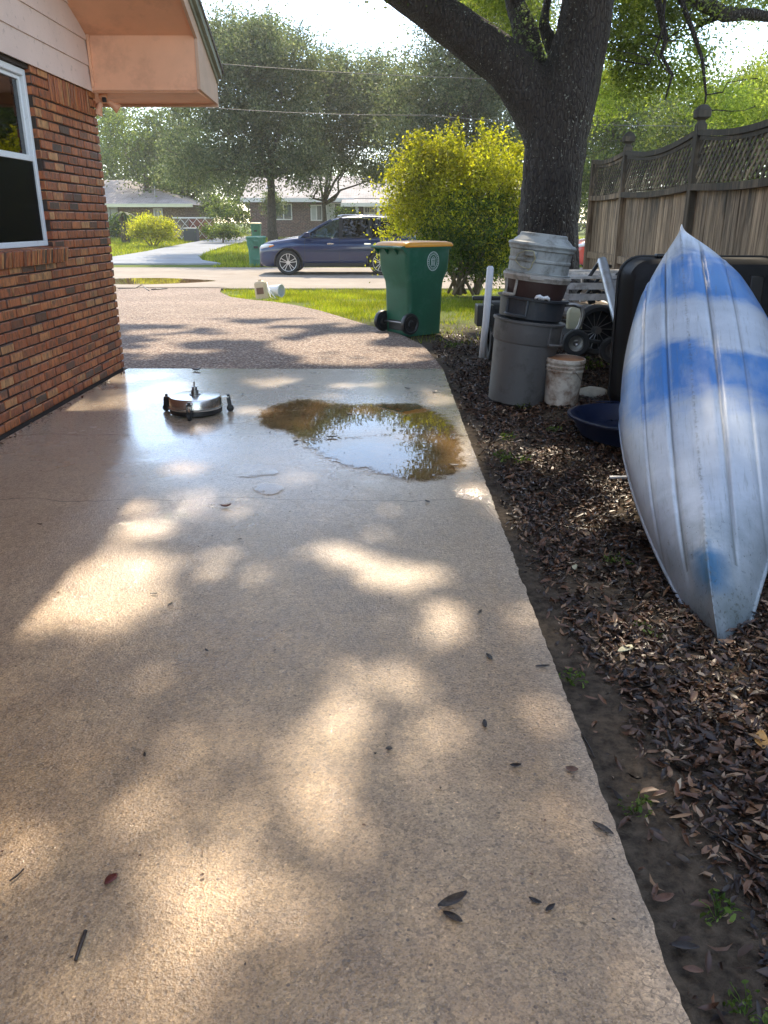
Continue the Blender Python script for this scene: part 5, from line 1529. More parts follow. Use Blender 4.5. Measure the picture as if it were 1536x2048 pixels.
        mr = MB(); mr.loft([[(-0.93 + 0.10 * a, s * y, 1.20 + 0.075 * b) for a, b in ((-1, -.6), (-1, .6), (-.3, 1), (1, .8), (1, -.8), (-.3, -1))] for y in (0.95, 1.14)]).bar((-0.88, s * 0.87, 1.13), (-0.90, s * 0.97, 1.17), 0.06, 0.03)
        mr.build('wing_mirror', paint, car, bevel=0.02)
        MB().tube([(-2.40, s * 0.60, 0.80), (-2.36, s * 0.745, 0.83), (-2.18, s * 0.85, 0.87), (-2.00, s * 0.90, 0.90)], [0.05, 0.065, 0.055, 0.015], 10).build('headlight', MAT['lamp'], car, smooth=True)
        MB().tube([(-2.12, s * 0.885, 0.85), (-1.98, s * 0.915, 0.88)], [0.035, 0.012], 8).build('side_marker', MAT['amber'], car, smooth=True)
        MB().tube([(2.36, s * 0.82, 1.00), (2.46, s * 0.72, 0.99), (2.47, s * 0.6, 0.97)], [0.05, 0.06, 0.04], 8).build('tail_light', MAT['redlens'], car, smooth=True)
        MB().tube([(0.0, s * 0.60, 1.73), (0.1, s * 0.60, 1.775), (1.7, s * 0.60, 1.765), (1.85, s * 0.60, 1.71)], 0.014, 8).build('roof_rail', MAT['chrome'], car, smooth=True)
        MB().bar((-1.05, s * 0.945, 0.30), (0.88, s * 0.945, 0.30), 0.035, 0.12).build('sill_cladding', MAT['black'], car, bevel=0.01)
        for x in (-1.02, 0.05, 1.02):
            MB().tube([(x, s * (0.955 if z < 1 else 0.93), z) for z in (0.32, 0.5, 0.75, 0.95)] + [(x + 0.02, s * 0.915, 1.10)], 0.005, 5).build('door_seam', MAT['black'], car)
        for x in (-1.55, 1.36):
            arch = [(x + 0.43 * math.cos(R(a)), s * 0.955, 0.37 + 0.43 * math.sin(R(a))) for a in range(-14, 195, 8)]
            MB().tube(arch, 0.022, 6).build('arch_trim', MAT['black'], car, smooth=True)
            wh = thing('wheel', None, None, (x, s * 0.86, 0.375)); wh.parent = car
            m = Matrix.Rotation(R(90), 4, 'X')
            MB().lathe([(0.25, -0.11), (0.30, -0.125), (0.355, -0.11), (0.375, -0.08), (0.375, 0.08), (0.355, 0.11), (0.30, 0.125), (0.25, 0.11)], 40, m).build('tyre', MAT['rubber'], wh, auto=40)
            MB().lathe([(0.0, -0.03), (0.24, -0.03), (0.26, 0.0), (0.24, 0.03), (0, 0.03)], 32, m).build('brake_disc', MAT['black'], wh)
            rm_ = MB(); o_ = s * 0.105
            rm_.tube([(0.262 * math.cos(R(a)), o_, 0.262 * math.sin(R(a))) for a in range(0, 361, 10)], 0.013, 6, caps=False)
            for k in range(5):
                a = 2 * math.pi * k / 5 + 0.3
                for da in (-0.15, 0.15):
                    rm_.bar((0.04 * math.cos(a + da * 2), o_ * 0.95, 0.04 * math.sin(a + da * 2)), (0.262 * math.cos(a + da * 1.3), o_, 0.262 * math.sin(a + da * 1.3)), 0.02, 0.030, up=(0, 1, 0))
            rm_.tube([(0, o_ * 0.8, 0), (0, o_ * 1.08, 0)], 0.06, 16)
            rm_.build('rim', MAT['alloy'], wh)
    MB().prism([(-1.20, -0.80, 1.145), (-1.20, 0.80, 1.145), (-0.235, 0.60, 1.625), (-0.235, -0.60, 1.625)], (0.005, 0, -0.006)).build('windscreen', MAT['carglass'], car)
    MB().prism([(2.40, -0.74, 1.16), (2.40, 0.74, 1.16), (2.24, 0.58, 1.60), (2.24, -0.58, 1.60)], (-0.006, 0, 0)).build('rear_window', MAT['privacy'], car)
    MB().prism([(-2.500, -0.40, 0.62), (-2.47, -0.52, 0.83), (-2.47, 0.52, 0.83), (-2.500, 0.40, 0.62)], (-0.02, 0, 0)).build('grille', MAT['chrome'], car, bevel=0.01)
    MB().ab((-2.49, -0.60, 0.24), (-2.40, 0.60, 0.40)).build('bumper_intake', MAT['black'], car, bevel=0.02)
    it = MB()
    for x in (-0.35, 0.75):
        for y in (-0.38, 0.38):
            it.box((x, y, 1.02), (0.5, 0.5, 0.2)).bar((x + 0.22, y, 1.0), (x + 0.36, y, 1.42), 0.5, 0.12, up=(1, 0, 0)).bar((x + 0.38, y, 1.45), (x + 0.41, y, 1.57), 0.24, 0.09, up=(1, 0, 0))
    it.box((-0.98, 0, 1.08), (0.4, 1.4, 0.12))
    it.build('interior', MAT['interior'], car, bevel=0.03)
    MB().tube([(-0.72 + 0.06 * math.sin(R(a)), -0.38 + 0.18 * math.cos(R(a)), 1.24 + 0.17 * math.sin(R(a))) for a in range(0, 361, 20)], 0.014, 6, caps=False).build('steering_wheel', MAT['black'], car)
    return car


fw = P(577, 528, 26.2)
car1 = make_car(MAT['carblue'], 'blue sport utility car parked on the road beyond the lawn, front wheel towards the left', (fw.x + 1.55, 26.2 + 0.9, -0.2))
car2 = make_car(MAT['carred'], 'red car mostly hidden on the road between the oak trunk and the fence', (8.6, 28.3, -0.2))
# ------------------------------------------------------------------ houses across the road
def far_window(parent, x0, x1, z0, z1, y, panes=2, blinds=()):
    w = thing('window', None, None); w.parent = parent
    f = MB(); t = 0.07
    f.ab((x0, y - 0.06, z0), (x0 + t, y, z1)).ab((x1 - t, y - 0.06, z0), (x1, y, z1)).ab((x0, y - 0.062, z1 - t), (x1, y, z1)).ab((x0, y - 0.062, z0), (x1, y, z0 + t))
    for k in range(1, panes):
        xm = x0 + (x1 - x0) * k / panes; f.ab((xm - t / 2, y - 0.061, z0), (xm + t / 2, y, z1))
    f.build('frame', MAT['white_paint'], w, world=True)
    for k in range(panes):
        a = x0 + (x1 - x0) * k / panes; b = x0 + (x1 - x0) * (k + 1) / panes
        MB().ab((a + 0.02, y - 0.03, z0 + .02), (b - 0.02, y - 0.01, z1 - .02)).build('pane', MAT['blind'] if k in blinds else MAT['far_glass'], w, world=True)
    return w


HY = 58.0; gzH = 0.3
hr = thing('brick_bungalow', 'low red brick bungalow with pale roof and white porch, behind the blue car', 'house', (0, HY, gzH))
xa, xb = P(500, 420, HY).x, 9.5
ez = 2.70
MB().ab((xa, HY, gzH - 0.2), (P(712, 420, HY).x, HY + 8, ez)).build('brick_wall', MAT['far_brick'], hr, world=True)
xp0, xp1 = P(712, 420, HY).x, P(768, 420, HY).x
MB().ab((xp0, HY + 1.2, gzH - 0.2), (xb, HY + 8, ez)).build('porch_wall', MAT['far_brick'], hr, world=True)
MB().prism([(xa - 0.5, HY - 0.6, ez), (xb, HY - 0.6, ez), (xb, HY + 4.2, ez + 1.6), (xa - 0.5, HY + 4.2, ez + 1.6)], (0, 0, 0.12)).prism([(xa - 0.5, HY + 9, ez), (xb, HY + 9, ez), (xb, HY + 4.2, ez + 1.6), (xa - 0.5, HY + 4.2, ez + 1.6)], (0, 0, 0.12)).build('roof', MAT['far_roof'], hr, world=True)
MB().ab((xa - 0.5, HY - 0.66, ez - 0.12), (xp0 - 0.1, HY - 0.6, ez + 0.14)).build('fascia', MAT['white_paint'], hr, world=True)
MB().prism([(xp0 - 0.9, HY - 1.6, ez - 0.30), (xp1 + 0.3, HY - 1.6, ez - 0.30), (xp1 + 0.3, HY + 1.4, ez + 0.55), (xp0 - 0.9, HY + 1.4, ez + 0.55)], (0, 0, 0.10)).build('porch_roof', MAT['far_roof'], hr, world=True)
MB().ab((xp0 - 0.95, HY - 1.66, ez - 0.42), (xp1 + 0.35, HY - 1.60, ez - 0.18)).build('porch_fascia', MAT['white_paint'], hr, world=True)
for px in (714, 757):
    x = P(px, 420, HY - 1.4).x; MB().ab((x - 0.10, HY - 1.5, gzH - 0.1), (x + 0.10, HY - 1.3, ez - 0.2)).build('porch_post', MAT['white_paint'], hr, world=True)
d0, d1 = P(727, 420, HY + 1.2).x, P(750, 420, HY + 1.2).x
MB().ab((d0, HY + 1.12, gzH), (d1, HY + 1.2, gzH + 2.1)).build('door', MAT['white_paint'], hr, world=True)
dg_ = MB()
for k in range(4): dg_.ab((d0 + 0.12 + k * 0.16, HY + 1.10, gzH + 1.65), (d0 + 0.24 + k * 0.16, HY + 1.125, gzH + 1.95))
dg_.build('door_light', MAT['far_glass'], hr, world=True)
X_ = lambda px: P(px, 420, HY).x
far_window(hr, X_(550), X_(584), 1.45, 2.50, HY, 2)
far_window(hr, X_(621), X_(645), 1.40, 2.42, HY, 2, (0,))
far_window(hr, X_(652), X_(686), 1.40, 2.55, HY, 2, (0,))
far_window(hr, P(771, 420, HY + 1.2).x, P(800, 420, HY + 1.2).x, 1.0, 2.50, HY + 1.2, 2, (0,))
MB().ab((X_(526), HY + 2.6, 3.0), (X_(536), HY + 3.4, 4.6)).build('chimney', MAT['far_brick'], hr, world=True)

hl = thing('hip_roof_house', 'pale hip-roofed brick house with cream eaves at the far left across the road', 'house', (-16, HY, gzH))
xe = P(384, 411, HY - 1).x
wx = xe - 0.75
ez2 = 2.42
MB().ab((-30, HY, gzH - 0.2), (wx, HY + 9, ez2)).build('brick_wall', MAT['far_brick2'], hl, world=True)
MB().add([(-32, HY - 1, ez2), (xe, HY - 1, ez2), (xe, HY + 10, ez2), (-32, HY + 10, ez2), (-27, HY + 4.5, ez2 + 1.75), (xe - 5.6, HY + 4.5, ez2 + 1.75)], [(0, 1, 5, 4), (1, 2, 5), (2, 3, 4, 5), (3, 0, 4), (3, 2, 1, 0)]).build('roof', MAT['far_roof2'], hl, world=True)
MB().ab((-32, HY - 1.05, ez2 - 0.16), (xe + 0.05, HY - 1.0, ez2 + 0.05)).build('fascia', MAT['cream'], hl, world=True)
Xl = lambda px: P(px, 430, HY).x
MB().ab((Xl(217), HY - 0.1, gzH - 0.1), (Xl(221), HY, ez2 - 0.1)).ab((Xl(223), HY - 0.12, 0.72), (Xl(237), HY, ez2 - 0.12)).build('shutter', MAT['blind'], hl, world=True)
far_window(hl, Xl(308), Xl(326), 0.9, 2.2, HY, 2)
MB().tube([P(310, 404, HY - 0.7), P(309, 372, HY - 0.7)], 0.03, 6).tube([P(300, 378, HY - 0.7), P(320, 380, HY - 0.7)], 0.02, 6).build('antenna', MAT['steel_dark'], hl, world=True)

# shrubs, palm, unit and lattice in front of it
ac = P(383, 470, 52)
t = thing('cooling_unit', 'dark boxy air conditioning unit in front of the white lattice', 'air conditioner', (ac.x, 52, gz(52)))
MB().ab((-0.40, -0.4, 0), (0.40, 0.4, 0.72)).build('casing', MAT['acgrey'], t, bevel=0.04)
MB().ab((-0.42, -0.42, 0.72), (0.42, 0.42, 0.78)).build('top_grille', MAT['blind'], t, bevel=0.02)
lt = thing('lattice_screen', 'pink-white diagonal lattice screen with red-brown boards behind, beside the hip-roofed house', 'lattice fence', (ac.x, 54, gz(54)))
l0, l1 = P(346, 450, 54).x - ac.x, P(432, 450, 54).x - ac.x
m_ = MB(); h_ = 1.28
x = l0
while x < l1 + h_:
    for s in (1, -1):
        p0 = (x, 0.03 * s, 0.05) if s == 1 else (x - h_ * .85, 0.03 * s, 0.05); p1 = (x - h_ * .85, 0.03 * s, h_) if s == 1 else (x, 0.03 * s, h_)
        a_, b_ = Vector(p0), Vector(p1)
        lo = [q for q in (a_.lerp(b_, k / 12) for k in range(13)) if l0 <= q.x <= l1]
        if len(lo) > 1: m_.bar(lo[0], lo[-1], 0.02, 0.07, up=(0, 1, 0))
    x += 0.52
m_.build('slats', MAT['white_paint'], lt)
MB().ab((l0, -0.05, h_), (l1, 0.05, h_ + 0.08)).build('top_rail', MAT['white_paint'], lt)
MB().ab((l0 + 0.9, 0.5, 0), (l1 - 0.2, 0.56, h_ - 0.05)).build('board_back', MAT['redwood'], lt)


def leafy(name, label, cat, base, parts, group=None, stems=None, stem_mat='stem'):
    """parts: list of (part name, blobs in world coords, count, leaf size, material, clump)"""
    t = thing(name, label, cat, base, group=group)
    for i, (pn, blobs, n, sz, mat, cl) in enumerate(parts):
        rg = np.random.RandomState((hash(pn) % 7) * 0 + int(abs(base[0]) * 37 + abs(base[1]) * 11 + i * 5 + n) % 99991)
        pts = crown_pts(rg, blobs, n, cl)
        if name == 'golden_bush' and i == 0:                    # loose shoots sticking out of the outline
            ext = []
            for _ in range(190):
                b = blobs[rg.randint(len(blobs))]
                d = unit(rg.normal(size=(1, 3)) + np.array([[-0.25, -0.4, 0.9]]))[0]
                a_ = np.array(b[:3]) + d * np.array(b[3:6]) * 0.85; ln = rg.uniform(0.15, 0.5)
                dd = unit((d + np.array([0, 0, 0.6]) + rg.normal(size=3) * 0.3)[None])[0]
                ext.append(a_ + dd * ln * rg.rand(26, 1) + rg.normal(size=(26, 3)) * 0.028)
            pts = np.concatenate([pts] + ext)
        pts = pts[pts[:, 2] > gz(base[1]) + 0.02]
        link_mesh(pn, leaf_quads(pn, pts, sz, rg, 0.55), MAT[mat], t, world=True)
    if stems:
        mb = MB()
        for pth, rad in stems: mb.tube(pth, rad, 8)
        mb.build('stems' if cat == 'shrub' else 'trunk', MAT[stem_mat], t, world=True, smooth=True)
    return t


def BL(px, py, Y, rx, ry, dep=None, w=1.0):
    c = P(px, py, Y); k = Y * 0.97 / 1600
    return (c.x, Y, c.z, rx * k, dep or rx * k * 0.8, ry * k, w)


def wig(a, b, n, amp, rg):
    a = Vector(a); b = Vector(b)
    return [a.lerp(b, k / n) + (Vector((rg.uniform(-1, 1), rg.uniform(-1, 1), rg.uniform(-.5, .5))) * amp if 0 < k < n else Vector()) for k in range(n + 1)]


# yellow-green clipped shrub in front of the hip-roofed house
b0_ = P(305, 482, 46)
leafy('rounded_shrub', 'rounded yellow-green shrub on the lawn before the hip-roofed house', 'shrub', (b0_.x, 46, gz(46)),
      [('foliage', [BL(305, 458, 46, 44, 22), BL(280, 456, 46, 22, 17), BL(330, 462, 46, 22, 17), BL(300, 448, 46, 24, 12)], 9000, 0.10, 'bush_leaf', 0.25)],
      stems=[([(b0_.x + dx * .2, 46, gz(46)), (b0_.x + dx, 46, gz(46) + 0.7)], [0.04, 0.02]) for dx in (-.7, -.2, .4, .8)])
b0_ = P(250, 470, 50)
pl = thing('sago_palm', 'small palm with arching fronds beside the yellow-green rounded shrub', 'palm', (b0_.x, 50, gz(50)))
MB().tube([(0, 0, 0), (0, 0, 1.55)], [0.24, 0.17], 10).build('trunk', MAT['bark2'], pl, smooth=True)
fr_ = MB()
for k in range(22):
    a = 2 * math.pi * k / 22; e = 0.35 + 0.5 * ((k * 7) % 5) / 5
    d = Vector((math.cos(a), math.sin(a), 0)); prev = None
    for i in range(7):
        s = i / 6; q = Vector((0, 0, 1.55)) + d * (1.15 * s) + Vector((0, 0, e * 1.3 * s - 1.3 * s * s))
        if prev is not None:
            side = Vector((-d.y, d.x, 0)) * (0.11 * math.sin(math.pi * (0.15 + 0.85 * s)))
            fr_.add([prev - side, prev + side, q + side * .8, q - side * .8], [(0, 1, 2, 3)])
        prev = q
fr_.build('fronds', MAT['bush_dark'], pl)
for (px, py, Y, rx, ry, mat, label) in ((455, 415, 54, 36, 30, 'far_leaf2', 'bright green leafy bush at the far end of the grey driveway'), (425, 408, 57, 20, 32, 'far_leaf', 'pale flowering shrub just left of the bright green bush'),
                                    (545, 405, 55, 16, 30, 'far_leaf', 'pale shrub behind the dark trunk at the left corner of the brick bungalow'), (695, 428, 56.6, 16, 10, 'bush_dark', 'low dark shrub under the right windows of the brick bungalow'),
                                    (445, 462, 50, 40, 7, 'far_leaf2', 'low green ground shrub beside the far end of the grey driveway'), (226, 452, 57, 9, 14, 'bush_dark', 'small dark shrub below the pale shutter of the hip-roofed house')):
    c = P(px, py, Y)
    leafy('far_shrub', label, 'shrub', (c.x, Y, gz(Y)), [('foliage', [BL(px, py, Y, rx, ry), BL(px - rx * .3, py + ry * .4, Y, rx * .7, ry * .6), BL(px + rx * .4, py + ry * .5, Y, rx * .6, ry * .5)], 3500, 0.13, mat, 0.25)],
          stems=[([(c.x, Y, gz(Y)), (c.x, Y, max(c.z, gz(Y) + .1))], [0.05, 0.03])])

# ------------------------------------------------------------------ trees across the road
rg = random.Random(21)


def far_tree(label, trunk, blobs, n, size, mat, clump=0.6, tr=0.3, limbs=6):
    """trunk: list of world points from the ground up"""
    base = Vector(trunk[0])
    t = thing('oak_tree' if mat != 'wood_leaf' else 'woodland_tree', label, 'tree', base)
    m = MB()
    m.tube(trunk, [tr * (1.25 if i == 0 else 1 - 0.45 * i / (len(trunk) - 1)) for i in range(len(trunk))], 12)
    top = Vector(trunk[-1])
    for b in blobs:
        c = Vector(b[:3])
        m.tube(wig(top - Vector((0, 0, 0.5)), c, 5, 0.35, rg), [tr * 0.45, tr * 0.38, tr * 0.3, tr * 0.2, tr * 0.12, tr * 0.05], 7)
        for _ in range(limbs):
            d = Vector((rg.uniform(-1, 1) * b[3], rg.uniform(-1, 1) * b[4], rg.uniform(-.7, .9) * b[5])) * 0.85
            m.tube(wig(c + d * 0.05, c + d, 4, 0.18, rg), [tr * 0.16, tr * 0.12, tr * 0.08, tr * 0.05, 0.012], 5)
    m.build('trunk', MAT['bark2'], t, world=True, smooth=True)
    rs = np.random.RandomState(int(abs(base.x) * 91 + base.y) + n)
    pts = crown_pts(rs, blobs, n, clump * 0.92, 170, 0.36)
    link_mesh('crown', leaf_quads('crown', pts, size, rs, 0.5, up=0.3), MAT[mat], t, world=True)
    return t


def trunkpts(px, py0, py1, Y, n=4, lean=0.0):
    a = P(px, py0, Y); b = P(px + lean, py1, Y)
    a.z = gz(Y) - 0.05
    return wig(a, b, n, 0.08, rg)


Y = 42
far_tree('large grey-green oak across the road with dark trunk left of the brick bungalow', trunkpts(548, 485, 330, Y, 4, -10),
         [BL(500, 160, Y, 120, 90, 3.5), BL(560, 122, Y, 110, 62, 3.5), BL(450, 100, Y + 1, 75, 60, 3), BL(440, 250, Y, 90, 80, 3), BL(560, 250, Y, 95, 85, 3), BL(500, 78, Y + 2, 64, 38, 2.5), BL(380, 320, Y - 1, 60, 45, 2), BL(470, 330, Y - 1.5, 70, 40, 2), BL(600, 330, Y - 1, 60, 30, 2)],
         92000, 0.140, 'far_leaf', 0.5, 0.27)
Y = 46
far_tree('oak with slim forked trunk standing before the brick bungalow windows', trunkpts(650, 470, 390, Y, 3, -4),
         [BL(680, 200, Y, 90, 80, 3), BL(640, 300, Y, 60, 50, 2.5), BL(740, 280, Y, 75, 70, 3), BL(672, 155, Y + 1, 56, 34, 3), BL(775, 195, Y + 2, 62, 70, 3), BL(620, 365, Y - 1, 22, 20, 1.0), BL(760, 350, Y - 1, 40, 22, 1.5)],
         66000, 0.140, 'far_leaf', 0.5, 0.17)
Y = 40
far_tree('broad grey-green oak across the road above the golden bush', trunkpts(905, 485, 300, Y, 4, 10),
         [BL(905, 40, Y, 62, 60, 3), BL(965, -40, Y, 80, 70, 3), BL(1040, 60, Y, 60, 80, 3), BL(880, -70, Y, 50, 40, 2.5), BL(860, 150, Y, 85, 75, 3), BL(920, 230, Y, 90, 80, 3), BL(820, 250, Y, 60, 80, 3), BL(960, 150, Y + 2, 70, 70, 3), BL(1010, 260, Y, 60, 80, 3), BL(880, 320, Y, 60, 50, 2)],
         95000, 0.138, 'far_leaf', 0.5, 0.33)
Y = 60
far_tree('pale sunlit tree far behind the hip-roofed house seen below the eave', trunkpts(290, 430, 330, Y, 3),
         [BL(260, 290, Y, 75, 60, 3), BL(330, 330, Y, 60, 50, 3), BL(215, 260, Y + 3, 50, 60, 3), BL(350, 260, Y + 2, 60, 60, 3)], 26000, 0.19, 'far_leaf2', 0.7, 0.25)
Y = 66
far_tree('yellowish-green small tree behind the roof of the hip-roofed house', trunkpts(385, 440, 390, Y, 3),
         [BL(350, 370, Y, 45, 32, 2.5), BL(390, 350, Y, 40, 40, 2.5)], 12000, 0.2, 'far_leaf2', 0.6, 0.2)
Y = 34
far_tree('bright mid-green tree beyond the road between the oak trunk and the fence', trunkpts(1215, 500, 330, Y, 3),
         [BL(1230, 280, Y, 70, 70, 3), BL(1180, 350, Y, 50, 70, 2.5), BL(1290, 230, Y + 1, 75, 70, 3), BL(1200, 200, Y + 2, 60, 60, 3), BL(1330, 300, Y, 60, 50, 3), BL(1130, 300, Y + 2, 60, 90, 3)], 48000, 0.12, 'far_leaf2', 0.45, 0.22)
Y = 30
far_tree('dense dark green tree rising above the fence at the right', trunkpts(1470, 520, 300, Y, 3),
         [BL(1400, 220, Y, 75, 60, 3), BL(1490, 250, Y, 80, 80, 3), BL(1560, 210, Y, 70, 80, 3), BL(1350, 290, Y, 50, 50, 2.5), BL(1440, 320, Y, 90, 50, 3)], 45000, 0.11, 'far_leaf2', 0.45, 0.25)

# far woods behind everything: reads as one mass
rs = np.random.RandomState(5)
bl = []
for k in range(70):
    x = -62 + 124 * k / 69 + rs.uniform(-1, 1); y = rs.uniform(74, 92); h = rs.uniform(8.5, 12.5) * (0.85 if -8 < x < 2 else 1)
    bl.append((x, y, h * 0.48, rs.uniform(2.6, 4.0), 3, h * 0.52, 1.0))
pts = crown_pts(rs, bl, 120000, 0.8, 40, 0.5)
o = link_mesh('distant_woods', leaf_quads('distant_woods', pts, 0.34, rs, 0.6), MAT['wood_leaf'])
tag(o, 'mass of far woodland filling the background behind both houses', 'woodland', kind='stuff')

# ------------------------------------------------------------------ golden bush on the lawn
Y = 18.6
bb = P(925, 572, Y)
rs2 = random.Random(4)
stems = []
for k in range(16):
    tx = bb.x + rs2.uniform(-1.2, 1.2); tz = rs2.uniform(1.2, 2.7)
    stems.append((wig((bb.x + rs2.uniform(-.35, .35), Y + rs2.uniform(-.3, .3), gz(Y)), (tx, Y + rs2.uniform(-.8, .8), tz), 5, 0.08, rs2), [0.035, 0.03, 0.024, 0.018, 0.012, 0.006]))
leafy('golden_bush', 'tall bushy shrub with glowing yellow-green leaves on the lawn left of the oak trunk', 'shrub', (bb.x, Y, gz(Y)),
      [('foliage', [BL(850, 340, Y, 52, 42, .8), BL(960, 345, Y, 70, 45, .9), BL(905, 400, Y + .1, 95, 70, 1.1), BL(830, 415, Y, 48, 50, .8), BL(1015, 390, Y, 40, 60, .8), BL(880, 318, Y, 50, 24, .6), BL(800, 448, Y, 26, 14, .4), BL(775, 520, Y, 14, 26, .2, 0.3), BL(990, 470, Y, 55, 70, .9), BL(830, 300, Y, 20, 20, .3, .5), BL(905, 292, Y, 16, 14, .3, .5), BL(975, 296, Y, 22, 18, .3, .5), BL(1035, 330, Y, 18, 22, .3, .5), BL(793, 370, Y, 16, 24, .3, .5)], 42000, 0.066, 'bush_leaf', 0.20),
       ('inner_foliage', [BL(930, 450, Y - .1, 90, 80, 1.0), BL(960, 520, Y, 60, 42, .8), BL(890, 500, Y, 50, 45, .8), BL(1010, 470, Y - .1, 38, 85, .8)], 34000, 0.058, 'bush_dark', 0.15)],  # darker leaves paint the shaded inside and lower right of the bush
      stems=stems)

# ------------------------------------------------------------------ the big live oak
OY = 13.0
ob = P(1097, 640, OY); ob.z = gz(OY)
oak = thing('live_oak', 'massive live oak with dark lichen-spotted forked trunk rising behind the rubbish cans', 'tree', ob)
q = lambda px, py, dy=0.0: P(px, py, OY + dy)
tm = MB()
tm.tube([ob + Vector((0, 0, -0.15)), ob + Vector((0, 0, 0.25)), q(1097, 560), q(1096, 450), q(1104, 350), q(1112, 270), q(1128, 200), q(1150, 130), q(1168, 60), q(1178, -10), q(1188, -120)],
        [0.66, 0.54, 0.47, 0.445, 0.44, 0.46, 0.47, 0.40, 0.37, 0.36, 0.32], 28)
tm.tube([q(1105, 330), q(1085, 240), q(1052, 180), q(1010, 128), q(955, 85), q(900, 45), q(845, 8), q(770, -40), q(690, -95), q(600, -130, -0.5)],
        [0.30, 0.37, 0.355, 0.33, 0.30, 0.285, 0.26, 0.22, 0.17, 0.12], 24)
tm.tube([q(1092, 235, 0.2), q(1068, 140, 0.35), q(1052, 70, 0.5), q(1036, 20, 0.6), q(1010, -50, 0.7), q(990, -160, 0.9)], [0.22, 0.20, 0.17, 0.145, 0.12, 0.08], 18)
tm.tube([q(1150, 150, 0.3), q(1105, 95, 0.5), q(1086, 50, 0.6), q(1095, 0, 0.7), q(1120, -80, 0.9)], [0.16, 0.11, 0.085, 0.07, 0.05], 14)
tr_ = tm.build('trunk', None, None, smooth=True)
m1 = tr_.modifiers.new('r', 'REMESH'); m1.mode = 'VOXEL'; m1.voxel_size = 0.032
m2 = tr_.modifiers.new('s', 'SMOOTH'); m2.iterations = 4; m2.factor = 0.6
bpy.context.view_layer.update(); bake_modifiers(tr_)
me = tr_.data; n = len(me.vertices)
co = np.empty(n * 3, np.float32); me.vertices.foreach_get('co', co); co = co.reshape(-1, 3)
no = np.empty(n * 3, np.float32); me.vertices.foreach_get('normal', no); no = no.reshape(-1, 3)
an = np.arctan2(co[:, 1] - OY, co[:, 0] - ob.x)
d = (fbm(an * 7 + co[:, 2] * .6, co[:, 2] * 2.2, 4) - 0.5) * 0.06 + (fbm(an * 24, co[:, 2] * 7 + 9, 3) - 0.5) * 0.025
co = co + no * d[:, None]
me.vertices.foreach_set('co', co.ravel()); me.update()
me.materials.clear(); me.materials.append(MAT['bark'])
me.polygons.foreach_set('use_smooth', np.ones(len(me.polygons), bool))
tr_.parent = oak; tr_.location = -ob

lim = MB(); r3 = random.Random(9)
def limb(pts, r0, r1, twigs=5):
    n = len(pts); lim.tube(pts, [r0 + (r1 - r0) * i / (n - 1) for i in range(n)], 10)
    for _ in range(twigs):
        i = r3.randrange(1, n); p = Vector(pts[i]); d = Vector((r3.uniform(-1, 1), r3.uniform(-1, 1), r3.uniform(-.2, .5))) * r3.uniform(0.5, 1.5)
        lim.tube(wig(p, p + d, 4, 0.1, r3), [r1 * 1.1, r1 * .9, r1 * .7, r1 * .45, 0.008], 6)
L0 = q(1188, -120); L1 = q(600, -130, -0.5); L2 = q(990, -160, .9)
limb(wig(L0, (2.2, 11, 10.2), 5, .2, r3), 0.30, 0.10)
limb(wig(L0, (4.4, 8.5, 8.6), 6, .25, r3), 0.24, 0.06)
limb(wig((2.5, 11.5, 9.6), (-2.0, 9.5, 8.8), 7, .25, r3), 0.16, 0.05, 9)
limb(wig((2.5, 11.5, 9.6), (1.0, 17.5, 10.2), 6, .25, r3), 0.16, 0.05, 9)
limb(wig((1.0, 14, 10.2), (-3.2, 17.5, 10.8), 6, .25, r3), 0.12, 0.04, 9)
limb(wig((3.2, 12, 9), (2.6, 7.5, 7.9), 6, .2, r3), 0.12, 0.04, 9)
limb(wig(L1, (-3.6, 11, 6.9), 5, .2, r3), 0.12, 0.04, 9)
limb(wig(L1 + Vector((.6, 0, .1)), (-1.6, 8.5, 7.6), 5, .2, r3), 0.10, 0.04, 9)
# boughs at the upper right, over the fence
limb([q(1210, -90), q(1300, -60, .5), q(1400, 0, .8), q(1450, 30, 1), q(1500, 28, 1), q(1580, 40, 1)], 0.17, 0.06, 2)
limb([q(1300, -60, .5), q(1318, 10, .5), q(1332, 80, .5), q(1322, 110, .5), q(1345, 150, .5), q(1330, 200, .5)], 0.06, 0.012, 4)
limb([q(1350, -30, .6), q(1385, 60, .6), q(1405, 120, .6), q(1412, 190, .6), q(1408, 225, .6)], 0.045, 0.010, 4)
limb([q(1255, -70, .3), q(1330, -10, .4), q(1325, 60, .4), q(1298, 130, .4)], 0.04, 0.010, 3)
lim.build('boughs', MAT['bark'], oak, world=True, smooth=True)

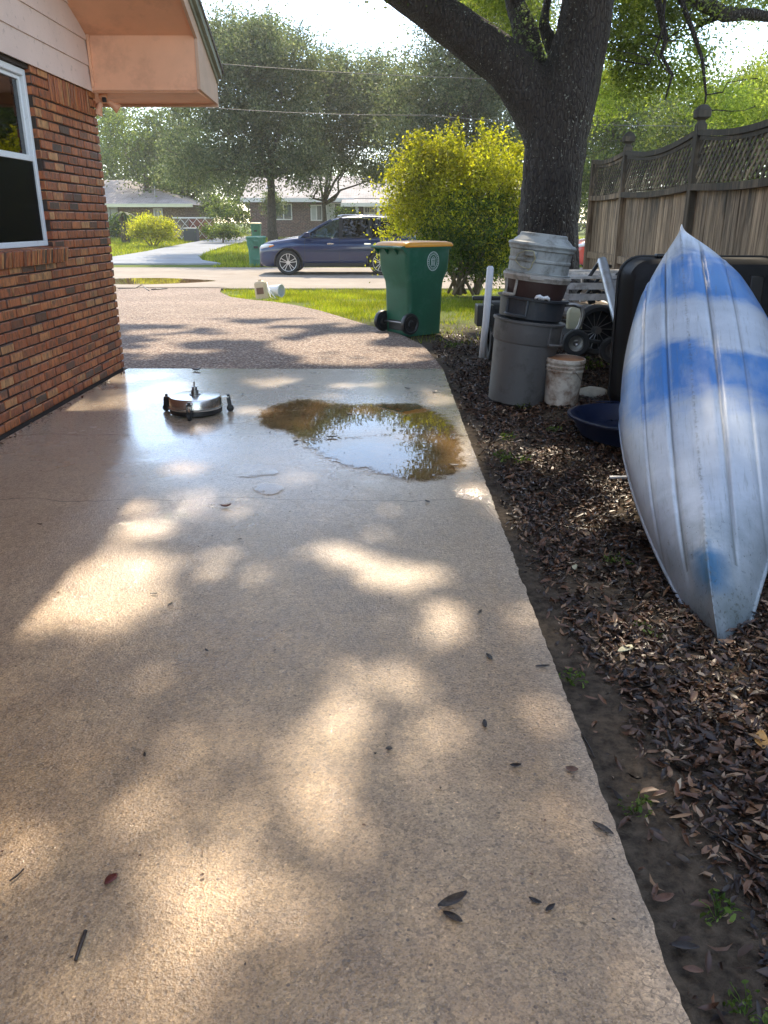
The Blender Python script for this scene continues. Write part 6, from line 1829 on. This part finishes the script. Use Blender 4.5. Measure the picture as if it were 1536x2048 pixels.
LIT = [(120, 1190, 165, 72), (255, 1150, 95, 55), (240, 1215, 90, 40), (290, 1062, 66, 24), (270, 1015, 55, 14), (455, 1135, 60, 34), (690, 1108, 75, 26), (800, 1152, 95, 28), (886, 1250, 56, 46),
       (374, 935, 50, 15), (384, 862, 45, 12), (342, 782, 55, 22), (255, 800, 60, 24), (225, 758, 60, 10), (146, 820, 70, 26), (300, 750, 50, 7), (560, 765, 60, 9), (700, 770, 60, 8),
       (880, 790, 45, 24), (925, 895, 34, 52), (955, 975, 34, 25), (1000, 1030, 30, 30), (470, 1880, 190, 200), (640, 1560, 85, 130), (660, 1720, 60, 110), (690, 1425, 62, 44), (10, 1750, 60, 120), (1320, 1990, 80, 70), (800, 1620, 34, 70),
       (1120, 1450, 50, 40), (1060, 1230, 40, 50), (620, 690, 100, 12), (330, 700, 110, 6), (800, 700, 70, 9), (520, 655, 90, 7), (300, 628, 160, 10), (720, 820, 40, 10), (500, 820, 40, 10), (1090, 910, 60, 20), (1180, 1020, 60, 30), (1300, 1000, 50, 25),
       (1240, 1250, 70, 40), (1420, 1400, 90, 50), (1300, 1520, 60, 50), (1000, 880, 40, 14), (1150, 720, 30, 10)]
lit = np.array(LIT, float)  # sunlit ground patches for which gaps are cut in the leaves overhead
CMi = np.array(CM.transposed())


def ground_px(x, y):
    v = np.stack([x, y, np.full_like(x, -H)], -1) @ CMi.T
    z = np.minimum(v[..., 2], -0.05)
    return 768 + 1600 * v[..., 0] / -z, 1024 - 1600 * v[..., 1] / -z


rs = np.random.RandomState(77)
N = 150000
gx = rs.uniform(-5.0, 6.5, N); gy = rs.uniform(-2.5, 13.2, N)
cl = rs.normal(size=(N, 2)) * 0.0
hc = np.maximum(7.4, (0.42 * gy + 1.6) / 0.55) + rs.normal(size=N) * 0.55 + 0.9 * (fbm(gx * 0.5 + 3, gy * 0.5, 3) - 0.5)
px, py = ground_px(gx, gy)
keep = np.ones(N, bool)
for a in lit:
    e = ((px - a[0]) / a[2]) ** 2 + ((py - a[1]) / a[3]) ** 2
    e = e + (fbm(gx * 4.5 + a[0], gy * 4.5 + 7, 3) - 0.5) * 1.9
    soft = np.clip((1.55 - e) / 0.95, 0, 1) * (0.98 if a[1] < 1380 else 0.80)
    keep &= ~((gy > 0.2) & (rs.rand(N) < soft))
faint = fbm(gx * 1.9 + 70, gy * 1.5 + 31, 3)
keep &= ~((gy > 0.2) & (gy < 7.9) & (rs.rand(N) < np.clip((faint - 0.60) * 9, 0, 0.6)))
nz_ = fbm(gx * 1.5 + 40, gy * 1.5 + 11, 3)
keep &= ~((gy > 7.9) & (nz_ + 0.035 * (gy - 8) > 0.60))
keep &= ~((gx > 1.2) & (fbm(gx * 2.6 + 9, gy * 2.6 + 3, 3) > 0.62))
k_ = 1 / math.tan(R(SUN_EL))
cx = gx + hc * k_ * math.sin(R(SUN_AZ)); cy = gy + hc * k_ * math.cos(R(SUN_AZ))
pts = np.stack([cx, cy, hc], -1)[keep]
link_mesh('shade_canopy', leaf_quads('shade_canopy', pts, 0.165, rs, 0.55), MAT['oak_leaf'], oak, world=True)  # unseen oak leaves set along sun rays, shaped to dapple the ground
# foliage hanging round the visible limbs
pp = crown_pts(rs, [BL(850, -95, OY - .3, 80, 60, .7), BL(900, -190, OY, 90, 70, .9), BL(830, -20, OY - .2, 20, 12, .3, .2), BL(760, -60, OY, 40, 30, .4, .5), BL(745, -6, OY + 1, 14, 12, .2, .3)], 16000, 0.17, 40)
link_mesh('limb_foliage', leaf_quads('limb_foliage', pp, 0.06, rs, 0.5), MAT['oak_leaf'], oak, world=True)
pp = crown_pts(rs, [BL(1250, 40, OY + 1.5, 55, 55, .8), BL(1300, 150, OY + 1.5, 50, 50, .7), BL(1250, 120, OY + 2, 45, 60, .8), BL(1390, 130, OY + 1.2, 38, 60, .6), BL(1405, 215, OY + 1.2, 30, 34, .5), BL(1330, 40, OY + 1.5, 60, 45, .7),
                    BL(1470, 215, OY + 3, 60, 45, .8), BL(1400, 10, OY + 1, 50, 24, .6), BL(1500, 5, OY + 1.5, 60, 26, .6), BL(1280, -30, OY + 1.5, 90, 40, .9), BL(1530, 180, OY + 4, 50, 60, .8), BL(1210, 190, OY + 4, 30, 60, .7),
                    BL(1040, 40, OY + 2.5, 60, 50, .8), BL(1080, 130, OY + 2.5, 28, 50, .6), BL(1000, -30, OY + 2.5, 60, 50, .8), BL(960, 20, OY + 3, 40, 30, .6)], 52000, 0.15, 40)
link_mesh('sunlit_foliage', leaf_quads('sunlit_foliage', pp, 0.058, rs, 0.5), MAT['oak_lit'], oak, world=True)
# resurrection fern and lichen tufts riding on the limbs
tf = []
for (a, b, w) in (((1000, 100), (860, 5), 0.26), ((1060, 130), (1010, 90), 0.3), ((1066, 60), (1040, 0), 0.14), ((1105, 240), (1050, 150), 0.2), ((1400, -10), (1480, 20), .15)):
    for k in range(60):
        s = rs.rand(); c = q(a[0] + (b[0] - a[0]) * s + rs.normal() * 8, a[1] + (b[1] - a[1]) * s + rs.normal() * 8)
        d = unit(rs.normal(size=(1, 3)) + np.array([[0.15, -0.7, 0.55]]))[0]
        tf.append(np.array(c) + d * w * 0.98 + rs.normal(size=3) * 0.02)
tf = np.array(tf); tf = np.repeat(tf, 5, 0) + rs.normal(size=(len(tf) * 5, 3)) * 0.018
link_mesh('fern_tufts', leaf_quads('fern_tufts', tf, 0.032, rs, 0.8), MAT['moss'], oak, world=True)

# ------------------------------------------------------------------ cables
for (a, Ya, b, Yb, lab) in (((250, 200), 24.5, (880, 230), 26, 'lower overhead service cable crossing the trees from the eave'), ((250, 110), 25, (1100, 160), 27, 'upper overhead cable crossing the tree crowns'), ((860, 232), 26, (1560, 250), 28, 'overhead cable running on to the right past the oak trunk')):
    pa, pb = P(*a, Ya), P(*b, Yb); pts = []
    for k in range(15):
        t = k / 14; p_ = pa.lerp(pb, t); p_.z -= 0.12 * 4 * t * (1 - t); pts.append(p_)
    o = MB().tube([p_ - pa for p_ in pts], 0.0085, 6).build('overhead_cable', MAT['wire'], None, smooth=True)
    o.location = pa; tag(o, lab, 'cable')

# ------------------------------------------------------------------ grass
def blades(n, xs, ys, zs, h, w, rs):
    a = rs.uniform(0, 2 * np.pi, n); lean = rs.normal(size=(n, 2)) * 0.35
    hh = h * rs.uniform(0.5, 1.4, n)
    v = np.empty((n, 3, 3))
    v[:, 0] = np.stack([xs - np.cos(a) * w / 2, ys - np.sin(a) * w / 2, zs], -1)
    v[:, 1] = np.stack([xs + np.cos(a) * w / 2, ys + np.sin(a) * w / 2, zs], -1)
    v[:, 2] = np.stack([xs + lean[:, 0] * hh, ys + lean[:, 1] * hh, zs + hh], -1)
    return fast_mesh('g', v.reshape(-1, 3), 3, np.arange(3 * n))


rs = np.random.RandomState(31)
N = 190000
x = rs.uniform(-5, 13, N); y = rs.uniform(10.3, yend - 0.05, N)
ax_ = np.interp(y, [a[0] for a in APR], [a[1] for a in APR])
dens = np.clip((y - 12.2) / 2.0, 0.10, 1) * np.clip(1.35 - 0.9 * np.clip(np.clip(x - 1.0, 0, 9) * np.clip(15.5 - y, 0, 9), 0, 3), 0.06, 1) * np.clip((fbm(x * 1.1, y * 1.1) - 0.30) * 5, 0.05, 1)
ok = (x > ax_ + 0.02 + 0.05 * rs.rand(N)) & (rs.rand(N) < dens) & (np.hypot(x - ob.x, y - OY) > 0.62)
x, y = x[ok], y[ok]
z = soil_z(x, y) - 0.01
o = link_mesh('lawn_grass', blades(len(x), x, y, z, 0.085, 0.011, rs), MAT['grass'])
tag(o, 'bright sunlit grass of the near lawn between driveway and road', 'grass', kind='stuff')
Lw = [G(*p) for p in L_]; Rw = [G(*p) for p in R_]
def in_drive(x, y):
    l = np.interp(y, [p.y for p in Lw], [p.x for p in Lw]); r = np.interp(y, [p.y for p in Rw], [p.x for p in Rw])
    return (x > l) & (x < r) & (y < 62)
N = 150000
y = 30.6 + (70 - 30.6) * rs.rand(N) ** 1.4; x = rs.uniform(-34, 14, N)
ok = ~in_drive(x, y) & ~((y > HY - .2) & (x < wx)) & ~((y > HY - .2) & (x > xa))
x, y = x[ok], y[ok]
z = np.interp(y, [-20, 8.5, 22, 31, 56, 600], [0, 0, -0.2, -0.2, 0.3, 0.3]) - 0.05
o = link_mesh('far_grass', blades(len(x), x, y, z, 0.15, 0.035, rs), MAT['grass'])
tag(o, 'grass verges and lawns across the road', 'grass', kind='stuff')

# ------------------------------------------------------------------ leaf litter over the mulch bed
def litter_mesh(x, y, z, s, rs, aspect=0.34, tilt=0.35):
    n = len(x)
    a = rs.uniform(0, 2 * np.pi, n)
    t = rs.normal(size=n) * tilt; r_ = rs.normal(size=n) * tilt
    d = np.stack([np.cos(a) * np.cos(t), np.sin(a) * np.cos(t), np.sin(t)], -1)
    sd_ = np.stack([-np.sin(a) * np.cos(r_), np.cos(a) * np.cos(r_), np.sin(r_)], -1)
    nn = np.cross(d, sd_)
    c = np.stack([x, y, z], -1); s = s[:, None]; w = s * aspect * rs.uniform(0.6, 1.25, (n, 1)); cu = s * rs.uniform(-0.10, 0.28, (n, 1)); fo = w * rs.uniform(-0.1, 0.7, (n, 1))
    v = np.empty((n, 8, 3))
    v[:, 0] = c - d * s * .5 + nn * cu
    v[:, 1] = c - d * s * .2 + sd_ * w * .42 + nn * fo
    v[:, 2] = c + d * s * .2 + sd_ * w * .42 + nn * fo
    v[:, 3] = c + d * s * .5 + nn * cu
    v[:, 4] = c + d * s * .2 - sd_ * w * .42 + nn * fo
    v[:, 5] = c - d * s * .2 - sd_ * w * .42 + nn * fo
    v[:, 6] = c - d * s * .2
    v[:, 7] = c + d * s * .2
    b = np.arange(n)[:, None] * 8
    lp = np.concatenate([b + np.array([[0, 1, 2, 7]]), b + np.array([[0, 7, 2, 2]])], 1)
    # four quads: left half (2), right half (2)
    q4 = np.array([[0, 1, 6, 5], [6, 1, 2, 7], [5, 6, 7, 4], [7, 2, 3, 4]])
    lp = (b[:, :, None] + q4[None]).reshape(-1)
    return fast_mesh('litter', v.reshape(-1, 3), 4, lp)


N = 135000
y = 0.7 + 11.5 * rs.rand(N) ** 1.35; x = rs.uniform(0.55, 3.0, N)
ed = np.interp(y, [0, 8.07] + [p[0] for p in APR[1:8]], [edge(0), edge(8.07)] + [p[1] for p in APR[1:8]])
off = x - ed
bare = 0.02 + 0.20 * fbm(y * 1.4, y * 0 + 2.0) * np.clip((3.6 - y) / 1.8, 0.15, 1)
dens = np.clip((off - bare) / 0.14, 0.05, 1) * np.clip((fbm(x * 2.3 + 50, y * 2.3) - 0.22) * 5, 0.2, 1) * np.clip((11.5 - y) / 3.5, 0.08, 1)
ok = (off > 0.035) & (rs.rand(N) < dens) & ~((x > 0.98) & (y > 13))
x, y = x[ok], y[ok]
z = soil_z(x, y) + 0.005 + np.abs(rs.normal(size=len(x))) * 0.011
o = link_mesh('leaf_litter', litter_mesh(x, y, z, 0.031 * (0.45 + 1.6 * rs.rand(len(x)) ** 1.8), rs), MAT['litter'], smooth=False)
tag(o, 'damp dead oak leaves covering the mulch bed beside the driveway', 'leaf litter', kind='stuff')
# crumbs of debris on the slab and along the foot of the wall
N = 650
x = rs.uniform(-2.6, 0.62, N); y = 0.6 + 7.4 * rs.rand(N)
k = rs.rand(N) < 0.35
x = np.where(k, -2.60 + np.abs(rs.normal(size=N)) * 0.03, x)
o = link_mesh('slab_debris', litter_mesh(x, y, np.full(N, 0.004), np.where(k, 0.03, 0.010) * rs.uniform(0.4, 1.3, N), rs, 0.5, 0.12), MAT['litter'])
tag(o, 'tiny dark crumbs of leaf and bark strewn over the slab', 'debris', kind='stuff')

# ------------------------------------------------------------------ single leaves and twigs on the slab
def one_leaf(px, py, s, ang, mat, label, aspect=0.32, grp=None, curl=0.2, z=0.004):
    p = G(px, py)
    rs_ = np.random.RandomState(int(px * 3 + py)); v = []; f = []
    n = 9
    for i in range(n):
        t = i / (n - 1); w = aspect * s * math.sin(math.pi * (0.04 + 0.92 * t)) ** 0.8 / 2
        zc = z + curl * s * (t - .45) ** 2
        for j, k_ in enumerate((-1, 0, 1)):
            v.append(((t - .5) * s, k_ * w + 0.03 * s * math.sin(3 * t), zc + (0.25 * w if k_ else 0) + abs(k_) * 0.10 * s * curl))
    for i in range(n - 1):
        for j in range(2): f.append((i * 3 + j, i * 3 + j + 1, i * 3 + j + 4, i * 3 + j + 3))
    o = MB().add(v, f).build('fallen_leaf', MAT[mat], None, smooth=True)
    sol = o.modifiers.new('thick', 'SOLIDIFY'); sol.thickness = 0.0012
    zb_ = float(soil_z(p.x, p.y)) + 0.015 if p.x > edge(p.y) else 0.0
    o.location = (p.x, p.y, zb_); o.rotation_euler = (0, 0, R(ang))
    return tag(o, label, 'leaf', grp)


one_leaf(1205, 1661, 0.060, -48, 'deadleaf', 'dark pointed leaf on the slab close to its right edge', 0.30)
one_leaf(1205, 1661 + 0, 0.001, 0, 'deadleaf', 'x') if False else None
one_leaf(905, 1813, 0.075, 28, 'deadleaf', 'long glossy dark curled leaf in the lower middle of the slab, upper of two', 0.34, None, 0.5, 0.010)
one_leaf(905, 1838, 0.048, -35, 'deadleaf', 'short dark brown leaf tucked under the glossy curled leaf', 0.36)
one_leaf(223, 1762, 0.036, 60, 'redleaf', 'small dark red leaf on the lower left of the slab', 0.62)
one_leaf(452, 1015, 0.055, 5, 'redleaf', 'small reddish curled leaf on the slab below the narrow puddle', 0.40, None, 0.8)
one_leaf(1031, 1535, 0.032, 0, 'deadleaf', 'small dark rolled leaf on the slab left of the silvery one', 0.45, None, 0.6)
one_leaf(1143, 1543, 0.034, -20, 'deadleaf2', 'small pale brown crumpled leaf near the slab edge', 0.7, None, 0.6)
one_leaf(970, 1450, 0.040, 88, 'deadleaf', 'narrow upright dark leaf on the right half of the slab', 0.35)
one_leaf(1085, 1335, 0.050, 5, 'deadleaf', 'slim dark leaf lying crosswise on the slab by its right edge', 0.25)
one_leaf(978, 1316, 0.045, -70, 'deadleaf', 'thin hollow dark leaf above the round sunlit patch side', 0.35)
one_leaf(778, 1500, 0.020, 0, 'deadleaf', 'tiny square dark scrap beside the glittering wet streak', 0.8)
one_leaf(1330, 1778, 0.052, 15, 'deadleaf2', 'curled brown leaf on the bare soil strip at lower right', 0.42, None, 0.5)
one_leaf(1372, 1872, 0.062, -8, 'deadleaf', 'long dark leaf on the bare soil strip below the brown one', 0.32)
one_leaf(1390, 1918, 0.040, -12, 'deadleaf2', 'short pinkish brown leaf at the bottom of the soil strip', 0.42)
one_leaf(1525, 1478, 0.085, 70, 'deadleaf3', 'bright orange-yellow curled leaf at the right margin', 0.45, None, 0.5)
one_leaf(1255, 1285, 0.085, 30, 'jug', 'large pale cream leaf on the litter left of the kayak tip', 0.36)
one_leaf(1152, 1120, 0.055, 70, 'jug', 'small whitish leaf on the mulch bed', 0.5)
one_leaf(665, 877, 0.075, 3, 'deadleaf', 'dark leaf floating on the bright sky reflection of the puddle, right one', 0.3, None, 0.4, 0.008)
one_leaf(592, 886, 0.050, 65, 'deadleaf', 'dark leaf scrap on the puddle reflection, left one', 0.6, None, 0.4, 0.008)
one_leaf(907, 934, 0.065, -20, 'deadleaf', 'dark leaf at the right end of the muddy puddle', 0.5, None, 0.4, 0.008)
one_leaf(393, 742, 0.085, 0, 'deadleaf', 'dark round lump at the joint behind the surface cleaner', 0.8, None, 0.8)
SCR = ['dark scrap on the big sunlit patch at left, upper one', 'dark scrap below the big sunlit patch at left, lower one', 'lone dark scrap in the shade of the slab middle', 'dark scrap between the big sunlit patch and the reddish leaf', 'dark scrap between the surface cleaner and the puddle near the joint',
       'dark scrap near the joint above the right end of the puddle, left one', 'dark scrap near the joint above the right end of the puddle, right one', 'lone dark scrap on the shaded slab left of the glittering streak', 'tiny scrap at the shaded left part below the eave shadow', 'dark scrap right beside the small round sunlit patch',
       'scrap just below the muddy puddle towards the slab edge', 'scrap floating in the upper middle of the puddle', 'scrap at the left rim of the big puddle', 'left of two tiny scraps right of the glossy curled leaf', 'right of two tiny scraps right of the glossy curled leaf']
for i, (a, b, s) in enumerate(((308, 1190, .03), (341, 1211, .03), (414, 1303, .022), (480, 1080, .02), (485, 790, .05), (815, 778, .06), (870, 785, .07), (290, 1512, .02), (80, 1050, .025), (960, 1226, .03), (855, 1005, .04), (700, 830, .05), (540, 866, .03), (1070, 1805, .03), (1100, 1820, .03))):
    one_leaf(a, b, s, (i * 67) % 180, 'deadleaf', SCR[i], 0.4, 'small leaf scraps scattered over the slab', 0.4)


def twig(pts, r, label, z=0.006):
    ps = [G(*p) for p in pts]; a = ps[0].copy()
    for p in ps: p.z = (float(soil_z(p.x, p.y)) + 0.02 if p.x > edge(min(p.y, 8)) and p.y < 10 else gz(p.y)) + z
    o = MB().tube([p - a for p in ps], [r, r * 1.1, r * 0.8][:len(ps)] if len(ps) < 4 else r, 7).build('twig', MAT['deadleaf'], None, smooth=True)
    o.location = a; return tag(o, label, 'twig')


twig([(172, 1866), (163, 1890), (152, 1925)], 0.0042, 'straight dark twig on the lower left of the slab')
twig([(48, 1742), (35, 1755), (20, 1766)], 0.0022, 'thin bent sliver of bark at the left edge of the slab')
twig([(303, 580), (320, 579), (334, 578)], 0.022, 'thick dark stick lying where driveway meets road')
twig([(236, 578), (270, 577), (284, 570), (290, 576), (298, 582)], 0.012, 'long thin bent twig at the road end of the driveway')
twig([(1400, 1640), (1450, 1668), (1536, 1712)], 0.0028, 'long pale curved twig over the litter at lower right')
twig([(1150, 1430), (1180, 1480), (1190, 1500)], 0.003, 'short twig at the slab edge beside the bare soil')

# ------------------------------------------------------------------ seedlings in the mulch
WD = [(1010, 912, .11, 'light green seedling clump beside the slab right of the muddy puddle'), (1018, 872, .09, 'small seedling just behind the light green clump'), (1045, 915, .08, 'tiny seedling between the clump and the navy tub'), (1225, 1105, .06, 'white-flecked seedling in the mulch near the kayak'), (1250, 1108, .055, 'pale seedling touching the white-flecked one'),
      (1310, 1250, .05, 'bright green sprout below the white-flecked seedlings'), (1280, 1232, .045, 'thin sprout left of the kayak tip'), (1145, 1340, .07, 'feathery green weed at the slab edge'), (1275, 1595, .06, 'thin weed seedling leaning over the bare soil'), (1043, 808, .10, 'dark seedling at the foot of the grey can'),
      (1185, 742, .20, 'leafy green weed behind the rusty white bucket'), (905, 690, .15, 'low grassy weed at the foot of the green cart'), (1440, 1800, .07, 'mossy grey-green weed tuft at lower right'), (1500, 1990, .06, 'yellow-green sprout in the lower right corner'), (1110, 860, .08, 'small weed in the litter left of the navy tub'), (1200, 1600, .03, 'tiny sprout on bare soil')]
rs = np.random.RandomState(3)
for i, (a, b, s, lab) in enumerate(WD[:-1]):
    p = G(a, b); p.z = float(soil_z(p.x, p.y))
    t = thing('seedling', lab, 'weed', p)
    n = 34; an = rs.uniform(0, 2 * np.pi, n); rr_ = rs.rand(n) ** .6 * s * 0.8
    lx = np.cos(an) * rr_; ly = np.sin(an) * rr_; lz = s * (0.15 + 0.45 * rs.rand(n))
    link_mesh('leaves', litter_mesh(lx, ly, lz, s * 0.27 * rs.uniform(.5, 1.3, n), rs, 0.55, 0.6), MAT['weed'], t)
    st_ = MB()
    for k in range(0, n, 3): st_.tube([(0, 0, -0.01), (lx[k] * .5, ly[k] * .5, lz[k] * .7), (lx[k], ly[k], lz[k])], 0.0007 + s * .004, 5)
    st_.build('stem', MAT['weed'], t)
# ------------------------------------------------------------------ haze in the air
m, t, out = newmat('haze_air')
v = nd(t, 'ShaderNodeVolumePrincipled', {'Color': (1.0, 0.98, 0.93, 1), 'Density': 0.0009, 'Anisotropy': 0.55})
t.links.new(v.outputs[0], out.inputs[1])
hz = MB().ab((-170, -22, -1.3), (170, 520, 22)).build('haze', m)
tag(hz, kind='stuff')
